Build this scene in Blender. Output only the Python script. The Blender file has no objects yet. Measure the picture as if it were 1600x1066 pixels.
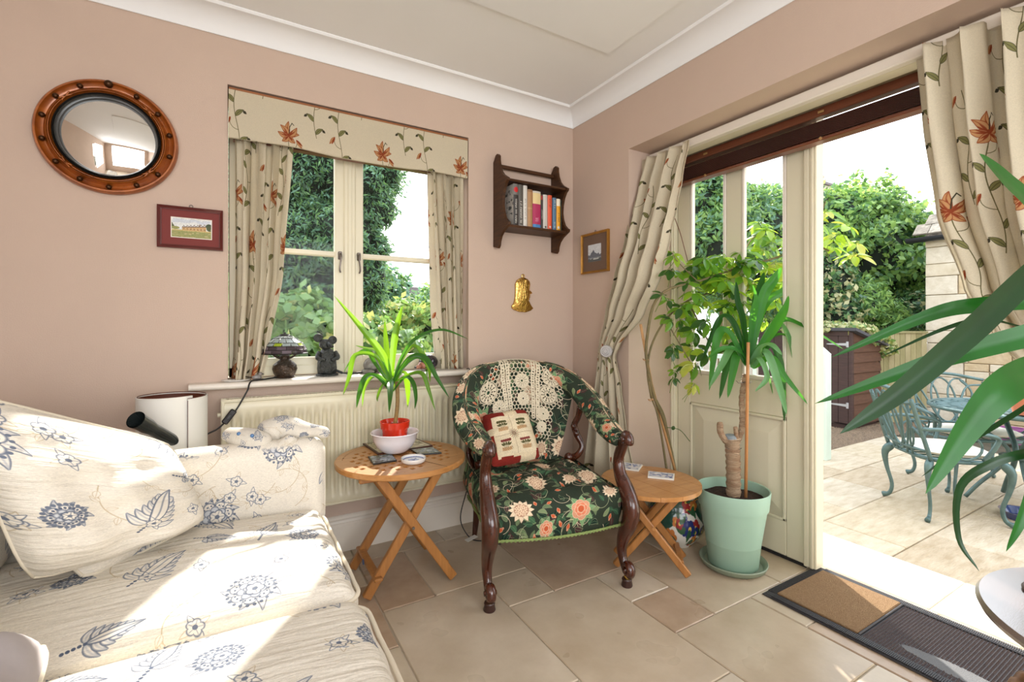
import bpy, math, random
import numpy as np
from mathutils import Vector, Matrix
random.seed(7); RNG = np.random.default_rng(7)
PI = math.pi; R = math.radians
COL = bpy.context.scene.collection

# ---------------------------------------------------------------- camera, sky, sun, exposure
CAM = Vector((-1.804, -2.320, 1.063)); FPX = 735.0; HX, HY = 800.0, 508.0
YAW = math.atan2(1248, 735)
FW = Vector((math.cos(YAW), math.sin(YAW), 0)); RT = Vector((math.sin(YAW), -math.cos(YAW), 0)); UP = Vector((0, 0, 1))
cd = bpy.data.cameras.new('camera'); cam = bpy.data.objects.new('camera', cd); COL.objects.link(cam)
cam.location = CAM; cam.rotation_euler = (R(90), 0, YAW - R(90))
cd.sensor_width = 36; cd.lens = 36 * FPX / 1600; cd.shift_y = -(533 - HY) / 1600; cd.clip_start = .02
S = bpy.context.scene; S.camera = cam
S.view_settings.view_transform = 'Standard'; S.view_settings.look = 'None'
S.view_settings.gamma = 1; S.view_settings.use_curve_mapping = False
S.view_settings.exposure = 0.0
W = bpy.data.worlds.new('sky'); S.world = W; W.use_nodes = True
nt = W.node_tree; bg = nt.nodes['Background']
tc = nt.nodes.new('ShaderNodeTexCoord'); sx = nt.nodes.new('ShaderNodeSeparateXYZ'); cr = nt.nodes.new('ShaderNodeValToRGB')
nt.links.new(tc.outputs['Generated'], sx.inputs[0]); nt.links.new(sx.outputs['Z'], cr.inputs[0]); nt.links.new(cr.outputs[0], bg.inputs[0])
cr.color_ramp.elements[0].position = 0.0; cr.color_ramp.elements[0].color = (1, 1, 1, 1)
cr.color_ramp.elements[1].position = .9; cr.color_ramp.elements[1].color = (.80, .88, 1, 1)
bg.inputs[1].default_value = 3.4
SUN_DIR = Vector((-.405, -.676, -.616)).normalized()
sd = bpy.data.lights.new('sun', 'SUN'); sun = bpy.data.objects.new('sun', sd); COL.objects.link(sun)
sd.energy = 9.5; sd.angle = R(.8); sd.color = (1, .95, .86); sun.rotation_euler = SUN_DIR.to_track_quat('-Z', 'Y').to_euler()
def area(name, loc, rot, sx_, sy_, power, col=(1, 1, 1)):
    l = bpy.data.lights.new(name, 'AREA'); o = bpy.data.objects.new(name, l); COL.objects.link(o)
    l.shape = 'RECTANGLE'; l.size = sx_; l.size_y = sy_; l.energy = power; l.color = col; o.location = loc; o.rotation_euler = rot; return o
# added fill lamps at invented openings behind the camera and in the left wall
area('rear_fill_light', (-1.5, -4.30, 1.35), (R(90), 0, 0), 2.3, 1.7, 54, (.95, .97, 1))
area('side_fill_light', (-3.12, -2.9, 1.4), (R(90), 0, R(-90)), 1.2, 1.2, 20, (.97, .98, 1))

# ---------------------------------------------------------------- rays used to read positions off the photograph
def ray(u, v): return FW + RT * ((u - HX) / FPX) + UP * ((HY - v) / FPX)
def D(u, v, k): return CAM + ray(u, v) * k
def AY(u, v, y=0): d = ray(u, v); return CAM + d * ((y - CAM.y) / d.y)
def BX(u, v, x=0): d = ray(u, v); return CAM + d * ((x - CAM.x) / d.x)
def ZZ(u, v, z=0): d = ray(u, v); return CAM + d * ((z - CAM.z) / d.z)

# ---------------------------------------------------------------- mesh builder
class MB:
    def __init__(s): s.v = []; s.f = []; s.uv = []
    def add(s, vs, fs, uvs=None):
        b = len(s.v); s.v += [tuple(p) for p in vs]; s.f += [tuple(b + i for i in f) for f in fs]
        s.uv += list(uvs) if uvs is not None else [(p[0] + p[1] * .7, p[2] + p[1] * .3) for p in s.v[b:]]
        return s
    def xf(s, M, start=0):
        for i in range(start, len(s.v)): s.v[i] = tuple(M @ Vector(s.v[i]))
        return s
    def box(s, x0, x1, y0, y1, z0, z1, c=0.0):
        if x1 < x0: x0, x1 = x1, x0
        if y1 < y0: y0, y1 = y1, y0
        if z1 < z0: z0, z1 = z1, z0
        if c <= 0:
            vs = [(x, y, z) for x in (x0, x1) for y in (y0, y1) for z in (z0, z1)]
            return s.add(vs, [(0, 1, 3, 2), (4, 6, 7, 5), (0, 4, 5, 1), (2, 3, 7, 6), (0, 2, 6, 4), (1, 5, 7, 3)])
        c = min(c, (x1 - x0) * .49, (y1 - y0) * .49, (z1 - z0) * .49)
        vs = []; L = {}
        X = (x0, x1); Y = (y0, y1); Z = (z0, z1); sg = (1, -1)
        for i in (0, 1):
            for j in (0, 1):
                for k in (0, 1):
                    for a in range(3):
                        p = [X[i] + sg[i] * c, Y[j] + sg[j] * c, Z[k] + sg[k] * c]
                        p[a] = (X[i], Y[j], Z[k])[a]; L[(i, j, k, a)] = len(vs); vs.append(tuple(p))
        F = []
        for i in (0, 1):
            q = [L[(i, 0, 0, 0)], L[(i, 1, 0, 0)], L[(i, 1, 1, 0)], L[(i, 0, 1, 0)]]; F.append(q if i else q[::-1])
            q = [L[(0, i, 0, 1)], L[(0, i, 1, 1)], L[(1, i, 1, 1)], L[(1, i, 0, 1)]]; F.append(q if i else q[::-1])
            q = [L[(0, 0, i, 2)], L[(1, 0, i, 2)], L[(1, 1, i, 2)], L[(0, 1, i, 2)]]; F.append(q if i else q[::-1])
        for i in (0, 1):
            for j in (0, 1):
                q = [L[(i, j, 0, 0)], L[(i, j, 1, 0)], L[(i, j, 1, 1)], L[(i, j, 0, 1)]]; F.append(q if (i + j) % 2 else q[::-1])
                q = [L[(i, 0, j, 0)], L[(i, 1, j, 0)], L[(i, 1, j, 2)], L[(i, 0, j, 2)]]; F.append(q if (i + j) % 2 == 0 else q[::-1])
                q = [L[(0, i, j, 1)], L[(1, i, j, 1)], L[(1, i, j, 2)], L[(0, i, j, 2)]]; F.append(q if (i + j) % 2 else q[::-1])
        for i in (0, 1):
            for j in (0, 1):
                for k in (0, 1):
                    q = [L[(i, j, k, 0)], L[(i, j, k, 1)], L[(i, j, k, 2)]]; F.append(q if (i + j + k) % 2 else q[::-1])
        return s.add(vs, F)
    def bar(s, p, q, w, h, up=(0, 0, 1), c=.002):
        p = Vector(p); q = Vector(q); d = q - p; L = d.length; d.normalize(); u = Vector(up)
        sd_ = d.cross(u)
        if sd_.length < 1e-4: sd_ = d.cross(Vector((1, 0, 0)))
        sd_.normalize(); u = sd_.cross(d).normalized(); b = len(s.v)
        s.box(0, L, -w / 2, w / 2, -h / 2, h / 2, c)
        M = Matrix(((d.x, -sd_.x, u.x, p.x), (d.y, -sd_.y, u.y, p.y), (d.z, -sd_.z, u.z, p.z), (0, 0, 0, 1)))
        return s.xf(M, b)
    def grid(s, fn, nu, nv, cu=False, cv=False, uvf=None, flip=False):
        vs = []; uvs = []
        for j in range(nv + (0 if cv else 1)):
            for i in range(nu + (0 if cu else 1)):
                a, b = i / nu, j / nv; vs.append(fn(a, b)); uvs.append(uvf(a, b) if uvf else (a, b))
        n = nu if cu else nu + 1; m = nv if cv else nv + 1; F = []
        for j in range(nv):
            for i in range(nu):
                q = (j * n + i, j * n + (i + 1) % n, ((j + 1) % m) * n + (i + 1) % n, ((j + 1) % m) * n + i)
                F.append(q[::-1] if flip else q)
        return s.add(vs, F, uvs)
    def tube(s, path, r, n=8, caps=True, ratio=1.0, up=None, uvs_=1.0):
        P = [Vector(p) for p in path]; m = len(P)
        rr = r if isinstance(r, (list, tuple)) else [r] * m
        T = [(P[min(i + 1, m - 1)] - P[max(i - 1, 0)]).normalized() for i in range(m)]
        u = Vector(up) if up else Vector((0, 0, 1))
        if abs(T[0].dot(u)) > .95: u = Vector((1, 0, 0)) if not up else Vector((0, 1, 0))
        vs = []; uvs = []; Ld = 0
        for i in range(m):
            u = (u - T[i] * u.dot(T[i])).normalized(); w = T[i].cross(u)
            if i: Ld += (P[i] - P[i - 1]).length
            for k in range(n):
                a = 2 * PI * k / n; vs.append(P[i] + (u * math.cos(a) + w * math.sin(a) * ratio) * rr[i])
                uvs.append((Ld * uvs_, k / n * 2 * PI * .06))
        F = [(i * n + k, i * n + (k + 1) % n, (i + 1) * n + (k + 1) % n, (i + 1) * n + k) for i in range(m - 1) for k in range(n)]
        F = [f[::-1] for f in F]
        if caps: F += [tuple(range(n)), tuple((m - 1) * n + k for k in range(n))[::-1]]
        return s.add(vs, F, uvs)
    def lathe(s, prof, c=(0, 0, 0), n=32, caps=False):
        vs = []; m = len(prof); uvs = []
        for j, (r, z) in enumerate(prof):
            for k in range(n):
                a = 2 * PI * k / n; vs.append((c[0] + r * math.cos(a), c[1] + r * math.sin(a), c[2] + z)); uvs.append((k / n, j / m))
        F = [(i * n + k, i * n + (k + 1) % n, (i + 1) * n + (k + 1) % n, (i + 1) * n + k) for i in range(m - 1) for k in range(n)]
        if caps: F += [tuple(range(n))[::-1], tuple((m - 1) * n + k for k in range(n))]
        return s.add(vs, F, uvs)
    def prism(s, pts, t, M=None):
        n = len(pts); b = len(s.v)
        vs = [(x, y, 0) for x, y in pts] + [(x, y, t) for x, y in pts]
        F = [tuple(range(n))[::-1], tuple(range(n, 2 * n))] + [(i, (i + 1) % n, n + (i + 1) % n, n + i) for i in range(n)]
        s.add(vs, F)
        if M is not None: s.xf(M, b)
        return s
    def ball(s, c, r, n=12, m=8, sc=(1, 1, 1)):
        c = Vector(c)
        return s.grid(lambda a, b: (c.x + r * sc[0] * math.sin(PI * b) * math.cos(2 * PI * a), c.y + r * sc[1] * math.sin(PI * b) * math.sin(2 * PI * a), c.z - r * sc[2] * math.cos(PI * b)), n, m, cu=True)
    def np(s, V, F, UV=None):
        b = len(s.v); s.v += [tuple(p) for p in V.tolist()]; s.f += [tuple(int(b + i) for i in f) for f in F.tolist()]
        s.uv += [tuple(p) for p in UV.tolist()] if UV is not None else [(0, 0)] * len(V); return s

def worldloc(o):
    p = Vector((0, 0, 0))
    while o is not None: p = p + Vector(o.location); o = o.parent
    return p
def put(name, mb, mat, parent=None, smooth=35, label=None, origin=None):
    me = bpy.data.meshes.new(name); V = mb.v
    if parent is not None: off = worldloc(parent)
    elif origin is not None: off = Vector(origin)
    else:
        xs = [p[0] for p in V]; ys = [p[1] for p in V]; zs = [p[2] for p in V]
        off = Vector(((min(xs) + max(xs)) / 2, (min(ys) + max(ys)) / 2, min(zs)))
    me.from_pydata([(p[0] - off.x, p[1] - off.y, p[2] - off.z) for p in V], [], mb.f)
    uvl = me.uv_layers.new(name='UVMap'); li = np.zeros(len(me.loops), dtype=np.int32); me.loops.foreach_get('vertex_index', li)
    uvl.data.foreach_set('uv', np.array(mb.uv, dtype=np.float32)[li].ravel())
    if smooth:
        me.polygons.foreach_set('use_smooth', [True] * len(me.polygons))
        if smooth < 180: me.set_sharp_from_angle(angle=R(smooth))
    me.materials.append(mat); me.update()
    o = bpy.data.objects.new(name, me); COL.objects.link(o)
    if parent is not None: o.parent = parent
    else: o.location = off
    if label: o['label'] = label
    return o
def tag(o, label, cat, group=None, kind=None):
    o['label'] = label; o['category'] = cat
    if group: o['group'] = group
    if kind: o['kind'] = kind
    return o
def thing(name, label, cat, loc=(0, 0, 0), group=None):
    o = bpy.data.objects.new(name, None); COL.objects.link(o); o.location = loc; o.empty_display_size = .1
    return tag(o, label, cat, group)
def struct(name, mb, mat, parent=None, smooth=35):
    o = put(name, mb, mat, parent, smooth)
    if parent is None: o['kind'] = 'structure'
    return o
def dup(me_obj, name, parent, loc=(0, 0, 0), rot=(0, 0, 0), sc=(1, 1, 1), mat=None):
    o = me_obj.copy(); o.name = name; COL.objects.link(o); o.parent = parent; o.location = loc; o.rotation_euler = rot; o.scale = sc
    return o
def copy_tree(o, parent=None):
    c = o.copy(); COL.objects.link(c); c.parent = parent
    for ch in [x for x in bpy.data.objects if x.parent == o]: copy_tree(ch, c)
    return c
def lerp(a, b, t): return a + (b - a) * t
def spline(pts, n):
    """Catmull-Rom through the points."""
    P = [Vector(p) for p in pts]; P = [P[0] * 2 - P[1]] + P + [P[-1] * 2 - P[-2]]; out = []
    m = len(P) - 3
    for i in range(n + 1):
        x = i / n * m; k = min(int(x), m - 1); t = x - k; a, b, c, d = P[k:k + 4]
        out.append(.5 * ((2 * b) + (c - a) * t + (2 * a - 5 * b + 4 * c - d) * t * t + (3 * b - a - 3 * c + d) * t ** 3))
    return out
def interp(tab, z):
    if z <= tab[0][0]: return tab[0][1:]
    for a, b in zip(tab, tab[1:]):
        if z <= b[0]:
            t = (z - a[0]) / (b[0] - a[0]); t = t * t * (3 - 2 * t) * .5 + t * .5
            return tuple(lerp(p, q, t) for p, q in zip(a[1:], b[1:]))
    return tab[-1][1:]

# ---------------------------------------------------------------- materials
def s2l(c): return tuple((x / 12.92 if x <= .04045 else ((x + .055) / 1.055) ** 2.4) for x in c)
def rgb(r, g, b): return s2l((r / 255, g / 255, b / 255))
def mat(name, col, rough=.6, metal=0, spec=.5, var=0.0, vs=6.0, bump=0.0, bs=60.0, col2=None, stretch=(1, 1, 1), trans=0.0, coat=0.0, img=None, imscale=1.0, box=False, tcol=None, alpha=None, crease=0.0):
    m = bpy.data.materials.new(name); m.use_nodes = True; N = m.node_tree; L = N.links; P = N.nodes['Principled BSDF']
    P.inputs['Roughness'].default_value = rough; P.inputs['Metallic'].default_value = metal; P.inputs['Specular IOR Level'].default_value = spec
    P.inputs['Coat Weight'].default_value = coat; P.inputs['Base Color'].default_value = (*col, 1)
    tcn = N.nodes.new('ShaderNodeTexCoord'); mp = N.nodes.new('ShaderNodeMapping'); mp.inputs['Scale'].default_value = stretch
    L.new(tcn.outputs['Object'], mp.inputs[0]); csock = None
    if img is not None:
        t = N.nodes.new('ShaderNodeTexImage'); t.image = img; m2 = N.nodes.new('ShaderNodeMapping'); m2.inputs['Scale'].default_value = (imscale, imscale, imscale)
        L.new(tcn.outputs['Object' if box else 'UV'], m2.inputs[0]); L.new(m2.outputs[0], t.inputs[0])
        if box: t.projection = 'BOX'; t.projection_blend = .15
        csock = t.outputs[0]
    if var or col2:
        n = N.nodes.new('ShaderNodeTexNoise'); n.inputs['Scale'].default_value = vs; n.inputs['Detail'].default_value = 5; L.new(mp.outputs[0], n.inputs[0])
        r = N.nodes.new('ShaderNodeValToRGB'); n.inputs['Roughness'].default_value = .6; r.color_ramp.elements[0].position = .25; r.color_ramp.elements[1].position = .75
        if col2: a, b = col, col2
        else: a, b = tuple(x * (1 - var) for x in col), tuple(min(1, x * (1 + var)) for x in col)
        if csock is not None: a, b = (1 - var,) * 3, (1,) * 3
        r.color_ramp.elements[0].color = (*a, 1); r.color_ramp.elements[1].color = (*b, 1); L.new(n.outputs[0], r.inputs[0])
        if csock is not None:
            x = N.nodes.new('ShaderNodeMix'); x.data_type = 'RGBA'; x.blend_type = 'MULTIPLY'; x.inputs[0].default_value = 1
            L.new(csock, x.inputs[6]); L.new(r.outputs[0], x.inputs[7]); csock = x.outputs[2]
        else: csock = r.outputs[0]
    if csock is not None: L.new(csock, P.inputs['Base Color'])
    last = None
    if bump:
        n2 = N.nodes.new('ShaderNodeTexNoise'); n2.inputs['Scale'].default_value = bs; n2.inputs['Detail'].default_value = 4; L.new(mp.outputs[0], n2.inputs[0])
        b = N.nodes.new('ShaderNodeBump'); b.inputs['Strength'].default_value = bump; b.inputs['Distance'].default_value = .01; L.new(n2.outputs[0], b.inputs['Height'])
        L.new(b.outputs[0], P.inputs['Normal']); last = b
    if crease:
        n3 = N.nodes.new('ShaderNodeTexNoise'); n3.inputs['Scale'].default_value = 9; n3.inputs['Detail'].default_value = 3
        m3 = N.nodes.new('ShaderNodeMapping'); m3.inputs['Scale'].default_value = (1, 7, 1); m3.inputs['Rotation'].default_value = (0, 0, .3); L.new(tcn.outputs['UV'], m3.inputs[0]); L.new(m3.outputs[0], n3.inputs[0])
        b3 = N.nodes.new('ShaderNodeBump'); b3.inputs['Strength'].default_value = crease; b3.inputs['Distance'].default_value = .02; L.new(n3.outputs[0], b3.inputs['Height'])
        if last: L.new(last.outputs[0], b3.inputs['Normal'])
        L.new(b3.outputs[0], P.inputs['Normal'])
    if trans:
        t = N.nodes.new('ShaderNodeBsdfTranslucent'); mx = N.nodes.new('ShaderNodeMixShader'); mx.inputs[0].default_value = trans
        if tcol: t.inputs[0].default_value = (*tcol, 1)
        elif csock is not None: L.new(csock, t.inputs[0])
        else: t.inputs[0].default_value = (*col, 1)
        out = N.nodes['Material Output']; L.new(P.outputs[0], mx.inputs[1]); L.new(t.outputs[0], mx.inputs[2]); L.new(mx.outputs[0], out.inputs[0])
    return m
def glass(name, tint=(1, 1, 1), refl=.006):
    m = bpy.data.materials.new(name); m.use_nodes = True; N = m.node_tree; N.nodes.remove(N.nodes['Principled BSDF'])
    t = N.nodes.new('ShaderNodeBsdfTransparent'); t.inputs[0].default_value = (*tint, 1); g = N.nodes.new('ShaderNodeBsdfGlossy'); g.inputs['Roughness'].default_value = .02
    mx = N.nodes.new('ShaderNodeMixShader'); mx.inputs[0].default_value = refl; L = N.links
    L.new(t.outputs[0], mx.inputs[1]); L.new(g.outputs[0], mx.inputs[2]); L.new(mx.outputs[0], N.nodes['Material Output'].inputs[0]); return m

# ---------------------------------------------------------------- painted fabric prints, drawn here with arithmetic
class Canvas:
    def __init__(s, w, h, base): s.w = w; s.h = h; s.a = np.ones((h, w, 3), np.float32) * np.array(base, np.float32)
    def win(s, x0, x1, y0, y1):
        xs = np.arange(int(x0) - 1, int(x1) + 2); ys = np.arange(int(y0) - 1, int(y1) + 2); X, Y = np.meshgrid(xs, ys)
        return X.astype(np.float32), Y.astype(np.float32), np.ix_(ys % s.h, xs % s.w)
    def blend(s, ix, m, col): m = np.clip(m, 0, 1)[..., None]; s.a[ix] = s.a[ix] * (1 - m) + np.array(col, np.float32) * m
    def leaf(s, x, y, ang, L, Wd, col, rim=None, vein=None, lw=1.3, bend=0.0):
        X, Y, ix = s.win(x - L * 1.1, x + L * 1.1, y - L * 1.1, y + L * 1.1); c, n = math.cos(ang), math.sin(ang)
        p = (X - x) * c + (Y - y) * n; q = -(X - x) * n + (Y - y) * c; t = np.clip(p / L, 0, 1); q = q - bend * L * (t - t * t) * 4 * .25
        hw = Wd * np.sin(PI * t ** .8) ** .9 + .01; d = hw - np.abs(q); ok = (p > 0) & (p < L)
        s.blend(ix, np.where(ok, d + .5, 0), col)
        if rim is not None: s.blend(ix, np.where(ok & (d > -lw * .5), 1.0 - np.abs(d) / lw, 0), rim)
        if vein is not None: s.blend(ix, np.where(ok & (d > 0), (1.0 - np.abs(q) / lw) * .8, 0), vein)
    def stroke(s, pts, w, col):
        for (x0, y0), (x1, y1) in zip(pts, pts[1:]):
            X, Y, ix = s.win(min(x0, x1) - w, max(x0, x1) + w, min(y0, y1) - w, max(y0, y1) + w)
            dx, dy = x1 - x0, y1 - y0; t = np.clip(((X - x0) * dx + (Y - y0) * dy) / (dx * dx + dy * dy + 1e-6), 0, 1)
            s.blend(ix, w / 2 + .5 - np.hypot(X - x0 - t * dx, Y - y0 - t * dy), col)
    def disc(s, x, y, r, col, ry=None):
        ry = ry or r; X, Y, ix = s.win(x - r, x + r, y - ry, y + ry); s.blend(ix, (1 - np.hypot((X - x) / r, (Y - y) / ry)) * r + .5, col)
    def flower(s, x, y, r, n, col, rim=None, centre=None, lw=1.5, rot=0.0, depth=.3, inner=None, dots=None):
        X, Y, ix = s.win(x - r * 1.2, x + r * 1.2, y - r * 1.2, y + r * 1.2); th = np.arctan2(Y - y, X - x) + rot; rr = np.hypot(X - x, Y - y)
        for k, f in enumerate((1.0, .68, .4) if inner is not None else (1.0,)):
            bd = r * f * (1 - depth + depth * np.abs(np.cos(n * th / 2 + k * PI / 2)) ** .6)
            s.blend(ix, bd - rr + .5, inner if k == 1 else col)
            if rim is not None: s.blend(ix, 1 - np.abs(bd - rr) / lw, rim)
        if rim is not None: s.blend(ix, np.where((rr > r * .3) & (rr < r * .85), 1 - np.abs(np.sin(n * th / 2)) * rr * 1.5 / lw / 2, 0) * .7, rim)
        if centre is not None: s.disc(x, y, r * .3, centre)
        if dots is not None:
            for i in range(14): a = i * 2.4; q = r * .27 * math.sqrt(i / 14); s.disc(x + q * math.cos(a), y + q * math.sin(a), max(1.2, r * .045), dots)
    def noise(s, amt, fx=1, fy=1):
        n = RNG.normal(0, amt, (s.h // fy + 1, s.w // fx + 1, 1)).astype(np.float32); n = np.repeat(np.repeat(n, fy, 0), fx, 1)[:s.h, :s.w]; s.a *= 1 + n
    def image(s, name):
        im = bpy.data.images.new(name, s.w, s.h); b = np.ones((s.h, s.w, 4), np.float32); b[..., :3] = np.clip(s.a, 0, 1)
        im.pixels.foreach_set(b.ravel()); im.update(); im.pack(); return im
def C255(r, g, b): return (r / 255, g / 255, b / 255)

def curtain_print():
    c = Canvas(560, 900, C255(212, 201, 176)); c.noise(.02, 2, 1)
    gr = C255(98, 92, 60); dk = C255(64, 60, 46); lt = C255(128, 126, 80); red = C255(140, 66, 40); gold = C255(190, 142, 96)
    for ci, (ox, oy) in enumerate(((50, 0), (190, 330), (330, 640), (470, 180))):
        top = 430; pts = [(ox + 14 * math.sin((y + oy) / 60), y + oy) for y in range(0, top, 12)]
        c.stroke(pts, 3.0, gr)
        for i, y in enumerate(range(20, top - 20, 66)):
            x, yy = ox + 14 * math.sin((y + oy) / 60), y + oy; sg = 1 if (i + ci) % 2 else -1
            a = PI / 2 - sg * R(50)
            if i % 3 == 2:
                q = [(x + sg * 42 * math.sin(t), yy + 40 * (1 - math.cos(t))) for t in np.linspace(0, 2.0, 9)]; c.stroke(q, 2.4, gr)
                ex, ey = q[-1]; aa = PI / 2 - sg * R(142)
                c.leaf(ex, ey, aa, 52, 9, gold, red, red, 1.6); c.leaf(ex, ey, aa + .25, 44, 5, red, red)
            else:
                c.leaf(x, yy, a, 56, 11, lt, dk, dk, 1.8, sg * .4); c.leaf(x + sg * 38, yy + 30, a - sg * 1.3, 22, 7, dk)
        if ci % 2 == 0:
            x, yy = pts[-1]
            for k, (da, ln) in enumerate(((-1.3, 50), (-.7, 58), (0, 66), (.7, 58), (1.3, 50), (-2.3, 40), (2.3, 40))):
                c.leaf(x, yy, PI / 2 + da, ln * 1.2, 14, gold, red, red, 2.6, .4 * (-1) ** k)
                for w_ in (-.12, .12): c.leaf(x, yy, PI / 2 + da + w_, ln * .8, 3, red)
            c.stroke([(x, yy), (x + 6, yy + 50), (x + 18, yy + 72), (x + 28, yy + 62)], 3.6, dk); c.disc(x, yy + 6, 8, red)
    return c.image('embroidered linen')
def sofa_print():
    c = Canvas(1100, 1100, C255(226, 219, 206)); c.noise(.03, 6, 1); c.noise(.015, 1, 1)
    bl = C255(108, 116, 132); pb = C255(176, 178, 184); tan = C255(196, 180, 152); cr_ = C255(229, 222, 210); db = C255(86, 96, 116)
    rnd = random.Random(3)
    for i in range(15):
        x, y, a = rnd.random() * 1100, rnd.random() * 1100, rnd.random() * 6.3; q = []
        for j in range(26): q.append((x, y)); a += .10 * (1 if i % 2 else -1) + .02; x += 12 * math.cos(a); y += 12 * math.sin(a)
        c.stroke(q, 3.2, tan)
        for k in range(3, 26, 4): c.leaf(q[k][0], q[k][1], k * 2.1, 34, 9, cr_, tan, tan, 2); 
    for n_, (x, y, r) in enumerate(((190, 200, 92), (640, 330, 100), (330, 700, 92), (830, 830, 92), (60, 480, 64), (560, 60, 66), (960, 120, 84), (1010, 520, 74), (600, 980, 84), (120, 960, 70), (450, 430, 56), (820, 580, 56), (350, 30, 50))):
        ph = rnd.random() * 6
        if n_ % 2 == 0:
            for k in range(9): c.leaf(x, y, k * .7 + ph, r * rnd.uniform(.9, 1.25), r * .2, cr_, bl, pb, 4.2, .6)
            c.flower(x, y, r * .78, 7, cr_, bl, pb, 5.0, ph, .34, inner=C255(200, 202, 206))
            for k in range(22):
                a = k * 2 * PI / 22; c.disc(x + r * .84 * math.cos(a), y + r * .84 * math.sin(a), 5.5, bl); c.disc(x + r * .60 * math.cos(a + .1), y + r * .60 * math.sin(a + .1), 3.5, db)
            c.flower(x + r * .1, y, r * .34, 5, cr_, db, bl, 4, 0, .3)
        else:
            ax = ph
            for s_ in (-1, 1):
                for k in range(6): bx, by = x + k * r * .26 * math.cos(ax), y + k * r * .26 * math.sin(ax); c.leaf(bx, by, ax + s_ * (1.15 - k * .1), r * (.85 - k * .09), r * .16, cr_, bl, pb, 5, .5 * s_)
            c.leaf(x, y, ax, r * 2.0, r * .24, cr_, db, bl, 4.5)
            for k in range(5): c.disc(x - 12 * math.cos(ax) * k, y - 12 * math.sin(ax) * k, 5, db)
    for i in range(16):
        x, y = rnd.random() * 1100, rnd.random() * 1100
        for k in range(4): c.leaf(x, y, k * 1.6 + i, 46, 8, cr_, tan if k % 2 else bl, None, 2.6)
        c.flower(x, y, 24, 5, cr_, bl, bl, 3.4)
    return c.image('blue sprigged cotton')
def chair_print():
    c = Canvas(900, 900, C255(44, 54, 42)); rnd = random.Random(5); cream = C255(226, 206, 176); gl = C255(112, 150, 104); dg = C255(24, 44, 36); org = C255(196, 92, 56); pk = C255(206, 146, 116); pale = C255(170, 176, 138); br = C255(72, 46, 46)
    for i in range(240):
        x, y, a = rnd.random() * 900, rnd.random() * 900, rnd.random() * 6.3
        c.leaf(x, y, a, 64, 15, rnd.choice((dg, C255(52, 82, 60), C255(66, 100, 70), br, C255(96, 112, 80), C255(120, 134, 96))), pale if i % 3 == 0 else None, gl, 1.8, rnd.uniform(-1, 1))
    for i in range(64):
        x, y, a = rnd.random() * 900, rnd.random() * 900, rnd.random() * 6.3; k = rnd.choice((-1, 1)); q = []
        for j in range(22): q.append((x, y)); a += k * .16 + .05 * j / 22 * k; x += 10 * math.cos(a); y += 10 * math.sin(a)
        c.stroke(q, 2.6, pale if i % 2 else cream)
    for i in range(34):
        x, y = rnd.random() * 900, rnd.random() * 900; c.leaf(x, y, rnd.random() * 6, 34, 11, org, cream, None, 2); c.disc(x, y, 7, pk)
    for (x, y, r, kind) in ((170, 180, 82, 0), (560, 150, 88, 1), (350, 470, 78, 0), (760, 500, 84, 0), (120, 700, 82, 1), (520, 790, 76, 0), (830, 830, 66, 0), (330, 60, 56, 1), (800, 250, 62, 0), (600, 470, 54, 0), (330, 880, 54, 0), (40, 440, 58, 0)):
        if kind:
            for k in range(9): c.leaf(x, y, k * .7, r * 1.25, r * .26, gl, pale, pale, 2)
            c.flower(x, y, r * .78, 6, pk, cream, org, 2.5, .4, .2, inner=C255(214, 128, 96))
        else:
            for k in range(12): c.leaf(x, y, k * .5236, r, r * .24, cream, C255(150, 120, 100), None, 2)
            c.disc(x, y, r * .56, C255(176, 136, 112))
            for i in range(34): a = i * 2.4; q = r * .5 * math.sqrt(i / 34); c.disc(x + q * math.cos(a), y + q * math.sin(a), r * .07, C255(228, 200, 168))
    c.noise(.05, 2, 2); return c.image('green floral tapestry')
def tapestry_print():
    c = Canvas(360, 360, C255(222, 204, 170)); rd = C255(134, 44, 36); g = C255(86, 84, 52); p = C255(128, 60, 56); bn = C255(120, 88, 58)
    for (x0, y0, x1, y1) in ((0, 0, 40, 190), (0, 240, 150, 360), (250, 320, 360, 360), (0, 0, 200, 30), (320, 0, 360, 60), (60, 0, 150, 40)):
        c.a[y0:y1, x0:x1] = rd
    c.a[45:315, 45:325] = C255(226, 210, 178)
    for y in range(48, 320, 6): c.stroke([(182, y), (182, y + 3)], 2, bn)
    for x in range(48, 320, 6): c.stroke([(x, 180), (x + 3, 180)], 2, bn)
    for k in range(16): a = k * PI / 8; c.stroke([(182 + 8 * math.cos(a), 180 + 8 * math.sin(a)), (182 + 36 * math.cos(a), 180 + 36 * math.sin(a))], 3, g if k % 2 else p)
    for (x, y) in ((112, 75), (255, 70), (112, 208), (255, 205)):
        c.a[y:y + 24, x - 34:x + 34] = C255(206, 170, 128)
        for k in range(6): c.stroke([(x - 30 + k * 12, y + 2), (x - 24 + k * 12, y + 22), (x - 18 + k * 12, y + 2)], 1.6, bn)
        for k in range(-2, 3):
            c.stroke([(x + k * 6, y + 22), (x + k * 14, y + 62)], 2, g); c.disc(x + k * 14, y + 66, 9, p if (x + y) % 2 else g)
            c.leaf(x + k * 8, y + 34, PI / 2 - k * .5, 26, 6, g)
    c.noise(.06, 2, 2); return c.image('needlepoint cushion')
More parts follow.
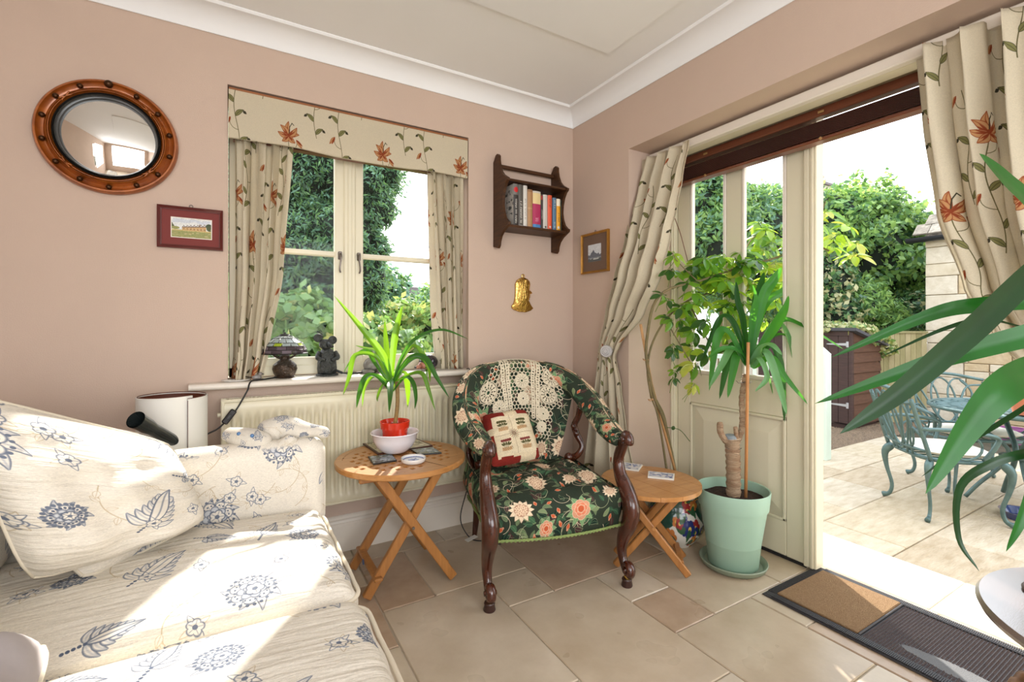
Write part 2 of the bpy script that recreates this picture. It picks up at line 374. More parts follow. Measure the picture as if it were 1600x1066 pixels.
def cottage_print():
    c = Canvas(240, 150, C255(222, 224, 222)); c.a[:54] = C255(150, 152, 96); c.a[50:60] = C255(196, 178, 120)
    for i in range(40): x = RNG.random() * 240; c.disc(x, RNG.random() * 50, 6 + 6 * RNG.random(), C255(*[(130, 142, 80), (170, 160, 104), (188, 176, 130)][i % 3]), 3)
    for i in range(16): c.disc(240 * RNG.random(), 118 + 26 * RNG.random(), 26, C255(200, 206, 214), 8)
    for i in range(7):
        x = 62 + i * 21; h = 34 + i * 3.2; c.a[56:int(56 + h * .7), x:x + 20] = C255(196, 158, 106)
        c.stroke([(x, 56 + h * .7), (x + 10, 60 + h), (x + 20, 56 + h * .7)], 3, C255(96, 80, 70)); c.stroke([(x + 3, 56 + h * .7), (x + 18, 56 + h * .72)], 7, C255(128, 108, 92)); c.disc(x + 10, 68, 3, C255(60, 52, 50))
    c.stroke([(168, 96), (168, 108)], 6, C255(120, 92, 76)); c.disc(226, 100, 20, C255(70, 84, 60)); c.disc(232, 82, 22, C255(82, 92, 60)); c.disc(20, 72, 26, C255(150, 150, 92), 12)
    c.noise(.08, 2, 2); return c.image('watercolour of cottages')
def mountain_print():
    c = Canvas(200, 170, C255(208, 212, 216))
    for x in range(200):
        h = int(66 + 46 * math.exp(-((x - 80) / 34) ** 2) + 12 * math.exp(-((x - 150) / 22) ** 2) + 5 * math.sin(x / 6)); c.a[40:h, x] = C255(104, 108, 118)
        c.a[26:40, x] = C255(150, 156, 160); c.a[:int(30 + 5 * math.sin(x / 9)), x] = C255(88, 92, 92)
    c.disc(120, 24, 46, C255(206, 208, 204), 5); c.noise(.12, 2, 2); return c.image('grey mountain print')
def floral_china():
    c = Canvas(600, 300, C255(226, 222, 212)); rnd = random.Random(8)
    c.a[236:300] = C255(150, 88, 52)
    for i in range(5): c.a[240:296, i * 120:i * 120 + 40] = C255(210, 190, 160)
    for x in (60, 300, 520): c.disc(x, 150, 92, C255(34, 74, 62), 70); c.disc(x + 20, 190, 60, C255(40, 84, 70), 30)
    for i in range(150):
        x, y = rnd.random() * 600, 20 + rnd.random() * 190
        c.flower(x, y, rnd.choice((12, 18)), 5, rnd.choice((C255(150, 42, 44), C255(40, 50, 110), C255(196, 120, 60), C255(120, 60, 90))), None, C255(224, 190, 90)); c.leaf(x, y, rnd.random() * 6, 30, 7, C255(50, 90, 60))
    return c.image('famille rose china')
def blue_china():
    c = Canvas(256, 256, C255(228, 230, 234)); b = C255(52, 76, 146)
    for k in range(40): a = k * 2 * PI / 40; c.disc(128 + 108 * math.cos(a), 128 + 108 * math.sin(a), 9, b)
    c.flower(128, 128, 60, 8, C255(170, 182, 214), b, b, 3); c.leaf(150, 150, 1, 50, 12, b); c.leaf(90, 120, 3, 40, 12, b); return c.image('blue transfer print')
def view_print(seed, cols):
    c = Canvas(160, 100, cols[0]); r = random.Random(seed)
    for i in range(60): c.disc(r.random() * 160, r.random() * 100, 6 + 16 * r.random(), cols[1 + i % (len(cols) - 1)], 3 + 6 * r.random())
    for e in (slice(0, 5), slice(95, 100)): c.a[e] = cols[-1]
    c.a[:, :5] = cols[-1]; c.a[:, 155:] = cols[-1]; return c.image('coaster print')
# ================================================================ THE ROOM
XL, YF, H = -3.20, -4.40, 2.36
m_wall = mat('pink_wall', rgb(200, 178, 162), .9, spec=.2, var=.035, vs=3, bump=.12, bs=260)
m_white = mat('white_ceiling', rgb(240, 241, 241), .85, spec=.2, var=.02, vs=2)
m_trim = mat('cream_gloss_paint', rgb(224, 217, 192), .38, var=.02, vs=5)
m_trimw = mat('warm_white_paint', rgb(228, 220, 208), .42)
m_grout = mat('pale_grout', rgb(196, 184, 164), .95)
m_glass = glass('window_glass')
WX0, WX1, WZ0, WZ1, WD = -1.831, -.712, .825, 2.080, .24
DY0, DY1, DZ1, WT = -2.40, -.480, 2.00, .44
def wall_with_hole(a0, a1, h0, h1, z0, z1, place, t):
    m = MB()
    for (p, q, r, s_) in ((a0, h0, 0, H + .04), (h1, a1, 0, H + .04), (h0, h1, 0, z0), (h0, h1, z1, H + .04)):
        if s_ - r > .001:
            if place == 'y': m.box(p, q, 0, t, r, s_)
            else: m.box(0, t, p, q, r, s_)
    return m
struct('wall_back', wall_with_hole(XL - .1, WT, WX0, WX1, WZ0, WZ1, 'y', WD), m_wall, smooth=0)
struct('wall_right', wall_with_hole(YF - .1, 0, DY0, DY1, 0, DZ1, 'x', WT), m_wall, smooth=0)
wl = MB()
for (a, b, c, d) in ((YF - .1, -3.5, 0, H), (-2.3, 0, 0, H), (-3.5, -2.3, 0, .8), (-3.5, -2.3, 2.0, H)): wl.box(XL - .12, XL, a, b, c, d)  # gap in this unseen wall is invented to let side fill in
struct('wall_left', wl, m_wall, smooth=0)
wf = MB()
for (a, b, c, d) in ((XL, -2.7, 0, H), (-.3, 0, 0, H), (-2.7, -.3, 0, .5), (-2.7, -.3, 2.2, H)): wf.box(a, b, YF - .12, YF, c, d)  # large opening made up so sky and rear fill reach the room
struct('wall_front', wf, m_wall, smooth=0)
ce = MB().box(XL - .1, .2, YF - .1, .1, H, H + .08)
struct('ceiling', ce, m_white, smooth=0)
cp = MB().box(-2.3, -.275, -2.5, -.625, H - .011, H + .001, .004)
struct('trim_5', cp, m_white)
def cove(n, c=.10, dz=.082):
    pr = [(0, H - dz), (0.004, H - dz - .002)] + [(.006 + (c - .016) * (1 - math.cos(t)), H - dz + (dz - .012) * math.sin(t)) for t in np.linspace(0, PI / 2, 8)] + [(c, H - .012), (c + .006, H - .004), (c + .006, H + .002), (0, H + .002)]
    m = MB(); L = len(pr)
    if n == 'back': fn = lambda o, z, e: (XL if e == 0 else -o, -o, z)
    else: fn = lambda o, z, e: (-o, YF if e == 0 else -o, z)
    vs = [fn(o, z, e) for e in (0, 1) for o, z in pr]
    m.add(vs, [(i, (i + 1) % L, L + (i + 1) % L, L + i) for i in range(L)]); return m
struct('trim_1', cove('back'), m_white); struct('trim_2', cove('right'), m_white)
def skirt(m, p0, p1, nrm):
    pr = [(0, 0), (.020, 0), (.020, .118), (.017, .122), (.017, .132), (.020, .136), (.016, .146), (.009, .150), (.009, .160), (.004, .166), (0, .167)]
    L = len(pr); a, b, n = Vector(p0), Vector(p1), Vector(nrm)
    vs = [e + n * o + UP * z for e in (a, b) for o, z in pr]
    m.add(vs, [(i, (i + 1) % L, L + (i + 1) % L, L + i) for i in range(L)]); return m
m = MB(); skirt(m, (XL, 0, 0), (0, 0, 0), (0, -1, 0)); struct('baseboard_back', m, m_trimw)
m = MB(); skirt(m, (0, 0, 0), (0, DY1, 0), (-1, 0, 0)); skirt(m, (0, DY1, 0), (.34, DY1, 0), (0, -1, 0)); struct('baseboard_right', m, m_trimw)

# floor: travertine tiles of the opus pattern, each its own piece
fl = struct('floor', MB().box(XL - .1, .80, YF - .1, .1, -.17, -.006), m_grout, smooth=0)
U = .2105; X0, Y0 = -.07, -.155
def tile_mat(i):
    c = [(206, 192, 172), (200, 184, 162), (210, 198, 180), (196, 180, 158), (208, 195, 174), (188, 166, 144)][i]
    m = mat('travertine_%d' % i, rgb(*c), .3, spec=.45, col2=rgb(c[0] - 26, c[1] - 29, c[2] - 32), vs=5.2 + i * .5, bump=.05, bs=70)
    N = m.node_tree; P = N.nodes['Principled BSDF']; nn = N.nodes.new('ShaderNodeTexNoise'); nn.inputs['Scale'].default_value = 7; rp = N.nodes.new('ShaderNodeMapRange')
    tcn = N.nodes.new('ShaderNodeTexCoord'); N.links.new(tcn.outputs['Object'], nn.inputs[0]); N.links.new(nn.outputs[0], rp.inputs[0]); rp.inputs[3].default_value = .24; rp.inputs[4].default_value = .34; N.links.new(rp.outputs[0], P.inputs['Roughness'])
    return m
TM = [tile_mat(i) for i in range(6)]
fixed = [(-6, -5, 2, 5), (-6, -4, 2, 5)][1:1]
cells = {}
def g(xi, yi): return X0 + xi * U, Y0 - yi * U
# (ix0, ix1, iy0, iy1): x lines -.07+ix*U, y lines -.155-iy*U
TL = [(-6, -4, 2, 5), (-6, -5, 0, 2), (-5, -3, 0, 2), (-4, -3, 2, 3), (-3, 0, 0, 3), (-4, -2, 3, 6), (-2, -1, 3, 4), (-2, -1, 4, 5), (-1, 1, 3, 5), (-2, 0, 5, 7), (-7, -6, 1, 3), (-7, -6, 3, 5), (0, 2, 5, 6), (0, 2, 6, 8), (-2, 0, 7, 9), (-1, 0, -1, 0), (-4, -1, -1, 0), (-6, -4, -1, 0), (0, 2, 1, 3), (0, 1, -1, 1), (1, 2, 3, 5), (-6, -4, 5, 7), (-4, -2, 6, 8)]
for t in TL:
    for i in range(t[0], t[1]):
        for j in range(t[2], t[3]): cells[(i, j)] = 1
rt_ = random.Random(2)
for j in range(-1, 21):
    for i in range(-15, 3):
        if (i, j) in cells: continue
        for w, h in rt_.sample([(3, 2), (2, 2), (2, 3), (3, 3), (2, 1)], 5) + [(1, 1)]:
            if i + w <= 3 and j + h <= 21 and all((a, b) not in cells for a in range(i, i + w) for b in range(j, j + h)):
                for a in range(i, i + w):
                    for b in range(j, j + h): cells[(a, b)] = 1
                TL.append((i, i + w, j, j + h)); break
tcache = {}
for k, (i0, i1, j0, j1) in enumerate(TL):
    x0, y1 = g(i0, j0); x1, y0 = g(i1, j1); x0 = max(x0, XL); x1 = min(x1, .43); y1 = min(y1, -.001); y0 = max(y0, YF); gp = .0022
    if x1 - x0 < .02 or y1 - y0 < .02: continue
    struct('tile', MB().box(x0 + gp, x1 - gp, y0 + gp, y1 - gp, -.012, 0, .003), TM[(k * 5 + i0 * 3 + 60) % 6] if (i0, j0) != (-7, 1) else TM[5], fl, smooth=0)
# threshold stones
m_thr = mat('bleached_threshold_stone', rgb(226, 220, 208), .6, col2=rgb(206, 196, 178), vs=5, bump=.2, bs=30)
for a, b in ((-.40, -.98), (-.984, -1.592), (-1.598, -2.2), (-2.206, -2.9)): struct('threshold_stone', MB().box(.435, .795, b, a, -.03, 0.0, .004), m_thr, fl, smooth=0)

# ---- window_1 in the back wall
def window():
    fr = MB(); y0, y1 = .10, .16; z0, z1, x0, x1 = .83, 2.06, WX0 + .004, WX1 - .004; xm = (-1.365 + -1.262) / 2
    fr.box(x0, x0 + .055, y0, y1, z0, z1, .003); fr.box(x1 - .055, x1, y0, y1, z0, z1, .003); fr.box(x0, x1, y0, y1, z0, z0 + .045, .003); fr.box(x0, x1, y0, y1, z1 - .06, z1, .003)
    fr.box(xm - .028, xm + .028, y0 - .004, y1, z0, z1, .005); fr.box(xm - .010, xm + .010, y0 - .010, y1, z0, z1, .003)
    w = struct('window_1', fr, m_trim)
    for (a, b, side) in ((x0 + .045, xm - .022, -1), (xm + .022, x1 - .045, 1)):
        c = MB(); yy0, yy1 = .108, .148; t = .046; zb, zt = z0 + .03, z1 - .05
        c.box(a, a + t, yy0, yy1, zb, zt, .004); c.box(b - t, b, yy0, yy1, zb, zt, .004); c.box(a + t * .9, b - t * .9, yy0, yy1, zb, zb + .05, .004); c.box(a + t * .9, b - t * .9, yy0, yy1, zt - t, zt, .004)
        c.box(a + t * .9, b - t * .9, yy0 + .004, yy1 - .004, 1.398, 1.424, .006)
        cs = struct('casement', c, m_trim, w)
        p = MB().box(a + t * .9, b - t * .9, .126, .130, zb + .045, 1.40); struct('pane', p, m_glass, cs, smooth=0)
        p = MB().box(a + t * .9, b - t * .9, .126, .130, 1.42, zt - t * .9); struct('pane', p, m_glass, cs, smooth=0)
        hx = (b - t / 2) if side < 0 else (a + t / 2); k = MB()
        k.box(hx - .009, hx + .009, .098, .109, 1.385, 1.425, .003); k.tube([(hx, .108, 1.415), (hx, .090, 1.415)], [.010, .007], 12)
        k.tube(spline([(hx, .092, 1.415), (hx - side * .002, .086, 1.39), (hx + side * .004, .088, 1.34), (hx, .092, 1.32)], 10), [.0055] * 4 + [.004] * 7, 8)
        put('window_latch', k, m_iron, w)
    return w
m_iron = mat('pewter_metal', rgb(112, 104, 98), .35, metal=.8, var=.3, vs=60)
window()
sill = MB(); n = 14
pr = [(.11, .800), (.11, .826), (-.065, .826)] + [(-.070 - .013 * math.sin(t), .813 + .013 * math.cos(t)) for t in np.linspace(0, PI, 8)] + [(0, .800)]
L = len(pr); vs = [(x, y, z) for x in (WX0 + .002, WX1 - .002) for y, z in pr]
sill.add(vs, [tuple(range(L)), tuple(range(L, 2 * L))[::-1]] + [(i, L + i, L + (i + 1) % L, (i + 1) % L) for i in range(L)])
pr2 = [(-.001, .826), (-.060, .826)] + [(-.066 - .013 * math.sin(t), .813 + .013 * math.cos(t)) for t in np.linspace(0, PI, 8)] + [(-.001, .800)]; L = len(pr2)
for xa, xb in ((-1.962, WX0 + .002), (WX1 - .002, -.58)):
    vs = [(x, y, z) for x in (xa, xb) for y, z in pr2]
    sill.add(vs, [tuple(range(L)), tuple(range(L, 2 * L))[::-1]] + [(i, L + i, L + (i + 1) % L, (i + 1) % L) for i in range(L)])
struct('trim_3', sill, m_trimw)

# ---- door_1: the closed leaf, its frame; door opening beyond stands open
DX = .35
def door():
    a, b = -.505, -1.245; y = lambda t: a + (b - a) * t
    st = MB(); zt = 1.965; zb = .012
    st.box(DX, DX + .045, a, -.590, zb, zt, .004); st.box(DX, DX + .045, -1.112, -1.213, zb, zt, .004)
    st.box(DX + .001, DX + .044, -.59, -1.112, zb, .175, .004); st.box(DX + .001, DX + .044, -.59, -1.112, .640, .800, .004); st.box(DX + .001, DX + .044, -.59, -1.112, 1.86, zt, .004)
    st.box(DX + .002, DX + .043, -.808, -.895, .795, 1.87, .004)
    d = struct('door_1', st, m_trim)
    pn = MB(); pn.box(DX + .016, DX + .034, -.585, -1.117, .17, .645)
    pts = [(-.612, .198), (-1.090, .198), (-1.090, .618), (-.612, .618)]; ins = .062
    vs = [(DX + .015, p, q) for p, q in pts] + [(DX + .003, p + (ins if i in (1, 2) else -ins), q + (ins if i < 2 else -ins)) for i, (p, q) in enumerate(pts)]
    pn.add(vs, [(0, 1, 5, 4), (1, 2, 6, 5), (2, 3, 7, 6), (3, 0, 4, 7), (4, 5, 6, 7)]); struct('panel', pn, m_trim, d, smooth=0)
    for (p, q, r, s_) in ((-.59, -1.112, .17, .64),):
        bd = MB()
        for k in (0, 1): bd.box(DX - .004, DX + .006, (p, q)[k], (p - .014, q + .014)[k], r, s_, .003); bd.box(DX - .004, DX + .006, p, q, (r, s_ - .014)[k], (r + .014, s_)[k], .003)
        struct('panel_moulding', bd, m_trim, d)
    for p, q in ((-.59, -.808), (-.895, -1.112)):
        struct('pane', MB().box(DX + .020, DX + .025, p, q, .80, 1.86), m_glass, d, smooth=0)
        bd = MB()
        for k in (0, 1):
            bd.box(DX - .003, DX + .020, (p, q + .016)[k], (p - .016, q)[k], .80, 1.86, .004)
        bd.box(DX - .003, DX + .020, p, q, .80, .822, .004); struct('glazing_bead', bd, m_trimw, d)
    ast = MB(); ast.box(DX - .012, DX + .05, -1.213, -1.246, zb, zt, .003); ast.box(DX - .018, DX + .05, -1.222, -1.237, zb, zt, .004); ast.box(DX - .016, DX - .006, -1.196, -1.216, zb, zt, .003); struct('astragal', ast, m_trim, d)
    struct('weather_strip', MB().box(DX - .003, DX + .04, a, -1.2, .001, .012), mat('black_rubber_strip', rgb(30, 28, 28), .8), d, smooth=0)
    f = MB()
    f.box(.325, .40, DY1 - .0, DY1 - .024, 0, 1.985, .004); f.box(.318, .345, DY1, DY1 - .014, 0, 1.985, .003)
    f.box(.325, .40, DY0, DY0 + .03, 0, 1.985, .004); f.box(.325, .40, DY0, DY1, 1.965, DZ1, .004)
    struct('trim_4', f, m_trim)
door()
# second leaf folded back outside against the wall beyond the right curtain
d2 = MB(); d2.box(.46, 1.16, -2.27, -2.225, .012, .17, .004); d2.box(.46, 1.16, -2.27, -2.225, 1.86, 1.965, .004)
for p in (.46, 1.06): d2.box(p, p + .1, -2.27, -2.225, .012, 1.965, .004)
d2.box(.55, 1.07, -2.26, -2.235, .17, .65); dd = struct('door_2', d2, m_trim); struct('pane', MB().box(.55, 1.07, -2.25, -2.245, .65, 1.87), m_glass, dd, smooth=0)

# ================================================================ BLINDS, CURTAINS, PELMET
m_dbrown = mat('dark_mahogany_wood', rgb(70, 38, 32), .38, var=.35, vs=14, stretch=(1, .1, 6))
m_mbrown = mat('mahogany_rail', rgb(112, 62, 42), .35, var=.25, vs=12, stretch=(1, .1, 6), coat=.3)
b = thing('wooden_blind', 'dark mahogany venetian blind drawn up at the head of the garden door', 'blind', (.30, -1.3, 1.83))
put('headrail', MB().box(.275, .322, -2.19, -.50, 1.925, 1.962, .004), m_mbrown, b)
put('bottom_rail', MB().box(.268, .322, -2.19, -.50, 1.822, 1.836, .004), m_mbrown, b)
sl = MB().box(.270, .320, -2.19, -.50, 0, .0032, .001); s0 = put('slat', sl, m_dbrown, b, origin=None)
s0.location = (0, 0, 1.840 - 1.83 + 1.83)
s0.location = (0, 0, 1.840)
for i in range(1, 14): dup(s0, 'slat', b, (0, 0, 1.840 + i * .0046), (0, 0, 0))
k = MB()
for y in (-.75, -1.3, -1.85): k.box(.266, .268, y - .012, y + .012, 1.934, 1.944, .001); k.tube([(.267, y, 1.829), (.262, y, 1.829)], .006, 8)
put('cord_clip', k, mat('brass_clip', rgb(196, 160, 110), .4, metal=.6), b)
put('pull_cord', MB().tube(spline([(.262, -.55, 1.93), (.26, -.55, 1.7), (.262, -.60, 1.55), (.27, -.64, 1.40)], 16), .0022, 6), mat('brown_cord', rgb(120, 84, 66), .8), b)
tr = thing('curtain_track', 'cream curtain track fixed under the reveal above the garden door', 'curtain rail', (.12, -1.3, 1.96))
put('rail', MB().box(.13, .165, -2.2, -.495, 1.945, 1.985, .004), m_trimw, tr)
put('fascia', MB().box(.17, .24, -2.2, -.495, 1.95, 1.999, .006), m_trim, tr)
wb = thing('window_blind', 'dark red wooden blind drawn up behind the pelmet of the small window', 'blind', (-1.27, .06, 1.87))
for i in range(5): put('slat', MB().box(WX0 + .02, WX1 - .02, .045, .085, 1.868 + i * .009, 1.8725 + i * .009, .001), m_mbrown if i == 0 else m_dbrown, wb)

IMG_CUR = curtain_print()
m_cur = mat('embroidered_linen', (1, 1, 1), .85, spec=.15, img=IMG_CUR, bump=.15, bs=700, trans=.18)
m_lin = mat('curtain_lining', rgb(222, 212, 190), .9, spec=.1)
def drape(name, label, tab, n_pleat, amp, nz=70, ufull=None, phase=0.0, zlab=None, back=.006, head=True):
    """tab: rows (z, ax, ay, bx, by): the two edges of the cloth at height z, listed from the floor up."""
    z0, z1 = tab[0][0], tab[-1][0]; nu = n_pleat * 14; wd = ufull
    def fn(a, t, off=0):
        z = z0 + (z1 - z0) * t; r = interp(tab, z); ax, ay, bx, by = r[:4]; dx, dy = bx - ax, by - ay; L = math.hypot(dx, dy) + 1e-6; nx, ny = -dy / L, dx / L
        A = amp * (r[4] if len(r) > 4 else 1); ph = 2 * PI * n_pleat * a + phase
        w = math.sin(ph + .5 * math.sin(ph * .5 + z * 2)) * A * (1 + .35 * math.sin(a * 17 + z * 1.3)) + .3 * A * math.sin(ph * 2.1 + z * 4)
        sh = .25 * A * math.sin(2 * ph + 1)
        return (ax + dx * a + nx * (w + off) + dx / L * sh, ay + dy * a + ny * (w + off) + dy / L * sh, z)
    m = MB().grid(fn, nu, nz, uvf=lambda a, t: (a * wd / .48 + phase * .13, (z0 + (z1 - z0) * t) / .77 + .35))
    n0 = len(m.v); m.grid(lambda a, t: fn(a, t, back), nu, nz, uvf=lambda a, t: (a * wd / .55, (z0 + (z1 - z0) * t) / .96), flip=True)
    row = nu + 1
    m.f += [(i, i + 1, n0 + i + 1, n0 + i)[::-1] for i in range(nu)] + [(nz * row + i, nz * row + i + 1, n0 + nz * row + i + 1, n0 + nz * row + i) for i in range(nu)]
    m.f += [(j * row, (j + 1) * row, n0 + (j + 1) * row, n0 + j * row)[::-1] for j in range(nz)] + [(j * row + nu, (j + 1) * row + nu, n0 + (j + 1) * row + nu, n0 + j * row + nu) for j in range(nz)]
    return m, fn
# small window curtains
m, f = drape('c', '', [(.828, -1.818, -.010, -1.705, -.010, 1.1), (.95, -1.812, .0, -1.680, .0, 1), (1.3, -1.808, .01, -1.622, .01, .95), (1.90, -1.808, .03, -1.580, .03, .8)], 4, .030, ufull=.75)
tag(put('window_curtain', m, m_cur, smooth=180), 'floral linen curtain hanging at the left side of the small window', 'curtain')
m, f = drape('c', '', [(.830, -.880, .03, -.735, .01, 1), (1.2, -.905, .03, -.735, .015, 1), (1.90, -.93, .03, -.735, .02, .8)], 4, .028, ufull=.75, phase=1)
tag(put('window_curtain', m, m_cur, smooth=180), 'floral linen curtain hanging at the right side of the small window', 'curtain')
pel = thing('pelmet', 'flat floral linen pelmet across the top of the small window', 'pelmet', ((WX0 + WX1) / 2, 0, 1.9))
pm = MB().grid(lambda a, t: (lerp(WX0 + .004, WX1 - .010, a), -.012 + .004 * math.sin(a * 21) * (1 - t) - (.012 if False else 0), 1.853 + .204 * t + .006 * math.sin(a * 9) * (1 - t)), 60, 12, uvf=lambda a, t: (a * 1.11 / .42 + .02, .12 + t * .21 / .80))
pm.grid(lambda a, t: (lerp(WX0 + .004, WX1 - .010, a), -.002 + .004 * math.sin(a * 21) * (1 - t), 1.853 + .204 * t + .006 * math.sin(a * 9) * (1 - t)), 60, 12, flip=True)
m_pel = m_cur
put('fabric_panel', pm, m_cur, pel, smooth=180)
put('batten', MB().box(WX0 + .004, WX1 - .004, -.001, .05, 2.052, 2.072, .002), mat('orange_pine_batten', rgb(150, 92, 48), .5, var=.2), pel)

# garden door curtains: edges read off the photograph on upright planes in and before the reveal
def edge(rows):
    out = []
    for (v, uL, uR, x0, x1, am) in rows:
        a = BX(uL, v, x0); b = BX(uR, v, x1); out.append((( a.z + b.z) / 2, a.x, a.y, b.x, b.y, am))
    return sorted(out)
rows = [(236, 1003, 1078, .10, .10, .6), (290, 991, 1066, .07, .09, .8), (330, 982, 1056, .02, .06, .85), (370, 974, 1045, -.045, .02, .9), (430, 957, 1030, -.055, -.01, .9), (490, 943, 1003, -.055, -.03, .75), (540, 934, 966, -.055, -.05, .35), (556, 932, 960, -.055, -.05, .3), (600, 927, 968, -.055, -.05, .6), (660, 918, 976, -.06, -.045, .9)]
tb = edge(rows); bz, bx0, by0, bx1, by1, _ = tb[0]
tb = [(.03, -.08, by0 + .05, -.06, by1 - .12, 1.2), (.25, -.075, by0 + .03, -.055, by1 - .08, 1.2)] + tb
m, f = drape('c', '', tb, 4, .034, nz=110, ufull=.85)
tag(put('door_curtain', m, m_cur, smooth=180), 'floral linen curtain left of the garden door, tied back to a grey knob', 'curtain')
hb = thing('curtain_holdback', 'round grey glass holdback knob pinning the tied door curtain', 'knob', (-.06, -.33, .915))
hp = BX(947, 549, -.085)
k = MB(); k.tube([hp + Vector((.08, .03, 0)), hp + Vector((.01, 0, 0))], .008, 10); put('stem', k, m_iron, hb)
k = MB(); Mx = Matrix.Translation(hp) @ Matrix.Rotation(R(-58), 4, 'Z') @ Matrix.Rotation(R(90), 4, 'X')
n0 = 0; k.lathe([(0, .016), (.010, .016), (.013, .011), (.018, .011), (.022, .006), (.030, .006), (.034, 0), (.034, -.006), (.0, -.008)], n=28); k.xf(Mx); put('rosette', k, mat('grey_pressed_glass', rgb(176, 174, 176), .15, spec=.8, coat=.6), hb)
rows = []
tb = []
for (v, uL, am) in ((72, 1428, .8), (180, 1438, .9), (330, 1458, 1), (450, 1500, .9), (520, 1545, .7), (575, 1590, .5)):
    a = BX(uL, v, .12); tb.append((a.z, .12, a.y, .09, -2.30 if v < 300 else lerp(-2.30, -2.22, (v - 300) / 275), am))
tb = sorted(tb); z_, y_ = tb[0][0], tb[0][2]
tb = [(.03, .10, -1.97, .06, -2.21, 1), (.5, .10, -1.99, .06, -2.21, .9)] + tb + [(1.965, .12, tb[-1][2] + .005, .09, -2.30, .8)]
m, f = drape('c', '', tb, 7, .036, nz=110, ufull=1.7, phase=2)
tag(put('door_curtain', m, m_cur, smooth=180), 'floral linen curtain at the far right of the open garden door', 'curtain')
# ================================================================ THE BACK WALL: mirror, pictures, shelf, ornament
m_gold = mat('antique_gilt_wood', rgb(176, 98, 30), .34, metal=.35, col2=rgb(120, 58, 18), vs=22, coat=.4, spec=.6)
m_black = mat('ebonised_black', rgb(18, 18, 17), .4, coat=.1)
m_mirror = mat('convex_mirror_glass', (.93, .94, .92), .015, metal=1)
mc = Vector((-2.213, 0, 1.772)); RM = .214
t = thing('convex_mirror', 'round convex mirror in a gilded ball-studded frame hanging on the pink wall', 'mirror', (mc.x, 0, mc.z))
MM = Matrix.Translation(mc) @ Matrix.Rotation(R(90), 4, 'X')
def lm(prof, n=72): return MB().lathe(prof, n=n).xf(MM)
k = lm([(RM * .99, 0), (RM, .008), (RM * .995, .02), (RM * .97, .030), (RM * .945, .030), (RM * .93, .024), (RM * .90, .016), (RM * .86, .014), (RM * .825, .020), (RM * .815, .034), (RM * .80, .036), (RM * .79, .030), (RM * .785, .036), (RM * .775, .036), (RM * .77, .030), (RM * .76, .036), (RM * .75, .030), (RM * .74, .026), (RM * .74, .0)])
put('frame', k, m_gold, t, 50)
k = lm([(RM * .745, .0), (RM * .745, .030), (RM * .735, .034), (RM * .72, .030), (RM * .705, .036), (RM * .69, .032), (RM * .672, .022), (RM * .672, 0)]); put('inner_ring', k, m_black, t, 50)
Rg = RM * .675; sag = .026; RR = (Rg * Rg + sag * sag) / (2 * sag)
k = lm([(Rg * (i / 14), .018 + sag - (RR - math.sqrt(RR * RR - (Rg * i / 14) ** 2))) for i in range(14, -1, -1)]); put('glass', k, m_mirror, t, 180)
m_ball = mat('bronze_ball', rgb(70, 44, 24), .28, metal=.7)
for i in range(14):
    a = R(90) + i * 2 * PI / 14; big = i == 0; c = Vector((mc.x + RM * .885 * math.cos(a), -.024, mc.z + RM * .885 * math.sin(a))) if not big else Vector((mc.x, -.028, mc.z + RM * .92))
    put('ball', MB().ball(c, .014 if big else .0095), m_ball, t, 180)
for a0 in (45, 135, 225, 315):
    for s_ in (-1, 1):
        k = MB(); pp = [mc + Vector((RM * .79 * math.cos(R(a0 + s_ * q)) , -.038, RM * .79 * math.sin(R(a0 + s_ * q)))) for q in range(-7, 8, 2)]
        pp = [mc + Vector(((RM * (.79 + s_ * .0035 * q)) * math.cos(R(a0 + q)), -.037, RM * (.79 + s_ * .0035 * q) * math.sin(R(a0 + q)))) for q in range(-7, 8, 2)]
        k.tube(pp, .0032, 6); put('cross_ribbon', k, m_gold, t, 180)

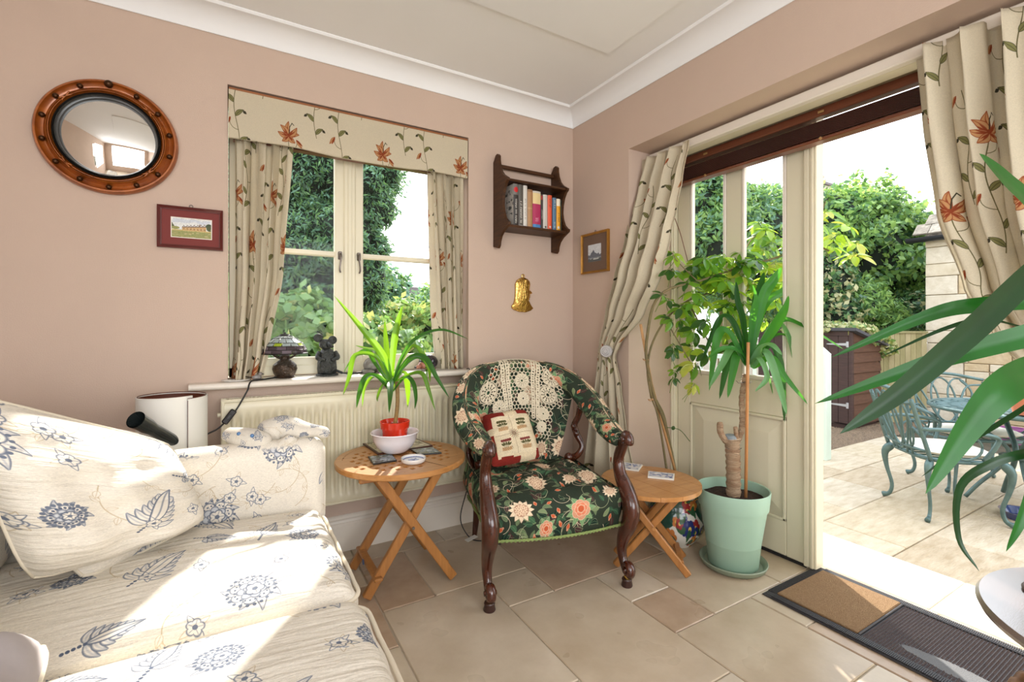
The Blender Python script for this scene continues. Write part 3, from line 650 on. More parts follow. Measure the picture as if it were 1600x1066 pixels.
def picture(name, label, P0, ux, w, h, nrm, bw, depth, m_frame, m_mount, img, mount, slip=None):
    """P0 bottom-left corner on the wall, ux along the wall."""
    P0 = Vector(P0); ux = Vector(ux); n = Vector(nrm); t = thing(name, label, 'picture', P0 + ux * w / 2)
    def q(a, b, c): return P0 + ux * a + UP * b + n * c
    def slab(a0, a1, b0, b1, c0, c1):
        m = MB(); m.add([q(a, b, c) for a in (a0, a1) for b in (b0, b1) for c in (c0, c1)], [(0, 1, 3, 2), (4, 6, 7, 5), (0, 4, 5, 1), (2, 3, 7, 6), (0, 2, 6, 4), (1, 5, 7, 3)]); return m
    fm = MB()
    prof = [(0, 0), (0, depth), (bw * .25, depth * 1.1), (bw * .8, depth * .75), (bw, depth * .7), (bw, 0)]; L = len(prof); vs = []
    for (sa, sb) in ((0, 0), (1, 0), (1, 1), (0, 1)):
        for o, d in prof: vs.append(q(w - o if sa else o, h - o if sb else o, d))
    fm.add(vs, [(c * L + i, c * L + (i + 1) % L, ((c + 1) % 4) * L + (i + 1) % L, ((c + 1) % 4) * L + i) for c in range(4) for i in range(L)]); put('frame', fm, m_frame, t, 20)
    put('mount', slab(bw * .9, w - bw * .9, bw * .9, h - bw * .9, .002, depth * .45), m_mount, t, 0)
    a0, b0, a1, b1 = mount; pm = MB(); pm.add([q(a, b, depth * .5) for a, b in ((a0, b0), (a1, b0), (a1, b1), (a0, b1))], [(0, 1, 2, 3)], [(0, 0), (1, 0), (1, 1), (0, 1)])
    put('picture_print', pm, mat(name + '_print', (1, 1, 1), .7, img=img), t, 0)
    if slip:
        sm = MB(); 
        for (x0, x1, y0, y1) in ((a0 - .003, a0, b0 - .003, b1 + .003), (a1, a1 + .003, b0 - .003, b1 + .003), (a0, a1, b0 - .003, b0), (a0, a1, b1, b1 + .003)): 
            s_ = slab(x0, x1, y0, y1, depth * .4, depth * .55); sm.add(s_.v, s_.f)
        put('slip', sm, slip, t, 0)
    put('hanging_ring', MB().tube([q(w / 2 + .006 * math.cos(a), h + .006 + .006 * math.sin(a), .004) for a in np.linspace(0, 2 * PI, 13)], .0016, 6), m_iron, t)
    return t
m_red = mat('oxblood_painted_wood', rgb(88, 26, 22), .35, var=.15, coat=.3); m_redmount = mat('maroon_mount', rgb(120, 52, 48), .8)
picture('framed_picture', 'small cottage watercolour in a dark red frame, below right of the mirror', (-2.069, -.001, 1.372), (1, 0, 0), .222, .168, (0, -1, 0), .014, .016, m_red, m_redmount, cottage_print(), (.047, .046, .180, .122), m_trimw)
m_giltf = mat('thin_gilt_frame', rgb(168, 120, 48), .3, metal=.5, var=.2, vs=30); m_brmount = mat('brown_card_mount', rgb(112, 88, 72), .85)
picture('framed_picture', 'small mountain print in a thin gold frame beside the tied door curtain', (-.001, -.100, 1.365), (0, -1, 0), .235, .235, (-1, 0, 0), .013, .018, m_giltf, m_brmount, mountain_print(), (.058, .066, .172, .166))

# hanging shelf
m_wal = mat('dark_walnut', rgb(84, 52, 28), .45, col2=rgb(48, 29, 16), vs=10, stretch=(1, 1, 8), spec=.3)
t = thing('hanging_shelf', 'dark walnut wall shelf with scalloped sides holding a row of books', 'shelf', (-.36, 0, 1.6))
side = [(0, 1.500), (.030, 1.492), (.048, 1.486), (.062, 1.500), (.066, 1.522), (.080, 1.548), (.110, 1.572), (.145, 1.588), (.165, 1.597), (.168, 1.610), (.150, 1.620), (.128, 1.640), (.112, 1.675), (.104, 1.715), (.108, 1.760), (.122, 1.800), (.140, 1.826), (.156, 1.836), (.158, 1.848), (.140, 1.858), (.110, 1.876), (.085, 1.902), (.068, 1.938), (.060, 1.972), (.060, 1.994), (.046, 2.006), (.026, 2.002), (.014, 1.984), (0, 1.970)]
for x in (-.560, -.166):
    Mx = Matrix(((0, 0, 1, x), (-1, 0, 0, -.001), (0, 1, 0, 0), (0, 0, 0, 1))); put('side_panel', MB().prism(side, .016, Mx), m_wal, t, 30)
put('lower_shelf', MB().box(-.546, -.164, -.155, -.002, 1.588, 1.602, .003), m_wal, t)
put('upper_shelf', MB().box(-.546, -.164, -.146, -.002, 1.838, 1.850, .003), m_wal, t)
put('back_lip', MB().box(-.546, -.164, -.012, -.002, 1.850, 1.872, .003), m_wal, t)
put('top_rail', MB().box(-.546, -.164, -.034, -.020, 1.936, 1.958, .004), m_wal, t)
def spine_img(base, marks, w=60, h=400):
    c = Canvas(w, h, base)
    for (kind, a, b, col) in marks:
        if kind == 'band': c.a[int(a * h):int(b * h)] = col
        if kind == 'disc': c.disc(w / 2, a * h, b * w, col)
        if kind == 'text':
            n = int((b - a) * h / 11); rr = random.Random(len(marks) * 7 + int(a * 100))
            for i in range(n):
                y = a * h + i * 11; k = rr.random()
                if k > .88: continue
                c.stroke([(w * .34, y), (w * .66, y)], 3, col)
                if k < .45: c.stroke([(w * .66, y), (w * .66, y + 6)], 3, col)
                elif k < .7: c.stroke([(w * .34, y), (w * .34, y + 6)], 3, col)
                else: c.stroke([(w * .34, y + 4), (w * .66, y)], 3, col)
    return c.image('book jacket')
g5 = C255(74, 72, 68); w5 = C255(224, 220, 210)
books = [ # u0,u1 of the crop, v top, width in mm via ray, jacket
    (390, 440, 303, 'black hardback with a red disc on the spine, leftmost on the shelf', C255(52, 48, 46), [('band', .74, 1, C255(110, 108, 104)), ('disc', .86, .42, C255(206, 34, 38)), ('text', .08, .66, w5)]),
    (440, 488, 325, 'dark grey hardback second from the left with pale lettering', C255(88, 84, 78), [('text', .1, .64, w5), ('band', .0, .04, w5)]),
    (488, 528, 372, 'white slim book between the dark grey and the tan books', C255(216, 212, 204), [('text', .2, .7, C255(140, 130, 120))]),
    (530, 579, 415, 'plain tan brown paperback left of the magenta book', C255(176, 134, 92), [('band', .94, 1, C255(150, 110, 76)), ('band', .49, .53, C255(190, 150, 110))]),
    (580, 659, 432, 'thick magenta book with cream top and blue foot', C255(176, 48, 92), [('band', .66, .95, C255(228, 206, 150)), ('band', 0, .12, C255(74, 132, 188)), ('band', .95, 1, C255(206, 200, 190)), ('text', .2, .34, C255(226, 170, 190))]),
    (660, 681, 465, 'thin dark book squeezed right of the magenta book', C255(52, 44, 42), [('band', .85, .97, C255(160, 50, 46)), ('text', .3, .6, w5)]),
    (682, 726, 467, 'pale grey book left of the orange red book', C255(206, 200, 192), [('disc', .08, .2, g5)]),
    (728, 769, 472, 'orange red paperback in the right half of the shelf', C255(226, 92, 58), [('text', .66, .94, C255(90, 30, 24)), ('disc', .1, .2, w5)]),
    (776, 812, 497, 'slate blue book beside the orange red one', C255(82, 118, 148), [('text', .7, .95, w5), ('text', .1, .3, C255(206, 220, 230))]),
    (814, 851, 508, 'yellow and white paperback near the right end of the shelf', C255(232, 164, 34), [('band', .78, 1, C255(238, 228, 206)), ('text', .3, .6, C255(60, 40, 30)), ('disc', .12, .3, w5)]),
    (852, 862, 520, 'very thin dark green book at the right end of the row', C255(50, 62, 48), [])]
bx = -.543
m_pages = mat('book_pages', rgb(226, 216, 194), .9, var=.06, vs=90, stretch=(30, 1, 1))
for i, (u0, u1, vt, lab, base, mk) in enumerate(books):
    yf = -.118 if i else -.120
    xa = AY(740 + u0 / 6.27, 340, yf).x; xb = AY(740 + u1 / 6.27, 340, yf).x; zt = AY(740 + (u0 + u1) / 12.54, 230 + vt / 6.27, yf).z
    xa, xb = max(xa, -.542), min(xb, -.170); zt = min(zt, 1.834); im = spine_img(base, mk)
    mj = mat('jacket', (1, 1, 1), .45, img=im); pl = mat('cover_board', s2l(base), .5)
    t = thing('book', lab, 'book', ((xa + xb) / 2, -.06, 1.602), 'books on the walnut shelf'); e = .0008
    put('page_block', MB().box(xa + .0025, xb - .0025, yf + .004, -.012, 1.605, zt - .003), m_pages, t, 0)
    cv = MB()
    for k, (p, q) in enumerate(((xa + e, xa + .003), (xb - .003, xb - e))): cv.box(p, q, yf + .002, -.010, 1.6022, zt, .0006)
    put('cover', cv, pl if i else mat('illustrated_cover', (1, 1, 1), .5, img=view_print(4, (C255(206, 200, 190), C255(96, 96, 92), C255(196, 192, 184), C255(214, 208, 198))), box=True, imscale=6), t)
    sp = MB(); w_ = xb - xa - 2 * e
    sp.grid(lambda a, b: (xa + e + w_ * a, yf + .002 - .004 * math.sin(PI * a), 1.6022 + (zt - 1.6022) * b), 8, 1, uvf=lambda a, b: (a, b)); put('spine', sp, mj, t, 180)

# brass profile
m_brass = mat('polished_brass', rgb(206, 168, 92), .16, metal=1, var=.25, vs=50, bump=.5, bs=46)
c0 = AY(818, 457, -.01); t = thing('brass_ornament', 'polished brass head in profile hanging on the wall under the shelf', 'wall ornament', (c0.x, 0, c0.z))
prof = [(-.046, -.104), (-.020, -.114), (.012, -.116), (.038, -.106), (.052, -.092), (.040, -.082), (.018, -.066), (.014, -.050), (.026, -.046), (.033, -.040), (.031, -.033), (.036, -.029), (.034, -.023), (.037, -.018), (.033, -.012), (.046, -.004), (.043, .004), (.032, .016), (.034, .030), (.036, .048), (.032, .066), (.020, .080), (.002, .086), (-.018, .082), (-.034, .068), (-.042, .044), (-.041, .010), (-.043, -.030), (-.048, -.060), (-.060, -.080), (-.058, -.094)]
k = MB(); n = len(prof); cc = Vector((0, -.01))
vs = [(c0.x + x * 1.3, -.002, c0.z + z) for x, z in prof] + [(c0.x + x * 1.27, -.012, c0.z + z * .99) for x, z in prof] + [(c0.x + x * .95, -.019, c0.z + z * .85) for x, z in prof] + [(c0.x, -.022, c0.z)]
k.add(vs, [(r * n + i, r * n + (i + 1) % n, (r + 1) * n + (i + 1) % n, (r + 1) * n + i) for r in (0, 1) for i in range(n)] + [(2 * n + i, 2 * n + (i + 1) % n, 3 * n) for i in range(n)]); put('head', k, m_brass, t, 25)
for i in range(4):
    x = c0.x - .040 + i * .015; put('hair_lock', MB().tube([(x + .004 * math.sin(z * 60 + i), -.019, c0.z + z) for z in np.linspace(.062 + .006 * i, -.085 + .012 * i, 12)], [.003] + [.0042] * 9 + [.003, .002], 6), m_brass, t, 180)
put('hanging_ring', MB().tube([(c0.x - .002 + .008 * math.cos(a), -.008, c0.z + .094 + .010 * math.sin(a)) for a in np.linspace(0, 2 * PI, 15)], .0028, 8), m_brass, t)

# ================================================================ RADIATOR
m_rad = mat('cream_enamel', rgb(222, 214, 188), .35, var=.02)
x0, x1, z0, z1 = -1.853, -.50, .256, .757
t = thing('radiator', 'long cream fluted radiator under the small window', 'radiator', (-1.18, -.06, .256))
nfl = 40; fz0, fz1 = z0 + .045, z1 - .065
def rad(a, b):
    x = lerp(x0 + .012, x1 - .012, a); z = lerp(z0, z1, b); ph = (a * nfl) % 1; inn = 0 < a < 1
    e = max(0, min(1, (z - fz0) / .03)) * max(0, min(1, (fz1 - z) / .03)); w = max(0, min(1, (.5 - abs(ph - .5) - .16) / .10)) if inn else 0
    o = .020 * w * (e ** .5 if e > 0 else 0)
    if b <= .001 or b >= .999: o = -.012
    return (x, -.098 + o * 1.0 if o > 0 else -.098 - o, z)
put('front_panel', MB().grid(rad, nfl * 6, 26), m_rad, t, 60)
put('border', MB().box(x0, x0 + .014, -.100, -.045, z0, z1, .004).box(x1 - .014, x1, -.100, -.045, z0, z1, .004).box(x0, x1, -.1005, -.090, z1 - .010, z1, .003).box(x0, x1, -.1005, -.090, z0, z0 + .010, .003), m_rad, t)
put('rear_panel', MB().box(x0 + .02, x1 - .02, -.05, -.042, z0, z1), m_rad, t, 0)
gr = MB()
for i in range(96): gr.box(x0 + .02 + i * .0137, x0 + .0285 + i * .0137, -.092, -.050, z1 - .004, z1 + .002)
gr.box(x0, x1, -.094, -.088, z1 - .006, z1 + .003).box(x0, x1, -.052, -.046, z1 - .006, z1 + .003); put('top_grille', gr, m_rad, t, 0)
put('bleed_valve', MB().tube([(x0 - .012, -.07, z1 - .06), (x0 + .004, -.07, z1 - .06)], .009, 12), m_rad, t)
put('wall_bracket', MB().box(x0 + .2, x0 + .24, -.045, -.003, z0 + .03, z1 - .05).box(x1 - .24, x1 - .2, -.045, -.003, z0 + .03, z1 - .05), m_rad, t, 0)
for x in (x0 + .03, x1 - .03): put('pipe', MB().tube([(x, -.07, .0), (x, -.07, z0 + .01)], .0075, 10), m_rad, t)

# ================================================================ ON THE WINDOW SILL
SZ = .826
m_bronze = mat('patinated_bronze', rgb(84, 66, 50), .3, metal=.5, col2=rgb(44, 40, 36), vs=60, bump=.8, bs=90)
c = Vector((AY(445, 500, .025).x, .025, SZ)); t = thing('table_lamp', 'small stained glass shade lamp with bronze base on the left of the sill', 'lamp', c)
put('base', MB().lathe([(0, 0), (.040, 0), (.044, .006), (.040, .010), (.046, .022), (.052, .040), (.048, .058), (.034, .072), (.022, .080), (.018, .090), (.022, .098), (.014, .104), (.010, .125), (0, .125)], c, 28), m_bronze, t, 60)
for s_ in (-1, 1): put('stem', MB().tube(spline([c + Vector((s_ * .012, 0, .085)), c + Vector((s_ * .035, 0, .095)), c + Vector((s_ * .058, 0, .118)), c + Vector((s_ * .066, 0, .135))], 10), .0045, 8), m_bronze, t, 180)
tiers = [(.019, .190, .0), (.043, .176, .1), (.066, .158, .2), (.082, .138, .3), (.088, .127, .3)]
gcol = [('violet_glass', (120, 104, 116)), ('smoky_glass', (86, 74, 80)), ('pale_glass', (206, 214, 214)), ('clear_glass', (190, 204, 206)), ('lime_glass', (190, 214, 60))]
GM = [mat(n_, rgb(*q), .12, spec=.7, trans=.55, coat=.5) for n_, q in gcol]; m_lead = mat('lead_came', rgb(50, 46, 44), .4, metal=.6)
prof = [(.021, .190), (.047, .178), (.072, .158), (.084, .143), (.091, .127), (.094, .110)]
nn = 14
for r in range(5):
    (ra, za), (rb, zb) = prof[r], prof[r + 1]
    for i in range(nn):
        a0, a1 = 2 * PI * (i + .5 * (r % 2)) / nn + .025, 2 * PI * (i + 1 + .5 * (r % 2)) / nn - .025
        q = [(ra, za, a0), (ra, za, (a0 + a1) / 2), (ra, za, a1), (rb, zb, a1), (rb, zb, (a0 + a1) / 2), (rb, zb, a0)]
        vs = [c + Vector((p[0] * math.cos(p[2]), p[0] * math.sin(p[2]), p[1] - (.0015 if j in (0, 1, 2) else -.0015))) for j, p in enumerate(q)]
        put('glass_piece', MB().add(vs, [(0, 5, 4, 1), (1, 4, 3, 2)]), GM[(2, 3, 4, 0, 1)[r] if not (r == 2 and i % 3) else 3] if r < 3 else GM[(i + r) % 2], t, 0)
ld = MB()
for r, (rr, z) in enumerate(prof): ld.tube([c + Vector((rr * math.cos(a), rr * math.sin(a), z)) for a in np.linspace(0, 2 * PI, 33)], .0018 if 0 < r < 5 else .003, 5)
for r in range(5):
    for i in range(nn): a = 2 * PI * (i + .5 * (r % 2)) / nn; (ra, za), (rb, zb) = prof[r], prof[r + 1]; ld.tube([c + Vector((ra * math.cos(a), ra * math.sin(a), za)), c + Vector((rb * math.cos(a), rb * math.sin(a), zb))], .0014, 5)
put('leading', ld, m_lead, t, 180); put('cap', MB().lathe([(.022, .190), (.020, .196), (.006, .197), (.005, .204), (0, .205)], c, 20), m_lead, t)
put('lampholder', MB().tube([c + Vector((0, 0, .1)), c + Vector((0, 0, .192))], .007, 10), m_bronze, t)
cable = [c + Vector((-.03, -.02, .006)), Vector((-1.69, -.035, SZ + .004)), Vector((-1.745, -.084, SZ + .003)), Vector((-1.762, -.108, .79)), Vector((-1.80, -.12, .72)), Vector((-1.825, -.125, .69)), Vector((-1.86, -.13, .655)), Vector((-1.93, -.14, .60)), Vector((-1.95, -.15, .40)), Vector((-1.95, -.15, .01))]
m_cable = mat('black_flex', rgb(26, 26, 28), .5)
put('flex', MB().tube(spline(cable, 60), .0032, 6), m_cable, t, 180)
sw = MB().bar((-1.806, -.128, .722), (-1.842, -.132, .672), .024, .018, (0, -1, 0), .004); so = put('switch_body', sw, m_cable, t); put('rocker', MB().bar((-1.818, -.140, .706), (-1.830, -.142, .690), .010, .006, (0, -1, 0), .001), m_black, so)

m_res = mat('dark_bronze_resin', rgb(74, 78, 76), .35, metal=.35, col2=rgb(46, 46, 44), vs=40, bump=1.0, bs=110)
def ell(c, r, sc=(1, 1, 1), rot=None):
    m = MB().ball((0, 0, 0), r, 16, 10, sc)
    if rot: m.xf(Matrix.Rotation(rot[0], 4, rot[1]))
    return m.xf(Matrix.Translation(Vector(c)))
c = Vector((AY(511, 500, .02).x, .02, SZ)); t = thing('mouse_figurine', 'dark bronze standing mouse figurine with a round ear beside the sill lamp', 'figurine', c)
put('plinth', MB().lathe([(0, 0), (.040, 0), (.041, .006), (.032, .010), (0, .010)], c, 20), m_res, t)
put('body', MB().lathe([(0, .008), (.034, .010), (.036, .03), (.034, .055), (.030, .080), (.022, .098), (.012, .106), (0, .108)], c, 20), m_res, t, 180)
put('head', ell(c + Vector((-.006, -.006, .120)), .022, (1.1, 1, .95)), m_res, t, 180); put('snout', MB().tube([c + Vector((0, -.02, .12)), c + Vector((.014, -.044, .112))], [.012, .004], 10), m_res, t, 180)
for s_, z in ((-1, .145), (1, .136)): put('ear', ell(c + Vector((s_ * .026 - .006, 0, z)), .0165, (1, .35, 1)), m_res, t, 180)
for s_ in (-1, 1): put('arm', MB().tube(spline([c + Vector((s_ * .028, -.004, .09)), c + Vector((s_ * .036, -.018, .07)), c + Vector((s_ * .012, -.036, .062))], 8), [.009] * 6 + [.007] * 3, 8), m_res, t, 180)
put('tail', MB().tube(spline([c + Vector((.03, .01, .02)), c + Vector((.055, 0, .008)), c + Vector((.075, -.02, .004))], 10), [.005] * 6 + [.002] * 5, 6), m_res, t, 180)
m_ceg = mat('glazed_grey_ceramic', rgb(150, 148, 144), .18, col2=rgb(84, 74, 70), vs=18, coat=.6)
t.scale = (1.22,) * 3
c = Vector((AY(583, 500, .035).x, .035, SZ)); t = thing('cat_figurine', 'glazed grey cat figurine on the sill behind the red-potted plant', 'figurine', c)
put('body', ell(c + Vector((0, 0, .040)), .042, (1.15, .9, .98)), m_ceg, t, 180); put('head', ell(c + Vector((.020, -.012, .092)), .026, (1.05, .95, .9)), m_ceg, t, 180)
for s_ in (-1, 1): put('ear', MB().tube([c + Vector((.020 + s_ * .014, -.010, .108)), c + Vector((.020 + s_ * .020, -.010, .130))], [.010, .001], 8), m_ceg, t, 180); put('paw', ell(c + Vector((s_ * .02, -.034, .012)), .013, (1, 1.2, .8)), m_ceg, t, 180)
put('tail', MB().tube(spline([c + Vector((-.035, .01, .015)), c + Vector((-.05, -.015, .012)), c + Vector((-.03, -.04, .012)), c + Vector((-.005, -.045, .010))], 12), [.010] * 10 + [.007, .006, .004], 8), m_ceg, t, 180)
m_spine = mat('glossy_dark_quills', rgb(46, 42, 50), .08, metal=.3, coat=1.0)
c = Vector((AY(666, 500, .03).x, .03, SZ)); t = thing('hedgehog_figurine', 'glossy hedgehog figurine glinting in the sun at the right of the sill', 'figurine', c)
put('body', ell(c + Vector((0, 0, .028)), .034, (1.35, .9, .82)), mat('tan_glaze', rgb(170, 112, 90), .2, coat=.5), t, 180)
put('quills', ell(c + Vector((.014, .006, .042)), .044, (1.2, .9, .95)), m_spine, t, 180)
put('snout', MB().tube([c + Vector((-.035, -.012, .026)), c + Vector((-.066, -.024, .018))], [.015, .005], 10), bpy.data.materials['tan_glaze'], t, 180); put('nose', ell(c + Vector((-.067, -.025, .019)), .006), m_black, t, 180)
for dx in (-.025, .03): put('foot', ell(c + Vector((dx, -.026, .006)), .010, (1.2, 1, .6)), m_ceg, t, 180)
k = MB(); q = ZZ(368, 592, SZ); q.y = max(q.y, -.040)
k.lathe([(0, .003), (.03, .002), (.046, .007), (.047, .010), (.03, .006), (0, .006)], (0, 0, 0), 28); k.xf(Matrix.Translation((-1.80, -.030, SZ - .002)) @ Matrix.Diagonal((1.15, .62, 1, 1)))
tag(put('oval_dish', k, mat('white_china', rgb(226, 222, 216), .15, coat=.6), smooth=60), 'white oval china dish at the left end of the sill', 'dish')
c = Vector((-1.725, -.045, SZ)); t = thing('bird_figurine', 'tiny brown and white bird figurine beside the oval dish on the sill', 'figurine', c)
put('body', ell(c + Vector((0, 0, .014)), .014, (1.4, .9, 1)), m_ceg, t, 180); put('head', ell(c + Vector((.014, 0, .028)), .0085), m_ceg, t, 180)
put('beak', MB().tube([c + Vector((.021, 0, .028)), c + Vector((.029, 0, .026))], [.003, .0006], 6), m_black, t); put('tail', MB().bar(c + Vector((-.014, 0, .014)), c + Vector((-.042, 0, .020)), .010, .004), m_bronze, t)
c = Vector((-1.34, .05, SZ)); k = MB().tube([c + Vector((0, -.02, .005)), c + Vector((.085, -.02, .005))], .005, 8).box(c.x + .01, c.x + .05, c.y - .035, c.y - .006, SZ + .0, SZ + .008, .002)
tag(put('pocket_gadget', k, m_black), 'slim black pen-like gadget lying on the sill between the figurines', 'gadget')
# ================================================================ SOFA
IMG_SOFA = sofa_print()
m_sofa = mat('sofa_cotton', (1, 1, 1), .8, spec=.2, img=IMG_SOFA, imscale=1.35, crease=.42, bump=.1, bs=500)
m_sofab = mat('sofa_cotton_cover', (1, 1, 1), .8, spec=.2, img=IMG_SOFA, imscale=1.35, box=True, bump=.12, bs=400)
m_pipe = mat('cream_piping', rgb(222, 212, 192), .8)
t = thing('sofa', 'cream two-seat sofa with blue sprigged cover and sunlit seat cushions', 'sofa', (-2.08, -1.25, 0))
def soft(x0, x1, y0, y1, z0, z1, r, crown=0, nu=36, nv=36, wr=.0, seed=0):
    """rounded box: a super-ellipsoid with flat faces, crowned top."""
    cx, cy, cz = (x0 + x1) / 2, (y0 + y1) / 2, (z0 + z1) / 2; hx, hy, hz = (x1 - x0) / 2, (y1 - y0) / 2, (z1 - z0) / 2
    m = MB(); n = 12
    def P(u, v, w):   # cube point in [-1,1]^3 to rounded box
        p = Vector((u * hx, v * hy, w * hz)); q = Vector((max(-hx + r, min(hx - r, p.x)), max(-hy + r, min(hy - r, p.y)), max(-hz + r, min(hz - r, p.z)))); d = p - q
        if d.length > 1e-6: d = d.normalized() * r
        p = q + d; k = max(0, 1 - u * u) * max(0, 1 - v * v)
        if w > 0: p.z += crown * k ** .6 * (w if w < 1 else 1)
        if wr: p.z += wr * math.sin(u * 9 + v * 14 + seed) * k * (w > .9); p.x += wr * math.sin(v * 16 + w * 6 + seed) * .6
        return (cx + p.x, cy + p.y, cz + p.z)
    def s(i, n_): a = -1 + 2 * i; return a
    for ax in range(3):
        for sg in (-1, 1):
            def fn(a, b, ax=ax, sg=sg):
                e = lambda t: math.tanh((t * 2 - 1) * 2.2) / math.tanh(2.2)
                c = [e(a), e(b)]; c.insert(ax, sg); return P(*c)
            sc = [(hx, hy, hz)[k] * 2 for k in range(3) if k != ax]
            et = lambda t: (math.tanh((t * 2 - 1) * 2.2) / math.tanh(2.2) + 1) / 2
            m.grid(fn, nu, nv, uvf=lambda a, b, sc=sc, ax=ax: ((et(a) * sc[0] + ax * .37 + seed * .31) / 1.0, (et(b) * sc[1] + seed * .17) / 1.0), flip=(sg > 0) == (ax == 1))
    return m
put('base', soft(-2.56, -1.575, -2.06, -.50, .03, .275, .03), m_sofab, t, 180)
put('arm', soft(-2.50, -1.530, -.612, -.478, .04, .675, .055), m_sofab, t, 180)
put('arm', soft(-2.50, -1.535, -2.20, -2.07, .04, .675, .055), m_sofab, t, 180)
put('back', soft(-2.66, -2.45, -2.16, -.50, .04, .84, .08), m_sofab, t, 180)
for k, (a, b) in enumerate(((-1.205, -.622), (-1.905, -1.213))):
    cu = put('seat_cushion', soft(-2.42, -1.552, a, b, .270, .452, .045, .042, 48, 48, .0035, k * 3), m_sofa, t, 180)
    zz = [(.275, 1), (.425, 1)]
    for z in (.300, .424):
        x0, x1, r = -2.40, -1.548, .05; pth = [(x0, b - .01, z), (x1 - r, b - .004 + .0, z)] + [(x1 - r + r * math.sin(q), b - .004 - r + r * math.cos(q), z) for q in np.linspace(.2, PI / 2, 6)] + [(x1, a + .004 + r, z)] + [(x1 - r + r * math.cos(q), a + .004 + r - r * math.sin(q), z) for q in np.linspace(.2, PI / 2, 6)] + [(x0, a + .004, z)]
        P = []
        for p, q in zip(pth, pth[1:]):
            n_ = max(1, int((Vector(q) - Vector(p)).length / .04))
            for i in range(n_): P.append(Vector(p).lerp(Vector(q), i / n_) + UP * (.002 * math.sin(i * 1.7 + k)))
        put('piping', MB().tube(P + [Vector(pth[-1])], .0052, 8), m_pipe, cu, 180)
    put('back_cushion', soft(-2.52, -2.28, a - .02, b + .02, .44, .90, .08, .0, 24, 24), m_sofab, t, 180)
for (a, b) in ((-2.1, -.52),):
    k = MB(); n_ = 40
    k.grid(lambda u, v: (-1.572 + .006 * math.sin(u * 60), lerp(b, a, u), .02 + .16 * v), 60, 2); put('valance', k, m_sofab, t, 180)

def pillow(c00, c10, c11, c01, th, mt, parent=None, n=32, seed=0, us=1.0, pinch=.05):
    C_ = [Vector(c) for c in (c00, c10, c11, c01)]; nrm = ((C_[1] - C_[0]).cross(C_[3] - C_[0])).normalized()
    def P(a, b, sg):
        u, v = 2 * a - 1, 2 * b - 1
        su = u * (1 - pinch * (1 - v * v) * .3 - .07 * v ** 6); sv = v * (1 - pinch * (1 - u * u) * .3 - .07 * u ** 6); aa, bb = (su + 1) / 2, (sv + 1) / 2
        p = C_[0].lerp(C_[1], aa).lerp(C_[3].lerp(C_[2], aa), bb); h = th / 2 * (max(0, 1 - u ** 4) * max(0, 1 - v ** 4)) ** .55
        wr = .05 * th * math.sin(u * 8 + v * 3 + seed) * (1 - u * u) + .035 * th * math.sin(v * 13 - u * 4 + seed)
        return p + nrm * sg * (h + wr * h / (th / 2))
    L1 = (C_[1] - C_[0]).length; L2 = (C_[3] - C_[0]).length; m = MB()
    for sg in (1, -1): m.grid(lambda a, b: P(a, b, sg), n, n, uvf=lambda a, b: (a * L1 * us + seed * .23, b * L2 * us + seed * .11), flip=sg < 0)
    edge_ = [P(i / 12, 0, 1) for i in range(12)] + [P(1, i / 12, 1) for i in range(12)] + [P(1 - i / 12, 1, 1) for i in range(12)] + [P(0, 1 - i / 12, 1) for i in range(13)]
    return m, edge_
def place_pillow(label, cs, th, mt, seed, grp=None, us=1.0, pipe=None, name='scatter_cushion', cat='cushion'):
    m, e = pillow(*cs, th, mt, seed=seed, us=us); cen = sum((Vector(c) for c in cs), Vector()) / 4
    t = thing(name, label, cat, (cen.x, cen.y, min(c[2] for c in cs)), grp); put('cover', m, mt, t, 180); put('piping', MB().tube(e, .004, 6), pipe or m_pipe, t, 180); return t
place_pillow('large floral scatter cushion leaning in the far corner of the sofa, frontmost', [tuple(ZZ(44, 916, .515)), (-1.868, -.775, .522), (-1.965, -.620, .715), (-2.275, -1.03, .95)], .19, m_sofa, 1)
place_pillow('second floral scatter cushion half hidden behind the large front one', [(-2.10, -.93, .485), (-1.875, -.69, .495), (-2.04, -.62, .76), (-2.32, -.80, .85)], .10, m_sofa, 6)
m_grey = mat('grey_velvet', rgb(176, 168, 168), .85, var=.12, vs=9)
place_pillow('pale grey scatter cushion poking in at the near end of the sofa', [(-2.06, -1.275, .545), (-2.02, -1.60, .545), (-2.34, -1.64, .57), (-2.38, -1.31, .57)], .14, m_grey, 2)

# fabric snake-like draught toy lying over the arm
m_toy = mat('toy_cotton', (1, 1, 1), .85, spec=.1, img=IMG_SOFA, imscale=3.2, box=True, bump=.2, bs=400, var=.25, vs=14)
t = thing('draped_toy', 'sprigged cotton soft toy with blue button eyes lying over the sofa arm', 'soft toy', (-1.70, -.55, .675))
hp = [D(412, 684, 1.60), D(424, 674, 1.62), D(442, 668, 1.64), D(470, 672, 1.64), D(498, 674, 1.63), D(514, 680, 1.63)]
bp = spline([p for p in hp], 26)
put('body', MB().tube(bp, [.022, .029, .036, .041, .043, .043, .042, .041, .040, .040, .040, .040, .040, .038, .035, .032, .029, .026, .023, .021, .020, .019, .019, .019, .017, .014, .008], 16, ratio=1.25), m_toy, t, 180)
put('snout', MB().tube(spline([D(420, 684, 1.59), D(406, 688, 1.57), D(388, 686, 1.56), D(370, 682, 1.57), D(357, 678, 1.58), D(352, 676, 1.58)], 14), [.020, .026, .031, .034, .036, .036, .035, .034, .031, .028, .025, .023, .020, .015, .008], 14, ratio=1.3), m_toy, t, 180)
put('lower_jaw', MB().tube(spline([D(396, 706, 1.57), D(412, 708, 1.57), D(432, 702, 1.58), D(450, 692, 1.59), D(456, 682, 1.60)], 12), [.008, .016, .021, .024, .026, .027, .027, .027, .026, .025, .024, .022, .018], 12, ratio=1.2), m_toy, t, 180)
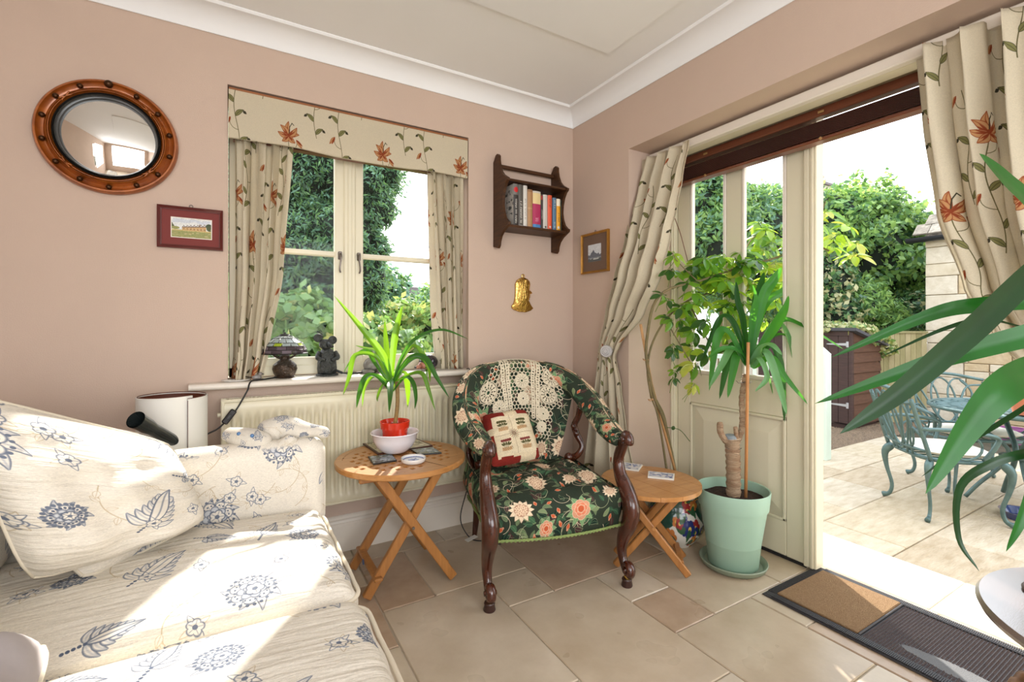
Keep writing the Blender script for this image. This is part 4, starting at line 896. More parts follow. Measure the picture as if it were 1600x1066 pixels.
for (u, v) in ((373, 678), (394, 681)): put('eye', ell(D(u, v, 1.527), .0062), mat('blue_bead', rgb(62, 110, 160), .1, coat=1), t, 180)

# ================================================================ BEHIND THE SOFA ARM: white cylinder and black tube
m_card = mat('white_card', rgb(226, 224, 216), .7, spec=.2, var=.02); m_bin = mat('brown_lining', rgb(92, 44, 24), .6)
cx, cy = -2.000, -.235; t = thing('paper_bin', 'tall white card cylinder with a brown lining standing behind the sofa arm', 'bin', (cx, cy, 0))
r0 = .110
def spir(a, z, off): th = R(-60) + a * R(372); rr = r0 - .010 * a + off; return (cx + rr * math.cos(th), cy + rr * math.sin(th), z + .010 * a)
put('outer_card', MB().grid(lambda a, b: spir(a, b * .800, 0), 72, 2), m_card, t, 180)
put('lining', MB().grid(lambda a, b: spir(a, b * .806, -.004), 72, 2, flip=True), m_bin, t, 180)
put('rim', MB().tube([spir(a, .801, -.002) for a in np.linspace(0, 1, 60)], .0028, 6), m_card, t, 180)
put('bottom', MB().lathe([(0, .002), (.098, .002), (.098, .010), (0, .010)], (cx, cy, 0), 32), m_card, t)
m_tube = mat('black_plastic_tube', rgb(40, 46, 46), .22, coat=.3)
a = D(212, 656, 1.46); b_ = D(280, 694, 1.66); dr = (b_ - a).normalized()
t = thing('vacuum_tube', 'black plastic tube with a slanted open end poking up beside the white cylinder', 'tube', (b_.x, b_.y, 0))
k = MB(); path = [a + dr * s_ for s_ in np.linspace(0, .30, 12)]; n0 = 0; k.tube(path, [.027] + [.024] * 2 + [.020] * 9, 20, caps=False); k.tube([p for p in path[:6]][::-1], [.0185] * 5 + [.024], 20, caps=False)
for i in range(20): pass
put('pipe', k, m_tube, t, 180)
end = path[-1]; put('hose', MB().tube(spline([end - dr * .02, end + dr * .05, Vector((end.x + .10, -.30, .35)), Vector((end.x + .12, -.28, .05)), Vector((end.x + .16, -.22, .025))], 26), .018, 12), m_tube, t, 180)

# ================================================================ TABLES
m_teak = mat('golden_teak', rgb(194, 140, 82), .36, col2=rgb(166, 110, 56), vs=7, stretch=(1, 9, 9), coat=.25, bump=.05, bs=60)
m_teak2 = mat('golden_teak_leg', rgb(182, 124, 64), .4, col2=rgb(146, 94, 44), vs=8, stretch=(6, 6, .8), coat=.2)
# slatted-grid round table
TX, TY, TZ = -1.195, -.362, .508; TR = .268
t = thing('folding_table', 'round golden teak folding table with a pierced grid top, beside the sofa', 'table', (TX, TY, 0))
ang = R(24); pitch = .0385; hs = .0085
def top_cells():
    """annular rim + square-holed grid, built as small top, bottom and hole walls"""
    m = MB(); step = pitch / 2; N = 16
    hole = set()
    for i in range(-N, N + 1):
        for j in range(-N, N + 1): 
            if i % 2 and j % 2 and math.hypot(i * step, j * step) < TR - .055 and not abs(i) <= 1 : hole.add((i, j))
    z0, z1 = TZ - .022, TZ
    V = {}
    def vid(x, y, z):
        k_ = (round(x, 5), round(y, 5), round(z, 5))
        if k_ not in V: V[k_] = len(m.v); m.v.append((x, y, z)); m.uv.append((x, y))
        return V[k_]
    inner = []
    for i in range(-N, N + 1):
        for j in range(-N, N + 1):
            x, y = i * step, j * step
            if max(math.hypot(x + a_ * step / 2, y + b_ * step / 2) for a_ in (-1, 1) for b_ in (-1, 1)) > TR - .012: continue
            inner.append((i, j))
    S_ = set(inner)
    for (i, j) in inner:
        x0_, x1_, y0_, y1_ = (i - .5) * step, (i + .5) * step, (j - .5) * step, (j + .5) * step
        if (i, j) not in hole:
            for z, fl_ in ((z1, 0), (z0, 1)):
                q = (vid(x0_, y0_, z), vid(x1_, y0_, z), vid(x1_, y1_, z), vid(x0_, y1_, z)); m.f.append(q[::-1] if fl_ else q)
        else:
            c4 = [(x0_, y0_), (x1_, y0_), (x1_, y1_), (x0_, y1_)]
            for k_ in range(4): p, q = c4[k_], c4[(k_ + 1) % 4]; m.f.append((vid(*p, z0), vid(*p, z1), vid(*q, z1), vid(*q, z0)))
    # rim ring overlaps the stepped edge of the grid, 0.4 mm proud
    n = 96; ri = TR - .030
    m.lathe([(ri, z0 - .0006), (ri, z1 + .0006), (TR - .004, z1 + .0006), (TR, z1 - .004), (TR, z0 + .004), (TR - .004, z0 - .0006), (ri, z0 - .0006)], (0, 0, 0), n)
    return m
k = top_cells(); k.xf(Matrix.Translation((TX, TY, 0)) @ Matrix.Rotation(ang, 4, 'Z')); put('pierced_top', k, m_teak, t, 30)
k = MB(); k.box(-TR + .004, TR - .004, -.0009, .0009, TZ - .024, TZ + .0009); k.xf(Matrix.Translation((TX, TY, 0)) @ Matrix.Rotation(ang + R(90), 4, 'Z')); put('fold_seam', k, mat('dark_joint', rgb(70, 40, 20), .8), t, 0)
for yy in (-.49, -.215): put('top_batten', MB().box(TX - .205, TX + .205, yy - .011, yy + .011, TZ - .048, TZ - .023, .004), m_teak2, t)
for (y, s_) in ((-.505, 1), (-.200, 1), (-.480, -1), (-.225, -1)):
    xa, xb = (TX - .175, TX + .130) if s_ < 0 else (TX + .175, TX - .130)
    put('leg', MB().bar((xa, y, .012), (xb, y, TZ - .036), .020, .036, (0, 1, 0), .003).box(0, .0001, 0, .0001, 0, .0001), m_teak2, t) if False else put('leg', MB().bar((xa, y, .014), (xb, y, TZ - .036), .036, .022, (0, 1, 0), .003), m_teak2, t)
for x in (TX - .135, TX + .135): put('stretcher', MB().bar((x, -.515, .085), (x, -.195, .085 + .0), .034, .014, (0, 0, 1), .004), m_teak2, t)
put('pivot_bolt', MB().tube([(TX, -.52, .258), (TX, -.49, .258)], .006, 10).tube([(TX, -.215, .258), (TX, -.185, .258)], .006, 10), m_iron, t)
put('hinge_cap', MB().tube([(TX - .153, -.34, .087), (TX - .156, -.34, .087)], .011, 14), mat('blue_plastic_cap', rgb(60, 80, 120), .4), t)

# small low table, boards for a top
T2 = Vector((-.222, -.838, 0)); T2Z = .376; A2 = math.atan2(-.208, .218); R2 = .213
t = thing('folding_table', 'low round golden teak folding table with a plank top, right of the armchair', 'table', T2)
M2 = Matrix.Translation(T2) @ Matrix.Rotation(A2, 4, 'Z')
cuts = [-.213, -.129, -.045, .042, .128, .213]
for a_, b_ in zip(cuts, cuts[1:]):
    pts = []; a2, b2 = a_ + .0008, b_ - .0008
    xs = [lerp(a2, b2, i / 8) for i in range(9)]
    pts = [(x, -math.sqrt(max(0, R2 ** 2 - x * x))) for x in xs] + [(x, math.sqrt(max(0, R2 ** 2 - x * x))) for x in xs[::-1]]
    pts = [p for i, p in enumerate(pts) if i == 0 or (abs(p[0] - pts[i - 1][0]) + abs(p[1] - pts[i - 1][1])) > 1e-5]
    if abs(pts[0][0] - pts[-1][0]) + abs(pts[0][1] - pts[-1][1]) < 1e-5: pts.pop()
    put('plank', MB().prism(pts, .018, M2 @ Matrix.Rotation(R(45), 4, 'Z') @ Matrix.Translation((0, 0, T2Z - .018))), m_teak, t, 30)
for yy in (-.07, .07): put('top_batten', MB().box(-.165, .165, yy - .009, yy + .009, T2Z - .040, T2Z - .0185, .003).xf(M2), m_teak2, t)
for (y, s_) in ((-.082, 1), (.082, 1), (-.058, -1), (.058, -1)):
    xa, xb = s_ * .150, -s_ * .120; put('leg', MB().bar((xa, y, .014), (xb, y, T2Z - .030), .030, .020, (0, 1, 0), .004).xf(M2), m_teak2, t)
for x in (-.118, .118): put('stretcher', MB().bar((x, -.09, .070), (x, .09, .070), .024, .013, (0, 0, 1), .003).xf(M2), m_teak2, t)
k = MB(); k.tube([(.01, -.095, .200), (.01, -.088, .200)], .008, 10).xf(M2); put('pivot_peg', k, m_teak, t)

# things on table one
def flat_on(name, label, cs, z, th, mt, img, seed, cat, grp=None, rimmat=None, border=.0):
    cs = [Vector((c[0], c[1], z)) for c in cs]; cen = sum(cs, Vector()) / 4; t = thing(name, label, cat, (cen.x, cen.y, z), grp)
    m = MB(); lo = [c for c in cs]; hi = [c + UP * th for c in cs]; m.add(lo + hi, [(3, 2, 1, 0), (4, 5, 6, 7), (0, 1, 5, 4), (1, 2, 6, 5), (2, 3, 7, 6), (3, 0, 4, 7)]); put('board', m, rimmat or mt, t, 0)
    ins = [c.lerp(cen, border) + UP * (th + .0004) for c in cs]; p = MB().add(ins, [(0, 1, 2, 3)], [(0, 0), (1, 0), (1, 1), (0, 1)]); put('printed_face', p, mat(name + '_print', (1, 1, 1), .25, img=img, coat=.5), t, 0); return t
zt = TZ + .001
ftop = flat_on('table_mat', 'rectangular framed place mat under the white bowl on the pierced table', [ZZ(590, 711, zt), ZZ(676, 698, zt), ZZ(650, 687, zt), ZZ(567, 695, zt)], zt, .006, m_dbrown, view_print(3, (C255(196, 182, 156), C255(150, 140, 110), C255(176, 164, 136), C255(120, 110, 90), C255(214, 200, 172))), 3, 'place mat', None, m_dbrown, .07)
V1 = (C255(130, 140, 150), C255(80, 96, 72), C255(170, 178, 182), C255(96, 110, 110), C255(40, 40, 38))
flat_on('coaster', 'dark-edged scenic coaster left of the blue and white dish', [ZZ(583, 727, zt), ZZ(620, 721, zt), ZZ(612, 711, zt), ZZ(575, 715, zt)], zt, .005, m_black, view_print(5, V1), 1, 'coaster', None, m_black, .03)
flat_on('coaster', 'dark-edged scenic coaster behind the blue and white dish', [ZZ(654, 712, zt), ZZ(690, 709, zt), ZZ(676, 700, zt), ZZ(642, 704, zt)], zt, .005, m_black, view_print(9, V1), 1, 'coaster', None, m_black, .03)
c = ZZ(646, 722, zt); rd = .050
t = thing('ashtray_dish', 'small blue and white china dish on the near edge of the pierced table', 'dish', (c.x, c.y, zt)); m_ch = bpy.data.materials['white_china']
put('dish_body', MB().lathe([(0, 0), (rd * .86, 0), (rd * .97, .006), (rd, .017), (rd * .98, .019), (rd * .93, .017), (rd * .88, .008), (0, .007)], (c.x, c.y, zt), 40), m_ch, t, 50)
k = MB().grid(lambda a, b: (c.x + rd * .95 * b * math.cos(2 * PI * a), c.y + rd * .95 * b * math.sin(2 * PI * a), zt + .0078 + (.010 * max(0, b - .9) / .1)), 36, 8, cu=True, uvf=lambda a, b: (.5 + .5 * b * math.cos(2 * PI * a), .5 + .5 * b * math.sin(2 * PI * a)))
put('painted_face', k, mat('blue_transfer_china', (1, 1, 1), .15, img=blue_china(), coat=.6), t, 180)
bc = ZZ(617, 690, zt + .008); bc = Vector((-1.205, -.300, TZ + .0075))
t = thing('bowl', 'white melamine bowl holding the red plant pot on the round table', 'bowl', bc)
put('bowl_body', MB().lathe([(0, 0), (.052, 0), (.056, .004), (.078, .024), (.092, .052), (.098, .078), (.103, .082), (.101, .086), (.095, .083), (.089, .054), (.075, .028), (.052, .008), (0, .006)], bc, 48), mat('glossy_white_melamine', rgb(232, 226, 230), .12, coat=.5), t, 60)
pc = bc + UP * .012
t = thing('potted_dracaena', 'green-leaved young dracaena in a red plastic pot standing in the white bowl', 'plant', pc)
m_redp = mat('red_plastic_pot', rgb(206, 48, 22), .22, coat=.4, trans=.12); m_soil = mat('potting_soil', rgb(74, 50, 36), .95, col2=rgb(40, 28, 22), vs=60, bump=1.5, bs=120)
prp = [(0, 0), (.047, 0), (.053, .055), (.056, .088), (.062, .089), (.065, .118), (.063, .120), (.060, .116), (.057, .090), (.045, .004), (0, .004)]
put('pot', MB().lathe([(r * .98, z) for r, z in prp], pc, 40), m_redp, t, 50); put('soil', MB().lathe([(0, .100), (.058, .098)], pc, 24), m_soil, t, 180)
def leafmat(n, c1, c2, tc, tr=.35, rough=.32, coat=.2, spec=.4):
    m = mat(n, rgb(*c1), rough, spec=spec, col2=rgb(*c2), vs=9, stretch=(1, 1, 1), trans=tr, tcol=rgb(*tc), coat=coat); return m
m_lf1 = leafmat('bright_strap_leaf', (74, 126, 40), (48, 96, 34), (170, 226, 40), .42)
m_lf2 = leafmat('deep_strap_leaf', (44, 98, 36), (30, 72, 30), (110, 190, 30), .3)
def strap(path, w, fold=.25, n=22, tip=.25, base=.45, twist=0.0, up=(-.34, -.58, .70), crossn=6, wpow=.8):
    P = spline(path, n); m = MB(); vs = []; uvs = []
    for i, p in enumerate(P):
        t_ = i / n; T_ = (P[min(i + 1, n)] - P[max(i - 1, 0)]).normalized(); sd_ = T_.cross(Vector(up))
        if sd_.length < .12: sd_ = T_.cross(Vector((.3, .8, .2)))
        sd_.normalize(); nn_ = sd_.cross(T_).normalized()
        if twist: rq = Matrix.Rotation(twist * t_, 3, T_); sd_ = rq @ sd_; nn_ = rq @ nn_
        ww = w * (base + (1 - base) * math.sin(min(1, t_ / .45) * PI / 2)) * (1 - max(0, (t_ - .45) / .55) ** 1.8) ** wpow + .0004
        for k_ in range(crossn + 1):
            c_ = k_ / crossn * 2 - 1; vs.append(p + sd_ * c_ * ww / 2 + nn_ * (abs(c_) * fold * ww)); uvs.append((k_ / crossn, t_))
    q = crossn + 1
    m.add(vs, [(i * q + k_, i * q + k_ + 1, (i + 1) * q + k_ + 1, (i + 1) * q + k_) for i in range(n) for k_ in range(crossn)], uvs); return m
root = pc + Vector((0, 0, .100))
put('stem', MB().tube(spline([root, root + Vector((.006, -.004, .05)), root + Vector((.010, -.006, .11)), root + Vector((.008, -.004, .19))], 14), [.010, .010, .009, .009, .009] + [.009] * 10, 10), mat('young_brown_stem', rgb(120, 86, 60), .7, col2=rgb(150, 130, 70), vs=40, bump=.6, bs=90), t, 180)
dz = CAM.copy(); kd = (pc - CAM).dot(FW)
for (u0, v0, pts, w, dk_, mm) in (
    (612, 600, [(600, 560), (570, 520), (522, 462)], .034, -.04, 0), (612, 590, [(616, 540), (622, 505), (629, 478)], .034, .03, 0), (612, 590, [(606, 560), (603, 530), (601, 500)], .026, .06, 0),
    (614, 600, [(628, 560), (650, 530), (690, 516), (732, 530)], .022, .0, 1), (614, 595, [(640, 560), (664, 560), (682, 590), (702, 622)], .026, -.05, 1),
    (612, 600, [(590, 560), (556, 556), (546, 590), (536, 618)], .026, -.08, 0), (612, 604, [(586, 568), (572, 548), (552, 560), (536, 584)], .020, .04, 1),
    (612, 612, [(590, 590), (572, 590), (562, 615), (557, 638)], .028, -.08, 1), (612, 612, [(600, 596), (585, 588), (570, 606), (566, 636)], .022, -.03, 0),
    (612, 615, [(608, 596), (610, 600), (610, 618), (608, 646)], .030, -.12, 1), (614, 612, [(634, 590), (646, 600), (650, 622), (648, 640)], .020, -.06, 1),
    (612, 610, [(624, 585), (634, 588), (638, 615), (637, 638)], .030, .06, 0), (614, 600, [(640, 586), (660, 585), (670, 610), (680, 642)], .022, -.02, 0),
    (614, 590, [(640, 545), (656, 548), (670, 575), (672, 598)], .026, .05, 0), (612, 600, [(596, 570), (588, 550), (572, 545), (555, 540)], .022, .08, 0),
    (612, 612, [(602, 600), (594, 610), (590, 622), (590, 628)], .014, -.05, 0), (614, 602, [(630, 575), (650, 560), (664, 570), (668, 590)], .020, .10, 1),
    (612, 598, [(600, 572), (600, 560), (604, 566), (606, 580)], .018, .09, 0)):
    n_ = len(pts); P = [D(u0, v0, kd + dk_ * .1)] + [D(u, v, kd + dk_ * (i + 1) / n_ * 2) for i, (u, v) in enumerate(pts)]
    lo_ = TZ + .02
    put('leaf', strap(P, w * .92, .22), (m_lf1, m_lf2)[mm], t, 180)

# coasters on table two
V2 = (C255(214, 216, 222), C255(90, 110, 160), C255(196, 200, 210), C255(110, 130, 176), C255(222, 222, 226))
z2 = T2Z + .0005
flat_on('coaster', 'white and blue printed coaster at the back of the low plank table', [ZZ(962, 733, z2), ZZ(998, 737, z2), ZZ(1004, 728, z2), ZZ(968, 723, z2)], z2, .006, m_card, view_print(11, V2), 1, 'coaster', None, m_card, .05)
flat_on('coaster', 'white and blue printed coaster at the middle of the low plank table', [ZZ(1012, 747, z2), ZZ(1053, 751, z2), ZZ(1054, 742, z2), ZZ(1013, 738, z2)], z2, .006, m_card, view_print(12, V2), 1, 'coaster', None, m_card, .05)
# ================================================================ ARMCHAIR
CO = Vector((-.707, -.835, 0)); CX_ = Vector((.971, -.240, 0)); CY_ = Vector((.240, .971, 0))
MC = Matrix(((CX_.x, CY_.x, 0, CO.x), (CX_.y, CY_.y, 0, CO.y), (0, 0, 1, 0), (0, 0, 0, 1)))
IMG_CH = chair_print()
m_chf = mat('green_floral_upholstery', (1, 1, 1), .75, spec=.2, img=IMG_CH, imscale=1.0, bump=.2, bs=500)
m_chb = mat('green_floral_boxed', (1, 1, 1), .75, spec=.2, img=IMG_CH, imscale=1.55, box=True, bump=.2, bs=500)
m_ros = mat('polished_rosewood', rgb(86, 36, 16), .25, col2=rgb(32, 14, 9), vs=8, stretch=(4, 4, 1), coat=.4, spec=.6)
t = thing('armchair', 'victorian armchair in dark green floral tapestry with carved rosewood legs', 'armchair', CO); CH = t
def seat(a, b):
    u, v = 2 * a - 1, b    # v front to back over the top, b<0.25 is the front drop
    hw = .262 - .02 * max(0, v - .3)
    if v < .26:
        k = v / .26; ang_ = k * PI / 2; z = .245 + (.150) * math.sin(ang_) ** .9; y = .022 - .030 * math.sin(PI * min(1, k * .9)) + .028 * (1 - math.cos(ang_)); u2 = u
        y -= .035 * (1 - u * u); 
    else:
        k = (v - .26) / .74; y = .050 - .035 * (1 - u * u) * (1 - k) + k * .50; z = .395 + .040 * math.sin(PI * min(1, k * 1.1 + .05)) ** .7 * (1 - .6 * u * u)
        X, Y = u * 3.0, k * 3.4
        tf = (math.cos(PI * X) * math.cos(PI * Y)); z += .004 * (tf) 
        for (tx, ty) in TUFT: d = math.hypot((u - tx) * .26, (k - ty) * .48); z -= .040 * math.exp(-(d / .030) ** 1.2)
    return (u * hw, y, z - .02 * max(0, abs(u) - .85) / .15 * (1 if v > .26 else 0))
TUFT = [(-.66, .16), (-.22, .16), (.22, .16), (.66, .16), (-.44, .36), (0, .36), (.44, .36), (-.66, .56), (-.22, .56), (.22, .56), (.66, .56), (-.4, .76), (0, .76), (.4, .76)]
put('seat', MB().grid(seat, 72, 80, uvf=lambda a, b: (a * .95 + .02, b * 1.2 + .02)).grid(lambda a, b: seat(a, b * 0)[:2] + (.245,) if False else (lerp(-.262, .262, a), lerp(.02, .54, b), .250), 4, 4, flip=True).xf(MC), m_chf, t, 180)
for s_ in (-1, 1):
    put('seat_side', MB().grid(lambda a, b: (s_ * (.262 + .022 * math.sin(PI * b)), lerp(.03, .55, a), .245 + .150 * b), 20, 10, uvf=lambda a, b: (a * .55, b * .16), flip=s_ > 0).xf(MC), m_chf, t, 180)
for i, (tx, ty) in enumerate(TUFT):
    p = seat((tx + 1) / 2, .26 + ty * .74); put('button', MB().ball((p[0], p[1], p[2] + .004), .008, 10, 6, (1, 1, .6)).xf(MC), m_chb, t, 180)
m_gimp = mat('green_gimp_cord', rgb(146, 158, 92), .8, col2=rgb(104, 128, 72), vs=120)
pth = [(-.272, .5, .250), (-.272, .25, .250), (-.272, .06, .248)] + [(u * .265, .020 - .036 * (1 - u * u) - .008, .247) for u in np.linspace(-1, 1, 17)] + [(.272, .06, .248), (.272, .25, .250), (.272, .5, .250)]
P = spline(pth, 130); tw = MB()
for ph in (0, PI):
    tw.tube([Vector(p) + Vector((.0035 * math.sin(i * 1.1 + ph), 0, .0035 * math.cos(i * 1.1 + ph))) for i, p in enumerate(P)], .0038, 5)
put('braid', tw.xf(MC), m_gimp, t, 180)
def ztop(s): return .868 - .115 * abs(s) ** 2.4
def backP(s, tt, off=0.0):
    hw = .165 + .115 * tt ** .8; z = .40 + (ztop(s) - .40) * tt
    y = .500 + .105 * tt - (.105 * s * s) * (.4 + .6 * tt) - .018 * math.sin(PI * tt) * (1 - s * s)
    if tt > .93: y += (tt - .93) * .35
    return Vector((s * hw, y + off, z))
put('back_pad', MB().grid(lambda a, b: backP(2 * a - 1, b), 48, 40, uvf=lambda a, b: (.1 + a * .74, .45 + b * .64)).xf(MC), m_chf, t, 180)
put('back_outer', MB().grid(lambda a, b: backP(2 * a - 1, b, .055 - .03 * abs(2 * a - 1)), 24, 16, uvf=lambda a, b: (a * .56, b * .5), flip=True).xf(MC), m_chf, t, 180)
# the rolled arm that runs round the crest from knuckle to knuckle
half = [(.283, .035, .585), (.292, .120, .592), (.305, .215, .612), (.312, .300, .645), (.306, .375, .690), (.288, .445, .735), (.250, .520, .785), (.180, .575, .826), (.090, .602, .846), (0, .610, .852)]
full = [(-x, y, z) for x, y, z in half] + half[::-1][1:]
P = spline(full, 110); rr = []
for i in range(111):
    a = abs(i / 110 - .5) * 2; rr.append(.030 + .022 * math.sin(PI * min(1, max(0, (a - .12) / .88))) ** .8 if a > .12 else .030)
rr[0] = rr[-1] = .030
put('arm_roll', MB().tube(P, rr, 20, ratio=1.15, uvs_=1.0).xf(MC), mat('green_floral_roll', (1, 1, 1), .75, spec=.2, img=IMG_CH, imscale=1.5, bump=.2, bs=500), t, 180)
# infill below the left arm
def infill(sg):
    ms = MB(); top = [Vector(p) for p in half[3:8]]; bot = [Vector((.262, .36, .40)), Vector((.25, .42, .40)), Vector((.225, .47, .40)), Vector((.19, .50, .40)), Vector((.165, .505, .40))]
    tp, bt = spline(top, 14), spline(bot, 14)
    return ms.grid(lambda a, b: (lambda i: (sg * lerp(bt[i].x, tp[i].x, b), lerp(bt[i].y, tp[i].y, b) - .012 * math.sin(PI * b), lerp(bt[i].z, tp[i].z - .01, b)))(min(14, int(round(a * 14)))), 14, 12, uvf=lambda a, b: (a * .2 + .4, b * .3), flip=sg < 0)
put('arm_infill', infill(-1).xf(MC), m_chf, t, 180)
# carved supports and legs
def carve(pts, radii, name='leg', n=12, ratio=.8, lobes=()):
    m = MB(); P = spline(pts, 40); q = [interp([(i / (len(radii) - 1), r) for i, r in enumerate(radii)], k / 40)[0] for k in range(41)]; m.tube(P, q, n, ratio=ratio, up=(0, 1, 0) if False else None)
    for (p, r) in lobes: m.ball(p, r, 12, 8)
    return m
for s_ in (-1, 1):
    x = s_ * .288
    leg = [(x, .018, .595), (x, .040, .555), (x, .066, .500), (x * 1.0, .052, .440), (x * 1.01, .005, .385), (x * 1.01, -.028, .330), (x * 1.01, -.020, .270), (x, .020, .200), (x, .040, .140), (x, .030, .095), (x, .006, .062)]
    L = put('front_leg', carve(leg, [.026, .025, .025, .030, .037, .040, .037, .030, .024, .020, .019], ratio=.85, n=16).xf(MC), m_ros, t, 180)
    k = MB(); P_ = [(x, .002 - .020 * math.cos(a) * (1 - a / 12), .600 + .020 * math.sin(a) * (1 - a / 12) - .004) for a in np.linspace(-.6, 7.5, 26)]
    k.tube(P_, [.020] * 16 + [.014] * 6 + [.008] * 4, 12, ratio=1.0); k.tube([(x - .026, .0, .598), (x + .026, .0, .598)], [.012, .012], 14); put('knuckle_scroll', k.xf(MC), m_ros, L, 180)
    k = MB(); P_ = [(x, -.012 - .022 * math.cos(a) * (1 - a / 13), .072 + .024 * math.sin(a) * (1 - a / 13)) for a in np.linspace(-.9, 8.5, 30)]
    k.tube(P_, [.013] * 20 + [.010] * 6 + [.006] * 4, 12, ratio=1.4); k.tube([(x - .024, -.012, .070), (x + .024, -.012, .070)], [.009, .009], 12); put('foot_scroll', k.xf(MC), m_ros, L, 180)
    for (yy, zz, r) in ((-.050, .345, .010), (-.052, .318, .012), (-.046, .290, .010), (-.030, .262, .008)):
        put('carved_bead', MB().ball((x - s_ * .012, yy + .010, zz), r, 10, 8, (1.2, 1, 1.3)).xf(MC), m_ros, L, 180)
    put('caster_stem', MB().tube([(x, -.002, .024), (x, -.002, .052)], .012, 12).xf(MC), m_brass, L)
    put('caster_cup', MB().lathe([(0, 0), (.021, 0), (.023, .004), (.019, .024), (.021, .028), (.019, .032), (0, .032)], (x, -.002, .0), 24).xf(MC), mat('brown_caster', rgb(58, 34, 28), .4) if s_ < 0 else bpy.data.materials['brown_caster'], L, 50)
    x = s_ * .215
    put('rear_leg', carve([(x, .53, .30), (x, .545, .20), (x, .57, .10), (x, .605, .012)], [.022, .019, .016, .013]).xf(MC), m_ros, t, 180)
    x = s_ * .262
    sup = [(x * .90, .455, .400), (x * 1.0, .420, .425), (x * 1.08, .415, .470), (x * 1.02, .440, .520), (x * .98, .445, .565), (x * 1.03, .430, .61), (x * 1.05, .415, .66)]
    k = carve(sup, [.020, .016, .013, .017, .016, .015, .018], ratio=.8, lobes=[((x * .98, .425, .53), .016), ((x * .93, .43, .565), .013), ((x * .86, .445, .41), .022)])
    put('arm_support', k.xf(MC), m_ros, t, 180)

# crochet antimacassar, thread by thread over the chair back
m_lace = mat('ivory_crochet', rgb(232, 220, 194), .9, bump=.4, bs=900)
def laceP(x, y, off=.007):
    """x across (m, 0 centre), y down from crest (m)."""
    tt = 1 - (y / .46); s = x / .26
    if tt > 1:
        p = backP(s, 1.0); e = (tt - 1) * .46; return MC @ (p + Vector((0, -.012 + e * .9, .018 - e * e * 6)))
    p = backP(s, max(.02, tt)); bulge = .034 * max(0, (tt - .86) / .14) * 1.0
    return MC @ (p + Vector((0, -off - .004 - bulge, .012 * max(0, (tt - .9) / .1))))
LC = MB()
def thread(pts, r=.0019):
    r *= 1.25
    LC.tube([laceP(x, y) for x, y in pts], r, 4, caps=False)
def rosette(cx, cy, r):
    for q, th in ((1.0, .0020), (.86, .0024), (.56, .0022), (.22, .0024)): thread([(cx + r * q * math.cos(a), cy + r * q * math.sin(a)) for a in np.linspace(0, 2 * PI, 25)], th)
    for i in range(12):
        a = i * PI / 6
        thread([(cx + r * .22 * math.cos(a), cy + r * .22 * math.sin(a)), (cx + r * .56 * math.cos(a), cy + r * .56 * math.sin(a))], .0028)
        for d in (-.17, 0, .17): thread([(cx + r * .56 * math.cos(a), cy + r * .56 * math.sin(a)), (cx + r * .86 * math.cos(a + d), cy + r * .86 * math.sin(a + d))], .0028)
        thread([(cx + r * 1.0 * math.cos(a), cy + r * 1.0 * math.sin(a)), (cx + r * 1.14 * math.cos(a + .13), cy + r * 1.14 * math.sin(a + .13)), (cx + r * 1.0 * math.cos(a + .26), cy + r * 1.0 * math.sin(a + .26))], .0018)
ros = [(-.165, .105, .050), (.160, .045, .040), (.150, .135, .044), (-.120, .200, .036), (.020, .085, .034), (.130, .235, .030), (.02, .17, .030), (.125, .30, .026)]
for r_ in ros: rosette(*r_)
def inside(x, y):
    if y < -.035 or abs(x) > .215: return False
    lim = .27 - .10 * abs(x - .02) / .2
    if .08 < x < .17: lim = .36
    if x < -.18: lim = .17
    return y < lim and x * x / .215 ** 2 + max(0, (.03 - y)) ** 2 / .10 ** 2 < 1
hx = .0115
for j in range(-4, 40):
    for i in range(-22, 23):
        x = i * hx * .866 * 2 + (j % 2) * hx * .866; y = j * hx * 1.5
        if not inside(x, y): continue
        if any(math.hypot(x - a, y - b) < r * .98 for a, b, r in ros): continue
        V_ = [(x + hx * math.sin(k * PI / 3), y + hx * math.cos(k * PI / 3)) for k in range(6)]
        for k in (0, 1, 2): thread([V_[k], V_[k + 1]], .0019)
for x0 in (-.085, -.060, .068, .092):
    for d in (0, .014): thread([(x0 + d, y) for y in np.linspace(-.03, .26, 20)], .0030)
    for y in np.arange(-.03, .26, .012): thread([(x0, y), (x0 + .014, y + .006)], .0026); thread([(x0 + .014, y), (x0, y + .006)], .0026)
o = put('lace_antimacassar', LC, m_lace, smooth=180); tag(o, 'ivory crochet lace cover draped over the armchair back', 'lace cover')
IMG_TP = tapestry_print()
m_tap = mat('needlepoint_cover', (1, 1, 1), .85, spec=.15, img=IMG_TP, bump=.5, bs=300)
def cl(x, y, z): return tuple(MC @ Vector((x, y, z)))
cs = [cl(-.205, .300, .432), cl(.045, .345, .445), cl(.015, .480, .655), cl(-.215, .460, .640)]
m, e = pillow(*cs, .085, None, seed=3); L_ = 1 / .25
m.uv = [(u * 3.9 - .69 * 3.9, v * 3.9 - .33 * 3.9) for u, v in m.uv]
t = thing('tapestry_cushion', 'small cream needlepoint cushion with red corners and plant motifs on the armchair', 'cushion', (cs[0][0], cs[0][1], .432)); put('cover', m, m_tap, t, 180)

